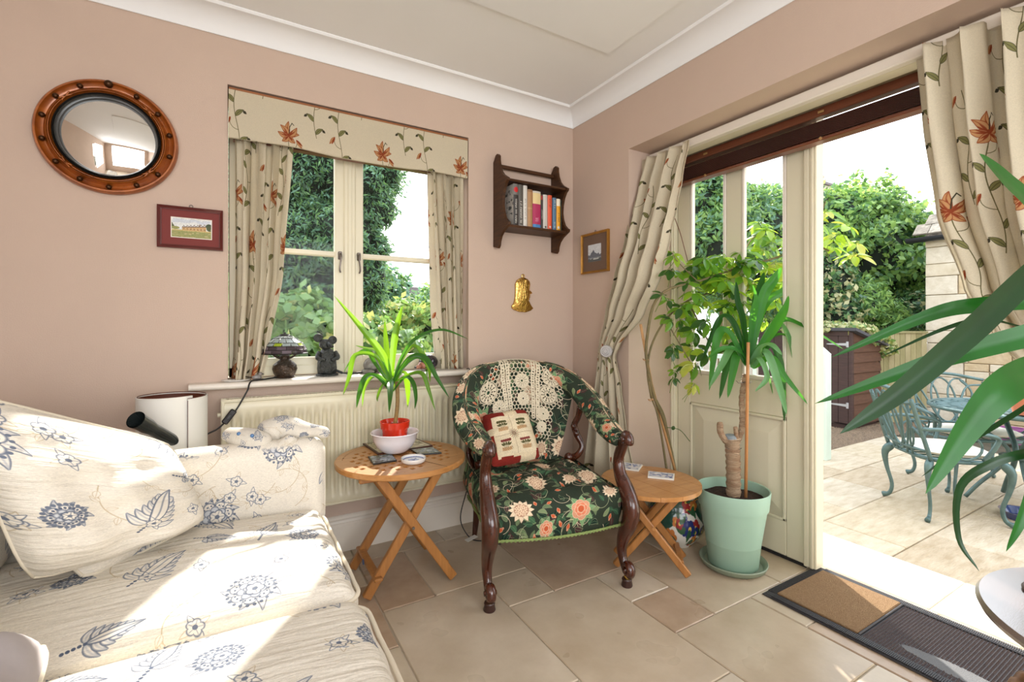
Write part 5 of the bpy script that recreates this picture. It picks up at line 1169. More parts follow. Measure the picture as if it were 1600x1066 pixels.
# ================================================================ PLANTS BY THE DOOR
m_chn = mat('painted_china', (1, 1, 1), .2, img=floral_china(), coat=.5)
jc = Vector((.068, -.735, 0)); t = thing('jardiniere_plant', 'umbrella plant with yellow-splashed leaves in a round painted china pot behind the low table', 'plant', jc); JP = t
put('pot', MB().lathe([(0, 0), (.075, 0), (.080, .010), (.110, .040), (.135, .090), (.140, .140), (.128, .185), (.118, .200), (.116, .235), (.128, .252), (.130, .262), (.122, .262), (.110, .236), (.110, .19), (0, .19)], jc, 48), m_chn, t, 50)
put('soil', MB().lathe([(0, .222), (.112, .218)], jc, 24), m_soil, t, 180)
m_bark = mat('grey_green_stem', rgb(126, 106, 72), .8, col2=rgb(92, 92, 60), vs=30, bump=.5, bs=80); m_cane = mat('pale_cane', rgb(184, 140, 92), .6, var=.15, vs=20)
kj = (jc - CAM).dot(FW)
def DD(pts): return [D(u, v, k_) for u, v, k_ in pts]
stems = [
    ([(1056, 722, kj), (1040, 665, kj - .04), (1022, 620, kj - .08), (1010, 560, kj - .12), (1012, 520, kj - .14), (1022, 475, kj - .14), (1045, 452, kj - .12), (1090, 440, kj - .08), (1150, 420, kj + .02), (1215, 402, kj + .06), (1262, 380, kj + .04), (1295, 392, kj - .04)], .008),
    ([(1048, 725, kj - .02), (1030, 660, kj - .06), (1018, 622, kj - .09)], .006),
    ([(1018, 622, kj - .09), (1012, 580, kj - .1), (1018, 540, kj - .1), (1040, 500, kj - .06), (1075, 470, kj), (1120, 455, kj + .05)], .006),
    ([(1060, 722, kj), (1046, 690, kj - .02), (1038, 650, kj - .05), (1026, 625, kj - .08)], .005),
    ([(1262, 380, kj + .04), (1280, 340, kj), (1290, 315, kj - .03)], .004), ([(1150, 420, kj + .02), (1170, 380, kj + .06), (1185, 365, kj + .08)], .004),
    ([(1090, 440, kj - .08), (1060, 410, kj - .12), (1050, 395, kj - .12)], .003), ([(1040, 500, kj - .06), (1075, 560, kj - .1), (1090, 585, kj - .12)], .003), ([(1075, 470, kj), (1100, 520, kj - .02), (1120, 560, kj - .05)], .004)]
for i, (p, r) in enumerate(stems):
    base = [jc + Vector((.03 * math.cos(i * 1.7), .03 * math.sin(i * 1.7), .20))] if i in (0, 1, 3) else []
    p = p[1:] if base else p; q_ = base + DD(p); n_ = 12 + 3 * len(p)
    put('stem', MB().tube(spline(q_, n_), [r * (1 - .4 * k / n_) for k in range(n_ + 1)], 8), m_bark, t, 180)
put('cane', MB().tube([jc + Vector((.02, -.03, .19))] + DD([(1018, 600, kj - .05), (1001, 507, kj - .12)]), .0065, 8), m_cane, t, 180)
for (u, v) in ((1009, 562), (1017, 625)): put('twine', MB().tube([D(u, v, kj - .11) + Vector((.012 * math.cos(a), .012 * math.sin(a), .004 * math.sin(a * 3))) for a in np.linspace(0, 2 * PI, 16)], .0018, 5), m_cane, t, 180)
m_um = [leafmat('umbrella_leaf_green', (92, 148, 50), (62, 120, 42), (196, 236, 70), .45, .25), leafmat('umbrella_leaf_lime', (164, 192, 58), (116, 164, 50), (206, 236, 70), .42, .25), leafmat('umbrella_leaf_dark', (48, 86, 40), (36, 70, 34), (110, 170, 40), .3, .2), leafmat('umbrella_leaf_yellow', (206, 200, 84), (112, 150, 54), (226, 226, 96), .3, .3)]
ru = random.Random(11)
def leaflet(L, w):
    m = MB(); n = 7; vs = []; uvs = []
    for i in range(n + 1):
        t_ = i / n; ww = w * (math.sin(PI * (.04 + .92 * t_ ** .85)) ** .75) / 2; x = L * (.18 + .82 * t_); z = -.10 * L * t_ * t_
        for c_ in (-1, 0, 1): vs.append((x, c_ * ww, z + abs(c_) * ww * .30)); uvs.append((c_, t_))
    m.add(vs, [(i * 3 + k_, i * 3 + k_ + 1, (i + 1) * 3 + k_ + 1, (i + 1) * 3 + k_) for i in range(n) for k_ in (0, 1)], uvs)
    m.tube([(0, 0, .01), (L * .1, 0, .004), (L * .2, 0, 0)], .0011, 4); return m
protos = []
for k_ in range(4):
    o = put('leaflet', leaflet(1.0 * .085, .038), m_um[k_], t, 180); o.location = (0, 0, 0); protos.append(o)
    me = o.data
    for v_ in me.vertices: v_.co += jc
used = set()
def whorl(c, Rr, nl, nrm, drp, kinds, parent):
    nrm = Vector(nrm).normalized(); a0 = ru.random() * 6
    q0 = nrm.to_track_quat('Z', 'Y').to_matrix()
    for i in range(nl):
        a = a0 + i * 2 * PI / nl + ru.uniform(-.15, .15); k_ = ru.choice(kinds); s_ = Rr / .085 * ru.uniform(.75, 1.12)
        M_ = q0 @ Matrix.Rotation(a, 3, 'Z') @ Matrix.Rotation(drp + ru.uniform(-.15, .25), 3, 'Y') @ Matrix.Rotation(ru.uniform(-.3, .3), 3, 'X')
        if k_ in used: o = protos[k_].copy(); COL.objects.link(o)
        else: o = protos[k_]; used.add(k_)
        o.parent = parent; o.matrix_local = Matrix.Translation(c - jc) @ M_.to_4x4() @ Matrix.Diagonal((s_, s_, s_, 1))
wh = [(1290, 330, -.03, .085, 7, (1, 3, 0)), (1325, 352, -.05, .08, 6, (1, 0, 3)), (1300, 385, .0, .085, 7, (1, 1, 0)), (1335, 398, -.05, .085, 6, (1, 3, 1)), (1275, 350, .04, .07, 6, (0, 1)),
      (1215, 372, .06, .085, 7, (1, 0, 1)), (1185, 368, .08, .08, 7, (0, 3, 2)), (1165, 392, .02, .085, 8, (0, 0, 2)), (1130, 400, -.02, .085, 7, (0, 1, 0)), (1210, 410, .0, .085, 8, (3, 1, 0)), (1245, 420, .04, .075, 7, (0, 2, 1)), (1160, 430, -.02, .085, 8, (3, 0, 2)), (1120, 440, -.05, .085, 7, (0, 0, 1)),
      (1090, 415, -.06, .08, 7, (2, 0, 0)), (1055, 400, -.1, .07, 6, (0, 1, 2)), (1075, 440, -.1, .075, 7, (0, 2)), (1190, 455, -.05, .08, 8, (0, 2, 1)), (1225, 455, .02, .075, 7, (1, 0)), (1100, 470, -.08, .085, 8, (1, 0, 0)), (1140, 475, -.08, .08, 8, (0, 2, 1)), (1065, 480, -.1, .065, 7, (0, 2)), (1035, 460, -.14, .055, 5, (2, 0)),
      (1170, 495, -.06, .075, 8, (2, 0, 1)), (1125, 510, -.08, .085, 8, (0, 1, 2)), (1085, 515, -.08, .08, 7, (2, 0)), (1050, 500, -.1, .06, 6, (2, 0)), (1195, 500, .0, .07, 7, (0, 1)), (1105, 550, -.1, .075, 7, (2, 1, 3)), (1075, 570, -.12, .075, 6, (3, 0, 2)), (1052, 540, -.12, .06, 6, (2, 0)), (1140, 545, -.04, .07, 7, (0, 2)), (1085, 600, -.12, .06, 5, (3, 1)), (1053, 590, -.12, .05, 5, (2, 0)), (1245, 395, .05, .07, 7, (1, 0)), (1150, 450, .08, .085, 8, (1, 0)), (1205, 435, .1, .08, 8, (1, 0)), (1115, 425, .06, .085, 8, (1, 0)), (1085, 495, .04, .08, 8, (1, 0)), (1150, 520, .06, .08, 8, (0, 1))]
rw = random.Random(21)
wh = [(u, v, d, r * 1.12, n_, k) for u, v, d, r, n_, k in wh] + [(u + rw.uniform(-26, 26), v + rw.uniform(-22, 22), d + rw.uniform(-.08, .12), r * rw.uniform(.9, 1.15), n_, k) for rep in (0, 1, 2) for u, v, d, r, n_, k in wh if rep == 0 or (1080 < u < 1262 and v < 480)]
mst = leafmat('green_stalk', (120, 140, 60), (90, 120, 50), (160, 190, 60), .1)
for (u, v, dk_, Rr, nl, kinds) in wh:
    pet = MB()
    c = D(u, v, kj + dk_); low = v > 480
    whorl(c, Rr * (.92 if u < 1260 else .98), nl, (ru.uniform(-.5, .1), ru.uniform(-.8, -.1), 1 if not low else .5), .35 if not low else .7, kinds, t)
    pet.tube(spline([c, c + Vector((.02, .03, -.03)), c + Vector((ru.uniform(-.02, .04), ru.uniform(0, .08), -.08))], 5), .0016, 4); put('leaf_stalk', pet, mst, t, 180)
sp = put('curled_leaf', MB().tube(spline(DD([(1042, 668, kj - .08), (1062, 672, kj - .08), (1078, 690, kj - .08)]), 10), .0016, 5).ball(D(1052, 669, kj - .08), .010, 8, 6, (1.3, .5, 1)), m_um[2], t, 180)

# mint pot with yucca
m_mint = mat('mint_plastic', rgb(160, 192, 172), .5, spec=.4, var=.03, vs=8); m_mint2 = mat('mint_saucer', rgb(136, 148, 128), .55, var=.06)
pc = Vector((.098, -1.020, .0)); sc_ = thing('plant_saucer', 'grey-green round saucer under the mint plant pot', 'saucer', pc)
put('saucer_dish', MB().lathe([(0, 0), (.118, 0), (.132, .010), (.140, .028), (.137, .031), (.130, .028), (.118, .010), (0, .008)], pc, 56), m_mint2, sc_, 50)
pb = pc + UP * .0085; t = thing('yucca_plant', 'yucca with a sawn trunk and cane in a tall mint green pot by the door', 'plant', pb)
PH = .335
put('pot', MB().lathe([(0, 0), (.098, 0), (.102, .004), (.128, PH - .085), (.129, PH - .080), (.142, PH - .078), (.150, PH - .004), (.148, PH), (.143, PH - .002), (.136, PH - .08), (.098, .01), (0, .01)], pb, 64), m_mint, t, 50)
sb = MB().grid(lambda a, b: (pb.x + .137 * b * math.cos(2 * PI * a), pb.y + .137 * b * math.sin(2 * PI * a), pb.z + PH - .045 + .012 * (1 - b) + .004 * math.sin(a * 40 + b * 20)), 32, 8, cu=True); put('soil', sb, m_soil, t, 180)
ky = (pb - CAM).dot(FW); m_trunk = mat('ringed_yucca_bark', rgb(222, 196, 164), .75, col2=rgb(160, 118, 86), vs=9, stretch=(1, 1, 7), bump=1.6, bs=50)
tr_ = spline([D(1146, 795, ky), D(1146, 750, ky), D(1145, 710, ky), D(1143, 685, ky)], 34)
put('trunk', MB().tube(tr_, [.030 + .0026 * math.sin(i * 2.1) + (.010 if i > 29 else 0) * ((i - 29) / 6) for i in range(35)], 18), m_trunk, t, 180)
put('cut_face', MB().lathe([(0, .010), (.022, .010), (.027, .004), (.028, -.01)], D(1142, 683, ky), 20), mat('grey_wound_paint', rgb(130, 140, 146), .6), t)
put('stub', MB().tube(spline([D(1134, 690, ky - .01), D(1126, 676, ky - .01), D(1125, 660, ky - .01)], 12), [.014, .013] * 6 + [.010], 12), m_trunk, t, 180)
put('stub', MB().tube(spline([D(1152, 692, ky - .01), D(1150, 676, ky - .02), D(1149, 667, ky - .02)], 10), [.009, .010] * 5 + [.007], 10), m_trunk, t, 180)
top = [(1150, 695), (1158, 675), (1160, 650), (1159, 625), (1162, 600), (1165, 585)]
put('side_shoot', MB().tube(spline([D(u, v, ky) for u, v in top], 30), [.012 + .0016 * math.sin(i * 2.4) for i in range(31)], 12), m_trunk, t, 180)
put('cane', MB().tube([D(1165, 792, ky - .02), D(1168, 590, ky - .03), D(1169, 535, ky - .03)], .0068, 10), mat('orange_cane', rgb(196, 138, 86), .5, var=.1, vs=20), t, 180)
for (u, v) in ((1166, 597), (1150, 700)): put('wire_tie', MB().tube([D(u, v, ky) + Vector((.022 * math.cos(a), .022 * math.sin(a), .003 * math.sin(a * 4))) for a in np.linspace(0, 5.5, 22)] + [D(u - 12, v + 2, ky - .02), D(u - 16, v - 2, ky - .02)], .0012, 5), m_iron, t, 180)
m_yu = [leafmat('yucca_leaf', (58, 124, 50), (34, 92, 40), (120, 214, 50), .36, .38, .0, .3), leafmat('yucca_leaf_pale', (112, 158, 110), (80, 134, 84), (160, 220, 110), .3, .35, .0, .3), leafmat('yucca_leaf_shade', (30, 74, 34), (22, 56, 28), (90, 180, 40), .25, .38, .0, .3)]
yl = [([(1172, 560), (1192, 480), (1225, 455), (1248, 430)], .045, 0, .1, 0), ([(1172, 560), (1190, 470), (1207, 440), (1221, 418)], .050, 1, -.02, 0), ([(1172, 560), (1180, 480), (1188, 450), (1194, 425)], .04, -1, .05, 2), ([(1168, 560), (1160, 500), (1152, 470), (1150, 440)], .035, 0, .08, 2),
      ([(1175, 575), (1215, 505), (1255, 510), (1318, 546)], .034, 0, -.02, 0), ([(1175, 570), (1210, 508), (1232, 530), (1249, 600)], .042, 0, .03, 1), ([(1175, 570), (1200, 540), (1218, 570), (1226, 660)], .048, 0, .0, 2), ([(1178, 575), (1205, 560), (1226, 590), (1262, 632)], .040, 0, -.08, 0), ([(1175, 575), (1195, 550), (1215, 600), (1229, 648)], .045, 0, -.1, 1),
      ([(1165, 570), (1138, 520), (1120, 530), (1108, 611)], .045, 0, .0, 0), ([(1165, 572), (1145, 545), (1128, 570), (1108, 606)], .034, 0, -.06, 1), ([(1165, 570), (1150, 540), (1138, 560), (1124, 624)], .045, 0, .04, 2), ([(1165, 572), (1152, 555), (1145, 580), (1137, 622)], .040, 0, -.04, 0),
      ([(1172, 570), (1180, 540), (1195, 570), (1208, 618)], .028, 0, .08, 1), ([(1170, 568), (1145, 505), (1125, 500), (1098, 560)], .04, 0, .1, 2), ([(1172, 566), (1210, 525), (1240, 540), (1275, 640)], .018, 0, .06, 2), ([(1172, 572), (1185, 560), (1198, 590), (1180, 612)], .028, 0, -.12, 1), ([(1170, 560), (1175, 500), (1180, 470), (1176, 445)], .035, 0, -.05, 0), ([(1172, 565), (1205, 520), (1222, 490), (1232, 462)], .045, 0, -.1, 0), ([(1172, 568), (1190, 545), (1205, 540), (1222, 555)], .04, 0, -.1, 1), ([(1170, 570), (1155, 550), (1130, 545), (1105, 560)], .03, 0, -.08, 0)]
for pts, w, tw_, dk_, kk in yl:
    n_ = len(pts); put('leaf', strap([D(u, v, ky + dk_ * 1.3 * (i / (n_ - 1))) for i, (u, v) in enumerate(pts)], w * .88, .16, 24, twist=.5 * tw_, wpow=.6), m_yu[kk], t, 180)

# ================================================================ FLOOR THINGS
m_rub = mat('black_rubber', rgb(52, 50, 54), .38, spec=.5, bump=.3, bs=500); m_rubw = mat('worn_grey_rubber', rgb(96, 96, 98), .55, bump=.4, bs=400)
a = ZZ(1190, 924, .0); b_ = ZZ(1268, 888, .0)
mx0, mx1, my0 = -.014, .400, -1.222; myn = -2.06
t = thing('door_mat', 'black ribbed rubber door mat with a tan coir panel lying before the open door', 'mat', ((mx0 + mx1) / 2, -1.6, 0))
put('rubber_base', MB().box(mx0, mx1, myn, my0, .001, .006, .002), m_rub, t)
bd = .038
fr = MB()
def ramp(x0, x1, y0, y1):
    fr.add([(x0, y0, .003), (x1, y0, .003), (x1, y1, .003), (x0, y1, .003), (x0 + bd * .3, y0 + bd * .3, .009), (x1 - bd * .3, y0 + bd * .3, .009), (x1 - bd * .3, y1 - bd * .3, .009), (x0 + bd * .3, y1 - bd * .3, .009), (x0 + bd, y0 + bd, .010), (x1 - bd, y0 + bd, .010), (x1 - bd, y1 - bd, .010), (x0 + bd, y1 - bd, .010)],
           [(i, (i + 1) % 4, 4 + (i + 1) % 4, 4 + i) for i in range(4)] + [(4 + i, 4 + (i + 1) % 4, 8 + (i + 1) % 4, 8 + i) for i in range(4)])
ramp(mx0, mx1, myn, my0); put('border', fr, m_rub, t, 0)
rb = MB(); nrb = 150
for i in range(nrb):
    y = lerp(my0 - bd, myn + bd, i / nrb)
    for xx in (mx0 + .004, mx1 - bd + .004): rb.box(xx, xx + bd - .008, y - .0016, y + .0016, .008, .0112)
for i in range(60):
    x = lerp(mx0 + bd, mx1 - bd, i / 60); rb.box(x - .0016, x + .0016, my0 - bd + .004, my0 - .004, .008, .0112)
o = put('border_ribs', rb, m_rub, t, 0); o['kind'] = 'stuff'
m_coir = mat('tan_coir', rgb(198, 160, 118), .95, col2=rgb(168, 128, 88), vs=160, bump=1.4, bs=420)
yc = -1.535
put('coir_panel', MB().box(mx0 + bd, mx1 - bd, yc, my0 - bd, .006, .016, .003), m_coir, t)
gd = MB(); ix0, ix1, iy0, iy1 = mx0 + bd, mx1 - bd, myn + bd, yc - .008
gs = .0088; nx_ = int((ix1 - ix0) / gs); ny_ = int((iy1 - iy0) / gs)
for i in range(nx_):
    for j in range(ny_):
        x = ix0 + (i + .5 + .25 * (j % 2)) * gs; y = iy0 + (j + .5) * gs
        if ((x - .09) / .035) ** 2 + ((y + 1.80) / .17) ** 2 < 1: continue
        gd.add([(x - .0032, y - .0032, .006), (x + .0032, y - .0032, .006), (x + .0032, y + .0032, .006), (x - .0032, y + .0032, .006), (x, y, .0125)], [(0, 1, 4), (1, 2, 4), (2, 3, 4), (3, 0, 4)])
o = put('rubber_studs', gd, mat('brown_black_rubber', rgb(86, 76, 78), .35, spec=.6), t, 0); o['kind'] = 'stuff'
put('bare_patch', MB().prism([(.09 + .034 * math.cos(q) * (1 + .12 * math.sin(q * 7)), -1.80 + .165 * math.sin(q)) for q in np.linspace(0, 2 * PI, 25)[:-1]], .0015, Matrix.Translation((0, 0, .006))), m_rubw, t)
put('divider', MB().box(ix0, ix1, yc - .008, yc - .001, .006, .013, .002), m_rub, t)
cb = [ZZ(763, 690, .30), D(766, 735, 2.32), ZZ(757, 778, .17), ZZ(716, 800, .08), ZZ(712, 815, .008), ZZ(728, 822, .006), ZZ(748, 832, .006)]
cb = [Vector((-.76, -.125, .62)), Vector((-.745, -.135, .45)), Vector((-.742, -.14, .33)), Vector((-.80, -.15, .20)), Vector((-.835, -.17, .09)), Vector((-.80, -.21, .008)), Vector((-.755, -.27, .006)), Vector((-.70, -.34, .006))]
top = [Vector((-.735, -.03, .829)), Vector((-.745, -.082, .832)), Vector((-.752, -.105, .79))]
t = thing('power_cable', 'thin black cable with inline switch hanging behind the left side of the armchair', 'cable', (-.80, -.21, 0))
put('flex', MB().tube(spline(top + cb, 70), .0028, 6), m_cable, t, 180); put('inline_switch', MB().bar((-.744, -.139, .47), (-.744, -.139, .41), .018, .014, (0, -1, 0), .004), m_cable, t)
put('paper_tag', MB().bar((-.835, -.235, .012), (-.775, -.225, .020), .030, .0015, (0, 0, 1), .0004), m_card, t)

# ================================================================ RIGHT FOREGROUND: round table, plant, bag, basket
FT = Vector((-.356, -2.231, 0)); FTZ = .50
m_dtab = mat('dark_weathered_oak', rgb(92, 74, 66), .22, col2=rgb(66, 52, 48), vs=7, stretch=(1, 8, 1), coat=1.0, spec=.8, bump=.08, bs=60); m_dtab.node_tree.nodes['Principled BSDF'].inputs['Coat IOR'].default_value = 2.3; m_dtab.node_tree.nodes['Principled BSDF'].inputs['Coat Roughness'].default_value = .22
t = thing('round_side_table', 'dark round wooden table at the right edge, glaring with daylight', 'table', FT)
put('table_top', MB().lathe([(0, FTZ - .026), (.266, FTZ - .026), (.284, FTZ - .018), (.288, FTZ - .008), (.282, FTZ), (0, FTZ)], FT, 80), m_dtab, t, 40)
put('pedestal', MB().lathe([(0, .05), (.03, .05), (.035, .10), (.022, .16), (.030, .26), (.020, .34), (.032, .42), (.05, FTZ - .024), (0, FTZ - .024)], FT, 24), m_dtab, t, 60)
for k_ in range(3): a = k_ * 2.094 + .3; put('leg', MB().tube(spline([FT + Vector((.02 * math.cos(a), .02 * math.sin(a), .11)), FT + Vector((.10 * math.cos(a), .10 * math.sin(a), .09)), FT + Vector((.17 * math.cos(a), .17 * math.sin(a), .016))], 12), .016, 10), m_dtab, t, 180)
k = MB().lathe([(0, 0), (.055, 0), (.058, .004), (.055, .008), (0, .008)], ZZ(1660, 935, FTZ + .0005), 32); tag(put('wooden_coaster', k, m_dbrown), 'dark round coaster on the glaring round table', 'coaster')
fp = Vector((-.215, -2.300, FTZ + .001)); t = thing('foreground_yucca', 'yucca with long arching dark green leaves reaching in from the right edge', 'plant', fp)
put('pot', MB().lathe([(0, 0), (.055, 0), (.075, .13), (.080, .135), (.078, .15), (.070, .14), (.05, .01), (0, .01)], fp, 40), mat('terracotta', rgb(196, 116, 84), .7, var=.1), t, 50)
put('soil', MB().lathe([(0, .128), (.071, .126)], fp, 20), m_soil, t, 180)
cr = fp + Vector((.03, .09, .54)); put('trunk', MB().tube(spline([fp + UP * .12, fp + UP * .3 + Vector((.01, 0, 0)), cr], 20), [.018 + .002 * math.sin(i * 2) for i in range(21)], 12), m_trunk, t, 180)
kf = (cr - CAM).dot(FW)
fl_ = [([(1650, 515), (1600, 526), (1455, 566), (1273, 631)], .056, [0, .0, .05, .1], 0), ([(1650, 475), (1524, 478), (1440, 497), (1300, 558)], .040, [0, .02, .06, .1], 0), ([(1650, 525), (1547, 501), (1478, 513), (1376, 558)], .014, [0, .1, .15, .2], 2),
       ([(1670, 390), (1509, 524), (1402, 615), (1312, 678)], .056, [0, -.05, -.08, -.1], 2), ([(1650, 570), (1575, 600), (1517, 660), (1446, 772)], .080, [0, -.05, -.06, -.08], 0), ([(1690, 450), (1620, 335), (1570, 282), (1530, 240)], .060, [0, -.05, -.08, -.1], 0),
       ([(1660, 600), (1580, 650), (1500, 700), (1440, 745)], .014, [0, .05, .1, .1], 2), ([(1660, 690), (1560, 720), (1500, 760), (1497, 840), (1530, 893)], .022, [0, 0, .02, .02, .0], 2), ([(1680, 590), (1640, 680), (1600, 800), (1572, 862)], .034, [0, -.02, -.05, -.05], 0)]
m_fg = [leafmat('arching_leaf', (34, 98, 34), (24, 74, 28), (60, 170, 26), .22, .34, 0, .35), m_yu[1], leafmat('arching_leaf_dark', (24, 62, 28), (16, 44, 20), (40, 120, 24), .18, .32, 0, .4)]
for pts, w, dk_, kk in fl_:
    if w == 0: continue
    P = [cr.lerp(D(pts[0][0], pts[0][1], kf), .5)] + [D(u, v, kf + d) for (u, v), d in zip(pts, dk_)]
    put('leaf', strap(P, w * .78, .10, 30, wpow=.7, base=.7, up=(-.48, -.80, .30)), m_fg[kk], t, 180)
m_gcl = mat('bottle_green_cloth', rgb(34, 100, 76), .8, var=.15); m_cal = mat('cream_calico', rgb(220, 204, 172), .9, col2=rgb(190, 168, 130), vs=7); m_wick = mat('brown_wicker', rgb(168, 128, 92), .6, col2=rgb(120, 84, 58), vs=40)
bc_ = Vector((-.385, -2.045, 0))
BC = Vector((-.420, -2.150, 0))
t = thing('wicker_basket', 'brown wicker basket under the round table at the lower right corner', 'basket', BC); sv = MB()
for j in range(22):
    z = .008 + j * .0142; n_ = 96; rr = .105 + .03 * j / 22
    sv.tube([BC + Vector(((rr + .006 * (1 if (i + j * 3) % 6 < 3 else -1)) * math.cos(2 * PI * i / n_), (rr + .006 * (1 if (i + j * 3) % 6 < 3 else -1)) * math.sin(2 * PI * i / n_), z)) for i in range(n_ + 1)], .0068, 5)
o = put('woven_wicker', sv, m_wick, t, 180); o['kind'] = 'stuff'
for i in range(32): a = 2 * PI * i / 32; put('stake', MB().tube([BC + Vector((.105 * math.cos(a), .105 * math.sin(a), .004)), BC + Vector((.134 * math.cos(a), .134 * math.sin(a), .325))], .005, 6), m_wick, t, 180)
put('rim', MB().tube([BC + Vector((.137 * math.cos(a), .137 * math.sin(a), .327 + .004 * math.sin(a * 20))) for a in np.linspace(0, 2 * PI, 60)], .011, 8), m_wick, t, 180); put('basket_floor', MB().lathe([(0, .003), (.1, .003), (.1, .008), (0, .008)], BC, 24), m_wick, t)
def cloth_lump(c, rx, ry, h, mt, seed, name, label, cat):
    rs = random.Random(seed); ph = [rs.random() * 6 for _ in range(5)]
    m = MB().grid(lambda a, b: (c[0] + (rx * (1 + .10 * math.sin(a * 2 * PI * 5 + ph[0] + b * 4) + .05 * math.sin(a * 2 * PI * 9 + ph[1]))) * math.sin(PI * (.03 + .94 * b) * .62 + .1) * math.cos(2 * PI * a) if True else 0,
                                c[1] + (ry * (1 + .10 * math.sin(a * 2 * PI * 4 + ph[2] + b * 5))) * math.sin(PI * (.03 + .94 * b) * .62 + .1) * math.sin(2 * PI * a), c[2] + h * (1 - b) * (1 + .05 * math.sin(a * 2 * PI * 3 + ph[3]))), 60, 24, cu=True)
    return tag(put(name, m, mt, smooth=180), label, cat)
cloth_lump((-.425, -2.110, .320), .085, .070, .135, m_cal, 1, 'calico_bag', 'crumpled cream calico bag in the basket under the round table', 'bag')
g_ = [D(1502 + 46, 962, .98), D(1572, 976, .96), D(1590, 1000, .94), D(1604, 1030, .92)]
tag(put('green_cloth', MB().grid(lambda a, b: tuple(spline([Vector((-.545, -2.065, .468)), Vector((-.535, -2.095, .42)), Vector((-.535, -2.115, .372)), Vector((-.54, -2.13, .31))], 12)[int(round(b * 12))] + Vector((.030 * (a - .5) * (1 + b), .035 * (a - .5), .006 * math.sin(a * 9 + b * 6)))), 10, 12), m_gcl, smooth=180), 'bottle green cloth strip hanging down over the basket under the round table', 'cloth')
# ================================================================ OUTDOORS
PZ = -.17
m_pat = [mat('riven_patio_slab_%d' % i, rgb(*c), .8, col2=rgb(c[0] - 34, c[1] - 38, c[2] - 44), vs=7, stretch=(1, 3.5, 1), bump=.8, bs=26) for i, c in enumerate(((206, 192, 168), (212, 198, 176), (198, 182, 158), (208, 196, 176)))]
m_earth = mat('dark_earth', rgb(92, 82, 66), .95, col2=rgb(64, 60, 46), vs=9, bump=.5)
gd = struct('ground', MB().box(-14, 40, -14, 50, PZ - .3, PZ - .035), m_earth, smooth=0)
pt = struct('patio', MB().box(.80, 4.55, -4.5, .10, PZ - .034, PZ - .012), m_grout, smooth=0)
sx0, sw, sl = .80, .43, .62; j = 0; y = .08
ys = [.08 - .4225 * k for k in range(11)]
for j in range(10):
    x = .80 - (.31 if j % 2 else .03); 
    while x < 4.5:
        xa, xb = max(x, .80), min(x + sl, 4.52)
        if xb - xa > .03: struct('paving_slab', MB().box(xa + .003, xb - .003, ys[j + 1] + .003, ys[j] - .003, PZ - .03, PZ + .0015 * ((j * 7 + int(x * 9)) % 3), .004), m_pat[(j * 3 + int(x * 5)) % 4], pt, smooth=0)
        x += sl
# gravel
gv = MB(); n = 26000; V = []; F = []
xy = np.stack([RNG.uniform(2.2, 6.1, n), RNG.uniform(.085, 1.0, n)], 1); s_ = RNG.uniform(.010, .022, n); a_ = RNG.uniform(0, 6.28, n)
b8 = np.array([(-1, -.6, 0), (.2, -1, 0), (1, .1, 0), (.1, .9, 0), (-.1, 0, .7)])
pts = np.zeros((n, 5, 3)); ca, sa = np.cos(a_), np.sin(a_)
for k in range(5):
    pts[:, k, 0] = xy[:, 0] + s_ * (b8[k, 0] * ca - b8[k, 1] * sa); pts[:, k, 1] = xy[:, 1] + s_ * (b8[k, 0] * sa + b8[k, 1] * ca); pts[:, k, 2] = PZ - .033 + s_ * b8[k, 2] + .006
base = (np.arange(n) * 5)[:, None]; F = np.concatenate([base + np.array([q]) for q in ((0, 1, 4), (1, 2, 4), (2, 3, 4), (3, 0, 4))])
m_grav = mat('brown_gravel', rgb(150, 128, 104), .9, col2=rgb(92, 80, 68), vs=55)
gv.np(pts.reshape(-1, 3), F); tag(put('gravel_bed', gv, m_grav, smooth=0), 'brown gravel strip in front of the shed and the board fence', 'gravel', kind='stuff')

def leaf_mesh(C, Nn, sz, ratio=.5, droop=None):
    """one two-triangle leaf per centre; Nn = outward directions."""
    n = len(C); rnd = RNG.normal(0, .55, (n, 3)); N_ = Nn + rnd; N_ /= np.linalg.norm(N_, axis=1)[:, None] + 1e-9
    t_ = np.cross(N_, RNG.normal(0, 1, (n, 3))); t_ /= np.linalg.norm(t_, axis=1)[:, None] + 1e-9
    if droop is not None: t_ = t_ * (1 - abs(droop)) + np.array([0, 0, -1.0]) * droop + Nn * .3; t_ /= np.linalg.norm(t_, axis=1)[:, None] + 1e-9
    b_ = np.cross(N_, t_); b_ /= np.linalg.norm(b_, axis=1)[:, None] + 1e-9; s = (sz * RNG.uniform(.6, 1.3, n))[:, None]
    P = np.stack([C - t_ * s, C + b_ * s * ratio - t_ * s * .1, C + t_ * s, C - b_ * s * ratio - t_ * s * .1], 1)
    base = (np.arange(n) * 4)[:, None]; return P.reshape(-1, 3), base + np.array([[0, 1, 2, 3]])
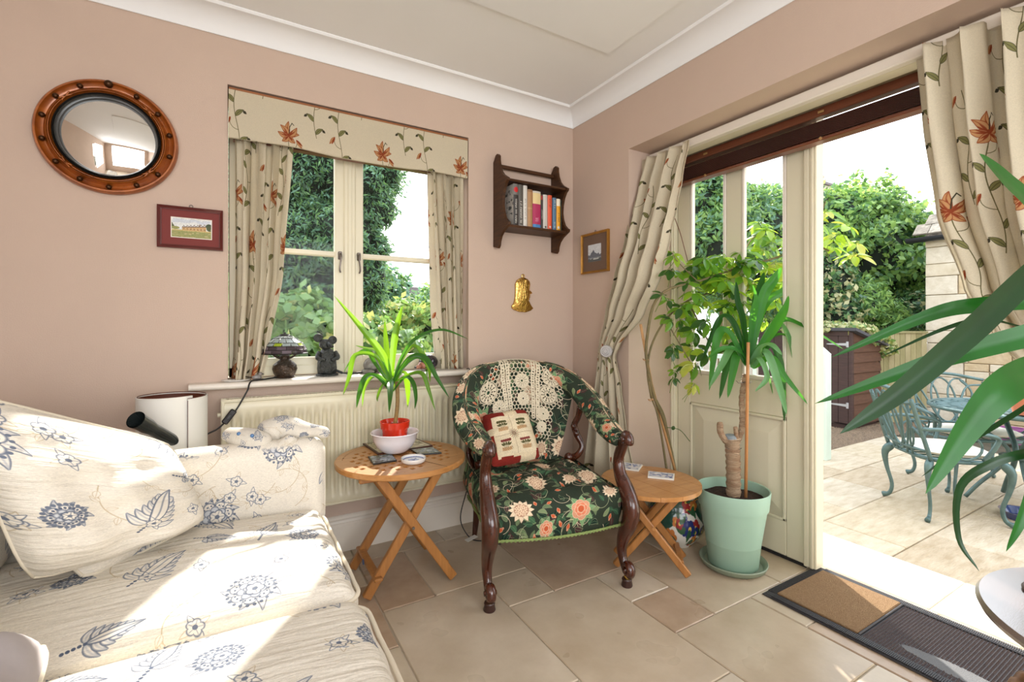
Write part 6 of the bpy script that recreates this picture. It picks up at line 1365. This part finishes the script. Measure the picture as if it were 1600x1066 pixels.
def crown(parent_label, cat, name, lumps, n, sz, mats, shares, core_mat, base, trunk=None, ratio=.5, droop=None, group=None, rough_=.18, ground=True, stuffname='foliage'):
    """lumps: (cx,cy,cz,rx,ry,rz); foliage on lumpy ellipsoids with an inner dark core."""
    t = thing(name, parent_label, cat, base, group)
    vol = np.array([l[3] * l[5] + l[4] * l[5] for l in lumps]); vol = vol / vol.sum()
    for mt, sh in zip(mats, shares):
        m = MB(); Vs = []; Fs = []; o = 0
        for l, f in zip(lumps, vol):
            k = max(8, int(n * sh * f)); d = RNG.normal(0, 1, (k, 3)); d /= np.linalg.norm(d, axis=1)[:, None]
            lump = 1 + rough_ * (np.sin(d[:, 0] * 7 + l[0] * 3) * np.cos(d[:, 2] * 8 + l[1]) + .6 * np.sin(d[:, 1] * 13 + d[:, 2] * 11 + l[2]))
            r = (RNG.uniform(.84, 1.06, k) + (RNG.random(k) < .07) * RNG.uniform(0, .22, k)) * lump; C = np.array(l[:3]) + d * r[:, None] * np.array(l[3:])
            V, F = leaf_mesh(C, d, sz, ratio, droop); ok = np.ones(len(V), bool); Vs.append(V); Fs.append(F + o); o += len(V)
        m.np(np.concatenate(Vs), np.concatenate(Fs)); ob = put(stuffname, m, mt, t, 0); ob['kind'] = 'stuff'
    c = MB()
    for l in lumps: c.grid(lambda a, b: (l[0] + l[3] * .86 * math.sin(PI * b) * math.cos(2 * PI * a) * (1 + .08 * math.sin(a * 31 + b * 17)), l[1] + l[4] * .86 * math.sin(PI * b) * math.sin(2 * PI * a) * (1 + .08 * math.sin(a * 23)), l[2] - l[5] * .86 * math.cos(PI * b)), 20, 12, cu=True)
    put('shade_core', c, core_mat, t, 180)  # solid dark filler painted as the crown's inner shade, blocks see-through
    if not trunk: z_ = max(lumps, key=lambda l: l[3] * l[5]); trunk = [Vector((z_[0], z_[1], PZ - .04)), Vector((z_[0], z_[1], z_[2]))]
    if trunk: put('trunk', MB().tube(spline(trunk, 8), [.09, .08, .08, .07, .07, .06, .06, .05, .05], 10), m_bark, t, 180)
    return t
def lm_(n, c1, c2, tc, tr=.25): return leafmat(n, c1, c2, tc, tr, .5)
l_dk = lm_('foliage_dark', (70, 104, 72), (46, 78, 56), (110, 160, 80)); l_md = lm_('foliage_mid', (104, 142, 84), (74, 114, 68), (160, 204, 100)); l_br = lm_('foliage_bright', (150, 180, 104), (112, 154, 82), (200, 230, 120), .35)
l_bl = lm_('foliage_bluegreen', (108, 148, 122), (78, 118, 100), (150, 196, 136)); l_iv = lm_('ivy_leaf', (116, 150, 86), (80, 116, 66), (176, 210, 110)); l_yl = lm_('foliage_yellow', (190, 190, 116), (140, 156, 84), (220, 220, 130)); l_cr = lm_('foliage_cream', (206, 200, 156), (150, 156, 110), (220, 220, 150))
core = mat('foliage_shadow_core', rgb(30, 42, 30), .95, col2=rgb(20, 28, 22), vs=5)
def lump_px(u, v, k, ru_, rv, rk): c = D(u, v, k); s = k / FPX; return (c.x, c.y, c.z, ru_ * s, rk, rv * s)
# seen through the small window
def gp(u, k): p = D(u, 508, k); return Vector((p.x, p.y, PZ - .03))
L = [lump_px(470, 250, 5.6, 110, 120, .7), lump_px(556, 290, 5.6, 58, 60, .6), lump_px(598, 268, 5.5, 30, 34, .3), lump_px(585, 330, 5.5, 34, 30, .3), lump_px(450, 400, 5.4, 130, 90, .7), lump_px(530, 380, 5.5, 64, 70, .6), lump_px(588, 392, 5.5, 18, 26, .3), lump_px(574, 440, 5.4, 30, 50, .3), lump_px(400, 300, 5.6, 110, 140, .7), lump_px(500, 160, 5.6, 90, 90, .6), lump_px(480, 460, 5.4, 110, 60, .5)]
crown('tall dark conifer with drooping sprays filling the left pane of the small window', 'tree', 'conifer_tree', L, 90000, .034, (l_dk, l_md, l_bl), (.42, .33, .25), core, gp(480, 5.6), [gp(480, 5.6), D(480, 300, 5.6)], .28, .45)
L = [lump_px(440, 515, 4.1, 90, 55, .4), lump_px(520, 530, 4.1, 70, 46, .4), lump_px(480, 570, 4.0, 120, 50, .4), lump_px(590, 560, 4.1, 70, 50, .35), lump_px(370, 520, 4.1, 60, 80, .4)]
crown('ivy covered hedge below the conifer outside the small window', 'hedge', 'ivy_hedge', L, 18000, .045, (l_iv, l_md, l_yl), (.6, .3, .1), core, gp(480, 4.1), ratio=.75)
L = [lump_px(620, 520, 6.5, 70, 45, .5), lump_px(680, 530, 6.5, 60, 50, .5), lump_px(650, 580, 6.0, 80, 50, .5), lump_px(720, 540, 6.6, 50, 60, .5)]
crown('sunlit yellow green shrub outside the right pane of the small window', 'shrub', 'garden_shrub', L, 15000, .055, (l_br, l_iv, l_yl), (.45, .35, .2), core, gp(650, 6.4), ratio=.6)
L = [lump_px(590, 480, 9.5, 50, 60, .7), lump_px(620, 488, 9.5, 34, 30, .6)]
crown('rounded grey green bush left of the distant roof outside the small window', 'shrub', 'garden_shrub', L, 8000, .07, (l_bl, l_md), (.6, .4), core, gp(600, 9.5), ratio=.6)
L = [lump_px(672, 500, 11, 28, 44, .6)]
crown('small bush in front of the distant roof outside the small window', 'shrub', 'garden_shrub', L, 3500, .07, (l_br, l_bl), (.5, .5), core, gp(672, 11), ratio=.6)
# distant roof
hp_ = D(655, 470, 16); t = thing('distant_house', 'distant grey tiled roof beyond the bushes in the right pane of the small window', 'house', (hp_.x, hp_.y, PZ - .03))
m_dst = mat('distant_stone', rgb(176, 168, 150), .9); m_drf = mat('grey_brown_roof_tiles', rgb(112, 104, 104), .9, var=.2, vs=2)
q = MB().box(hp_.x - .30, hp_.x + 2.4, hp_.y, hp_.y + 2.6, PZ - .04, 1.65); put('wall', q, m_dst, t, 0)
for r in range(9):
    z0 = 1.62 + r * .085; q = MB(); y0_ = hp_.y - .15 + r * .085; q.box(hp_.x - .42 + r * .02, hp_.x + 2.5 - r * .02, y0_, y0_ + .11, z0, z0 + .09, .01); put('tile_course', q, m_drf, t, 0)

# seen through the door
L = [lump_px(1110, 380, 6.2, 58, 95, .6), lump_px(1075, 330, 6.3, 60, 90, .6), lump_px(1180, 400, 6.6, 62, 85, .7), lump_px(1150, 330, 6.8, 46, 40, .5), lump_px(1205, 360, 6.9, 46, 62, .5)]
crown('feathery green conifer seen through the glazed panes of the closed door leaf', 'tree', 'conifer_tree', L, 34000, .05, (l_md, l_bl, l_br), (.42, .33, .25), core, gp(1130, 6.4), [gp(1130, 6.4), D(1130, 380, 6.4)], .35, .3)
L = [lump_px(1340, 400, 8.2, 95, 100, .9), lump_px(1300, 360, 8.0, 60, 60, .7), lump_px(1400, 420, 8.2, 66, 82, .8), lump_px(1330, 340, 8.1, 50, 36, .5), lump_px(1250, 400, 8.2, 60, 90, .7)]
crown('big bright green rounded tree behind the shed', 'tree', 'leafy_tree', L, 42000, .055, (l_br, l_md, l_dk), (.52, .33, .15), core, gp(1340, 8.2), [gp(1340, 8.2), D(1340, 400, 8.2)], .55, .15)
L = [lump_px(1288, 450, 7.0, 40, 60, .4), lump_px(1300, 490, 6.9, 40, 40, .4), lump_px(1235, 470, 6.9, 50, 60, .4)]
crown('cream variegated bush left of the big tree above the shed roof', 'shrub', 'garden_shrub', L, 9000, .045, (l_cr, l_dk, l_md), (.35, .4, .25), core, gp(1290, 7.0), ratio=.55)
L = [lump_px(1345, 480, 6.9, 38, 40, .35), lump_px(1375, 495, 6.9, 30, 24, .3)]
crown('soft green feathery bush to the right of the variegated bush', 'shrub', 'garden_shrub', L, 8000, .045, (l_br, l_md), (.55, .45), core, gp(1350, 6.9), ratio=.3)
L = [lump_px(1425, 490, 7.3, 34, 32, .4), lump_px(1400, 515, 7.0, 60, 14, .3)]
crown('dark low bush beside the stone wall behind the fence', 'shrub', 'garden_shrub', L, 7000, .04, (l_dk, l_md, l_cr), (.5, .3, .2), core, gp(1425, 7.3), ratio=.6)

# shed
m_shed = mat('dark_brown_shed_boards', rgb(74, 50, 46), .55, col2=rgb(52, 36, 34), vs=9, stretch=(1, 1, 8)); m_shed2 = mat('brown_shed_side', rgb(98, 66, 48), .7, col2=rgb(74, 48, 36), vs=8, stretch=(1, 8, 8)); m_felt = mat('grey_roofing_felt', rgb(76, 76, 82), .9)
SX, SY = 4.511, .453; t = thing('garden_shed', 'small dark brown garden shed with ivy growing over its roof', 'shed', (SX + .4, SY + .5, PZ - .03)); SZt = PZ + 1.20
put('floor_bearer', MB().box(SX + .03, SX + .75, SY + .03, SY + 1.15, PZ - .034, PZ + .03), m_shed, t, 0)
for i in range(5): put('door_board', MB().box(SX - .014, SX + .008, SY + .025 + i * .112, SY + .134 + i * .112, PZ + .05, SZt - .07, .004), m_shed, t)
for i in range(5): put('door_board', MB().box(SX - .014, SX + .008, SY + .59 + i * .112, SY + .698 + i * .112, PZ + .05, SZt - .07, .004), m_shed, t)
put('corner_post', MB().box(SX - .018, SX + .03, SY - .018, SY + .022, PZ + .01, SZt - .05, .003), m_shed, t)
put('door_header', MB().box(SX - .022, SX + .02, SY, SY + 1.16, SZt - .10, SZt - .02, .003), m_shed, t)
for i in range(9): z = PZ + .03 + i * .125; put('side_board', MB().add([(SX + .02, SY - .012, z), (SX + .75, SY - .012, z), (SX + .75, SY + .006, z + .13), (SX + .02, SY + .006, z + .13), (SX + .02, SY + .02, z), (SX + .75, SY + .02, z), (SX + .75, SY + .02, z + .13), (SX + .02, SY + .02, z + .13)], [(0, 1, 2, 3), (0, 4, 5, 1), (0, 3, 7, 4), (1, 5, 6, 2), (2, 6, 7, 3)]), m_shed2, t, 0)
put('back_board', MB().box(SX + .72, SX + .75, SY, SY + 1.16, PZ, SZt - .28), m_shed, t, 0)
put('roof', MB().add([(SX - .06, SY - .08, SZt), (SX + .86, SY - .08, SZt - .22), (SX + .86, SY + 1.24, SZt - .22), (SX - .06, SY + 1.24, SZt), (SX - .06, SY - .08, SZt - .035), (SX + .86, SY - .08, SZt - .255), (SX + .86, SY + 1.24, SZt - .255), (SX - .06, SY + 1.24, SZt - .035)], [(0, 1, 2, 3), (7, 6, 5, 4), (0, 4, 5, 1), (1, 5, 6, 2), (2, 6, 7, 3), (3, 7, 4, 0)]), m_felt, t, 0)
m_galv = mat('galvanised_hinge', rgb(188, 188, 192), .4, metal=.7)
for z in (PZ + .27, SZt - .20):
    k = MB(); k.box(SX - .024, SX - .015, SY + .02, SY + .045, z - .035, z + .035, .002); k.add([(SX - .022, SY + .04, z - .016), (SX - .022, SY + .26, z - .006), (SX - .022, SY + .26, z + .006), (SX - .022, SY + .04, z + .016), (SX - .014, SY + .04, z - .016), (SX - .014, SY + .26, z - .006), (SX - .014, SY + .26, z + .006), (SX - .014, SY + .04, z + .016)], [(0, 1, 2, 3)[::-1], (4, 5, 6, 7), (0, 4, 5, 1), (3, 2, 6, 7)]); put('hinge', k, m_galv, t)
L = [(SX + .30, SY + .45, SZt - .02, .36, .50, .09), (SX + .62, SY + .15, SZt - .12, .26, .24, .10), (SX + .86, SY + .02, SZt - .26, .12, .14, .10)]
crown('cream-splashed ivy mat lying over the shed roof', 'ivy', 'roof_ivy', L, 5200, .034, (l_cr, l_yl, l_iv), (.5, .2, .3), core, (SX + .4, SY + .4, SZt - .1), ratio=.7)

# fence, boards one by one
FX = 5.16
m_fb = [mat('weathered_fence_board_%d' % i, rgb(*c), .85, col2=rgb(c[0] - 34, c[1] - 30, c[2] - 34), vs=6, stretch=(1, 3, .5), bump=.3) for i, c in enumerate(((164, 154, 116), (150, 142, 104), (172, 160, 126)))]
t = thing('board_fence', 'weathered greenish timber fence of upright boards between the shed and the stone wall', 'fence', (FX + .2, .3, PZ - .03))
ftop = PZ + 1.16
e0 = Vector((5.30, .50)); e1 = Vector((5.90, .20)); nb = 9
# runs from the shed side to the stone wall
for i in range(nb):
    a = e0.lerp(e1, i / nb); b_ = e0.lerp(e1, (i + .96) / nb); put('board', MB().bar((((a.x + b_.x) / 2), (a.y + b_.y) / 2, PZ - .03), ((a.x + b_.x) / 2, (a.y + b_.y) / 2, ftop - .03), (b_ - a).length, .018, (e1.y - e0.y, -(e1.x - e0.x), 0), .003), m_fb[i % 3], t, 35)
put('cap_rail', MB().bar((e0.x, e0.y, ftop - .02), (e1.x, e1.y, ftop - .02), .05, .028), m_fb[1], t)
k = e1 - Vector((.05, -.02)); put('post', MB().box(e0.x + .02, e0.x + .09, e0.y + .03, e0.y + .1, PZ - .03, ftop + .02, .004), m_fb[1], t)

# stone outbuilding: wall faces the patio (-x), seen obliquely
BXp, BY1 = 6.0, .245
t = thing('stone_outbuilding', 'pale honey stone outbuilding with a stone-tiled roof and black gutter', 'building', (BXp + .6, -1.5, PZ - .03)); OB = t
m_st = [mat('honey_stone_%d' % i, rgb(*c), .85, col2=rgb(c[0] - 24, c[1] - 28, c[2] - 34), vs=8, bump=.9, bs=20) for i, c in enumerate(((212, 202, 182), (206, 192, 166), (200, 182, 152), (216, 208, 192)))]
ez = 2.17
put('wall_core', MB().box(BXp + .02, BXp + 2.2, -4.2, BY1 - .012, PZ - .034, ez), mat('stone_mortar', rgb(196, 182, 154), .95), t, 0)
rr_ = random.Random(4); z = PZ - .03; j = 0; cnt = 0
while z < ez - .02:
    h = rr_.choice((.16, .19, .22, .24)); h = min(h, ez - z); y = BY1; first = True
    while y > -2.6:
        L_ = rr_.uniform(.30, .46) if first else rr_.uniform(.16, .44); sub = 1 if first or rr_.random() < .5 else 2
        for q in range(sub): put('stone', MB().box(BXp - .004 - rr_.random() * .012, BXp + .03, y - L_ + .006, y - .004, z + q * h / sub + .004, z + (q + 1) * h / sub - .004, .006), m_st[rr_.choice((0, 3)) if first else rr_.choice((1, 2, 2, 0))], t, 0); cnt += 1
        y -= L_; first = False
    z += h
put('gutter', MB().grid(lambda a, b: (BXp - .10 + .06 * math.cos(PI + PI * b), lerp(BY1 + .16, -4.2, a), ez + .03 + .06 * math.sin(PI + PI * b)), 2, 10).grid(lambda a, b: (BXp - .10 + .055 * math.cos(PI + PI * b), lerp(BY1 + .16, -4.2, a), ez + .03 + .055 * math.sin(PI + PI * b)), 2, 10, flip=True), mat('black_gutter', rgb(40, 42, 48), .35), t, 60)
m_rt = [mat('stone_roof_tile_%d' % i, rgb(*c), .9, col2=rgb(c[0] - 44, c[1] - 44, c[2] - 40), vs=14, bump=1.0, bs=30) for i, c in enumerate(((150, 142, 128), (128, 120, 110), (166, 158, 144)))]
for r in range(11):
    xx = BXp - .10 + r * .135; zz = ez + .06 + r * .135; y = BY1 + .10 - r * .085
    while y > -2.4: 
        w = rr_.uniform(.16, .28); put('roof_tile', MB().box(0, .22, -w + .006, 0, 0, .026, .004).xf(Matrix.Translation((xx, y, zz)) @ Matrix.Rotation(R(-43), 4, 'Y')), m_rt[rr_.randrange(3)], t, 0); y -= w
rc = MB(); a0, a1 = (BXp - .06, BY1 + .02, ez + .03), (BXp + 1.3, BY1 - .85, ez + 1.42)
rc.add([(BXp - .04, BY1 + .03, ez + .02), (BXp + 1.42, BY1 - .86, ez + 1.46), (BXp + 1.42, -4.2, ez + 1.46), (BXp - .04, -4.2, ez + .02), (BXp + 2.2, BY1 + .03, ez + .02), (BXp + 2.2, -4.2, ez + .02)], [(0, 1, 2, 3)[::-1], (0, 4, 1), (1, 4, 5, 2)]); put('roof_deck', rc, m_rt[1], t, 0)

# far chimney
cp_ = D(1274, 300, 17); t = thing('chimney_stack', 'far stone chimney with clay pots just right of the door leaf', 'chimney', (cp_.x, cp_.y, PZ - .03))
put('stack', MB().box(cp_.x - .02, cp_.x + .55, cp_.y - .3, cp_.y + .3, PZ - .04, D(1274, 292, 17).z), m_dst, t, 0); zt = D(1274, 292, 17).z
put('cap', MB().box(cp_.x - .10, cp_.x + .62, cp_.y - .36, cp_.y + .36, zt, zt + .10, .01), m_drf, t)
for dx in (.08, .38): put('chimney_pot', MB().lathe([(.10, 0), (.08, .25), (.11, .28), (.11, .34), (.07, .36), (0, .36)], (cp_.x + dx, cp_.y, zt + .10), 16), m_dst, t)

# pale green railing beside the door
m_rail = mat('pale_mint_painted_wood', rgb(206, 222, 210), .5, var=.03)
rp = ZZ(1287, 718, PZ); t = thing('garden_railing', 'pale mint painted railing post with balusters just right of the door leaf', 'railing', rp)
k = MB().box(rp.x - .045, rp.x + .045, rp.y - .045, rp.y + .045, PZ - .0, PZ + .97, .006); k.add([(rp.x - .045, rp.y - .045, PZ + .965), (rp.x + .045, rp.y - .045, PZ + .965), (rp.x + .045, rp.y + .045, PZ + .965), (rp.x - .045, rp.y + .045, PZ + .965), (rp.x, rp.y, PZ + 1.03)], [(0, 1, 4), (1, 2, 4), (2, 3, 4), (3, 0, 4)]); put('post', k, m_rail, t)
for z in (PZ + .10, PZ + .88): put('rail', MB().box(rp.x - .02, rp.x + .02, rp.y + .04, rp.y + 1.9, z - .02, z + .03, .004), m_rail, t)
for i in range(14): put('baluster', MB().box(rp.x - .014, rp.x + .014, rp.y + .13 + i * .13, rp.y + .16 + i * .13, PZ + .08, PZ + .90, .003), m_rail, t)

# ---------------------------------------------------------------- cast garden furniture
m_cast = mat('verdigris_cast_metal', rgb(92, 118, 116), .42, metal=.35, col2=rgb(70, 94, 94), vs=20, spec=.6); m_pad = mat('cream_seat_pad', rgb(226, 220, 204), .9, bump=.3)
def cabriole(m, x, y, zt, ox, oy):
    m.tube(spline([(x, y, zt), (x + ox * .030, y + oy * .030, zt - .06), (x + ox * .024, y + oy * .024, zt - .16), (x + ox * .002, y + oy * .002, zt - .28), (x + ox * .012, y + oy * .012, .035), (x + ox * .040, y + oy * .040, .014)], 20), [.020, .026, .028, .026, .023, .020, .018, .016, .014, .013, .012, .012, .012, .012, .012, .012, .013, .014, .016, .018, .018], 10, ratio=.8); return m
def garden_chair(label, cen, face, w=.46, padlabel=None, wide=False):
    """face: direction the sitter looks; origin on the paving under the seat centre."""
    t = thing('garden_chair', label, 'chair', (0, 0, 0), 'verdigris garden chairs on the patio'); SH = .385; hw, hd = w / 2, .21
    sf = MB(); ring = [(hw * (1.0 if abs(c_) > 0 else 1) * c_ * (1 - .06 * max(0, s2)), hd * s2, SH) for c_, s2 in [(math.copysign(abs(math.cos(a)) ** .55, math.cos(a)), math.copysign(abs(math.sin(a)) ** .55, math.sin(a))) for a in np.linspace(0, 2 * PI, 49)]]
    sf.tube(ring, .014, 8, ratio=1.2); 
    for i in range(7): x = lerp(-hw + .05, hw - .05, i / 6); sf.tube([(x, -hd + .012, SH - .002), (x, hd - .012, SH - .002)], .006, 6)
    put('seat_frame', sf, m_cast, t, 180)
    for sx_ in (-1, 1):
        for sy_ in (-1, 1): put('leg', cabriole(MB(), sx_ * (hw - .03), sy_ * (hd - .02), SH, sx_, sy_), m_cast, t, 180)
    # back lies at y = -hd, leaning
    def bp_(u, h): return (u * hw * (1 - .04 * h), -hd - .02 - .13 * h + .03 * u * u, SH + .44 * h)
    bk = MB()
    for s_ in (-1, 1): bk.tube([bp_(s_ * (.98 + .04 * h), h) for h in np.linspace(0, .86, 12)], .013, 8)
    bk.tube([bp_(u, .86 + .14 * max(0, math.cos(u * PI / 2)) ** .8 + .03 * abs(u) ** 6) for u in np.linspace(-1.02, 1.02, 25)], .012, 8); put('back_frame', bk, m_cast, t, 180)
    sc_ = MB()
    for u0 in ((-.42, 0, .42) if not wide else (-.3, 0, .3)):
        sc_.tube([bp_(u0 + .30 * math.sin(a), .52 + .40 * math.cos(a) * (1 - .08 * abs(u0))) for a in np.linspace(0, 2 * PI, 25)], .007, 6)
    for s_ in (-1, 1):
        sc_.tube(spline([bp_(s_ * .96, .80), bp_(s_ * .62, .76), bp_(s_ * .40, .50), bp_(s_ * .16, .12), bp_(0, .06)], 16), .008, 6); sc_.tube(spline([bp_(s_ * .96, .30), bp_(s_ * .70, .44), bp_(s_ * .52, .26), bp_(s_ * .42, .02)], 12), .007, 6)
        sc_.tube(spline([bp_(s_ * .20, .02), bp_(s_ * .52, .36), bp_(s_ * .70, .66), bp_(s_ * .50, .88)], 14), .007, 6)
    sc_.tube([bp_(u, .12) for u in np.linspace(-.99, .99, 12)], .009, 6); put('back_scrollwork', sc_, m_cast, t, 180)
    for s_ in (-1, 1):
        P = spline([bp_(s_ * 1.0, .44), (s_ * (hw + .035), -.10, SH + .20), (s_ * (hw + .045), .04, SH + .185), (s_ * (hw + .03), .13, SH + .16), (s_ * (hw + .02), .12, SH + .10), (s_ * (hw - .005), .08, SH + .01)], 26); put('arm', MB().tube(P, .012, 8, ratio=1.2), m_cast, t, 180)
        put('arm_loop', MB().tube([(s_ * (hw + .02), -.03 + .085 * math.cos(a), SH + .095 + .075 * math.sin(a)) for a in np.linspace(0, 2 * PI, 20)], .007, 6), m_cast, t, 180)
    a = math.atan2(face[1], face[0]) - PI / 2; t.location = (cen[0], cen[1], PZ + .002); t.rotation_euler = (0, 0, a)
    if padlabel:
        pd_ = MB(); pd_.grid(lambda a, b: (lambda th, r: (hw * .90 * r * math.copysign(abs(math.cos(th)) ** .6, math.cos(th)), hd * .92 * r * math.copysign(abs(math.sin(th)) ** .6, math.sin(th)), SH + .017 + .022 + .022 * (1 - r ** 6) ** .5))(2 * PI * a, b), 40, 10, cu=True)
        pd_.grid(lambda a, b: (lambda th, r: (hw * .90 * r * math.copysign(abs(math.cos(th)) ** .6, math.cos(th)), hd * .92 * r * math.copysign(abs(math.sin(th)) ** .6, math.sin(th)), SH + .017 + .022 - .022 * (1 - r ** 6) ** .5))(2 * PI * a, b), 40, 10, cu=True, flip=True)
        pd_.xf(Matrix.Translation((cen[0], cen[1], PZ + .002)) @ Matrix.Rotation(a, 4, 'Z')); tag(put('seat_pad', pd_, m_pad, smooth=180), padlabel, 'cushion', 'cream seat pads of the garden chairs')
    return t
garden_chair('verdigris cast metal garden chair nearest the house, its back to the shed', (2.235, -1.085), (.745, -.667), .46, 'cream seat pad on the garden chair nearest the house')
c2 = D(1518, 672, 3.62); garden_chair('verdigris cast metal garden chair behind the garden table, facing the house', (c2.x, c2.y), (-.62, -.72), .60, 'cream seat pad on the garden chair behind the garden table')
c3 = D(1745, 745, 2.75); garden_chair('verdigris cast metal garden chair at the right edge of the open doorway, half cut off', (c3.x, c3.y), (-.1, .99), .46)
tcn_ = D(1592, 641, 3.20); GT = Vector((tcn_.x, tcn_.y, PZ + .001)); gz = D(1592, 641, 3.20).z - PZ
t = thing('garden_table', 'round verdigris cast metal garden table with a pierced lattice top', 'table', GT)
k = MB(); rT = .46
for q, rd_ in ((1, .014), (.94, .008), (.62, .008), (.30, .008), (.10, .010)): k.tube([GT + Vector((rT * q * math.cos(a), rT * q * math.sin(a), gz)) for a in np.linspace(0, 2 * PI, 61)], rd_, 6)
for i in range(24):
    a = i * 2 * PI / 24
    for s_ in (-1, 1): k.tube(spline([GT + Vector((rT * .1 * math.cos(a), rT * .1 * math.sin(a), gz)), GT + Vector((rT * .35 * math.cos(a + s_ * .22), rT * .35 * math.sin(a + s_ * .22), gz)), GT + Vector((rT * .66 * math.cos(a - s_ * .06), rT * .66 * math.sin(a - s_ * .06), gz)), GT + Vector((rT * .94 * math.cos(a + s_ * .13), rT * .94 * math.sin(a + s_ * .13), gz))], 12), .0075, 5)
put('lattice_top', k, m_cast, t, 180)
put('top_plate', MB().lathe([(0, gz - .006), (rT * .97, gz - .006), (rT * .97, gz - .002), (0, gz - .002)], GT, 48), mat('table_plate', rgb(150, 168, 166), .5, metal=.2), t, 0)
for i in range(4):
    a = i * PI / 2 + .5; d = Vector((math.cos(a), math.sin(a), 0))
    put('leg', MB().tube(spline([GT + d * .30 + UP * (gz - .02), GT + d * .22 + UP * (gz - .12), GT + d * .06 + UP * (gz - .26), GT + d * .08 + UP * (gz - .38), GT + d * .20 + UP * .12, GT + d * .27 + UP * .016], 22), .013, 8, ratio=1.3), m_cast, t, 180)
put('leg_ring', MB().tube([GT + Vector((.09 * math.cos(a), .09 * math.sin(a), gz - .32)) for a in np.linspace(0, 2 * PI, 25)], .009, 6), m_cast, t, 180)
m_ter = bpy.data.materials['terracotta']
pc = ZZ(1604, 648, PZ + gz + .014); t = thing('terracotta_planter', 'terracotta pot with bright green leaves and pink flowers on the garden table', 'plant', pc)
put('pot', MB().lathe([(0, 0), (.060, 0), (.085, .13), (.095, .135), (.098, .17), (.090, .17), (.080, .14), (.05, .01), (0, .01)], pc, 36), m_ter, t, 50); put('soil', MB().lathe([(0, .15), (.085, .148)], pc, 20), m_soil, t, 180)
d_ = RNG.normal(0, 1, (260, 3)); d_[:, 2] = abs(d_[:, 2]); d_ /= np.linalg.norm(d_, axis=1)[:, None]; V, F = leaf_mesh(np.array(pc) + np.array([-.02, 0, .18]) + d_ * np.array([.10, .10, .08]), d_, .022, .6); m = MB().np(V, F); o = put('leaves', m, l_br, t, 0); o['kind'] = 'stuff'
m_pk = mat('pink_petal', rgb(206, 90, 150), .6)
for i in range(7): f = Vector(pc) + Vector((-.05 + .035 * math.cos(i * 2.4), .035 * math.sin(i * 2.4), .25 + .012 * (i % 3))); put('flower', MB().ball(f, .014, 8, 5, (1, 1, .6)), m_pk, t, 180)
put('plant_stake', MB().tube([Vector(pc) + Vector((-.07, 0, .12)), Vector(pc) + Vector((-.10, .01, .34))], .003, 5), mat('pink_stick', rgb(196, 120, 110), .6), t)
pc = ZZ(1572, 674, PZ + .0); pc = D(1582, 674, 4.9); pc.z = PZ + .002
t = thing('purple_planter', 'purple plastic pot on the paving behind the garden table', 'pot', pc); put('pot', MB().lathe([(0, 0), (.08, 0), (.10, .13), (.11, .14), (.11, .16), (.09, .16), (.07, .02), (0, .02)], pc, 32), mat('purple_plastic', rgb(140, 76, 130), .4), t, 50); put('soil', MB().lathe([(0, .14), (.095, .138)], pc, 16), m_soil, t, 180)
pc = ZZ(1600, 812, PZ); t = thing('blue_planter_dish', 'glazed dark blue dish on the paving under the right garden chair', 'dish', pc); put('dish_body', MB().lathe([(0, 0), (.085, 0), (.11, .045), (.117, .05), (.105, .05), (.08, .01), (0, .01)], pc, 32), mat('blue_glaze', rgb(50, 66, 116), .15, coat=.5), t, 50)
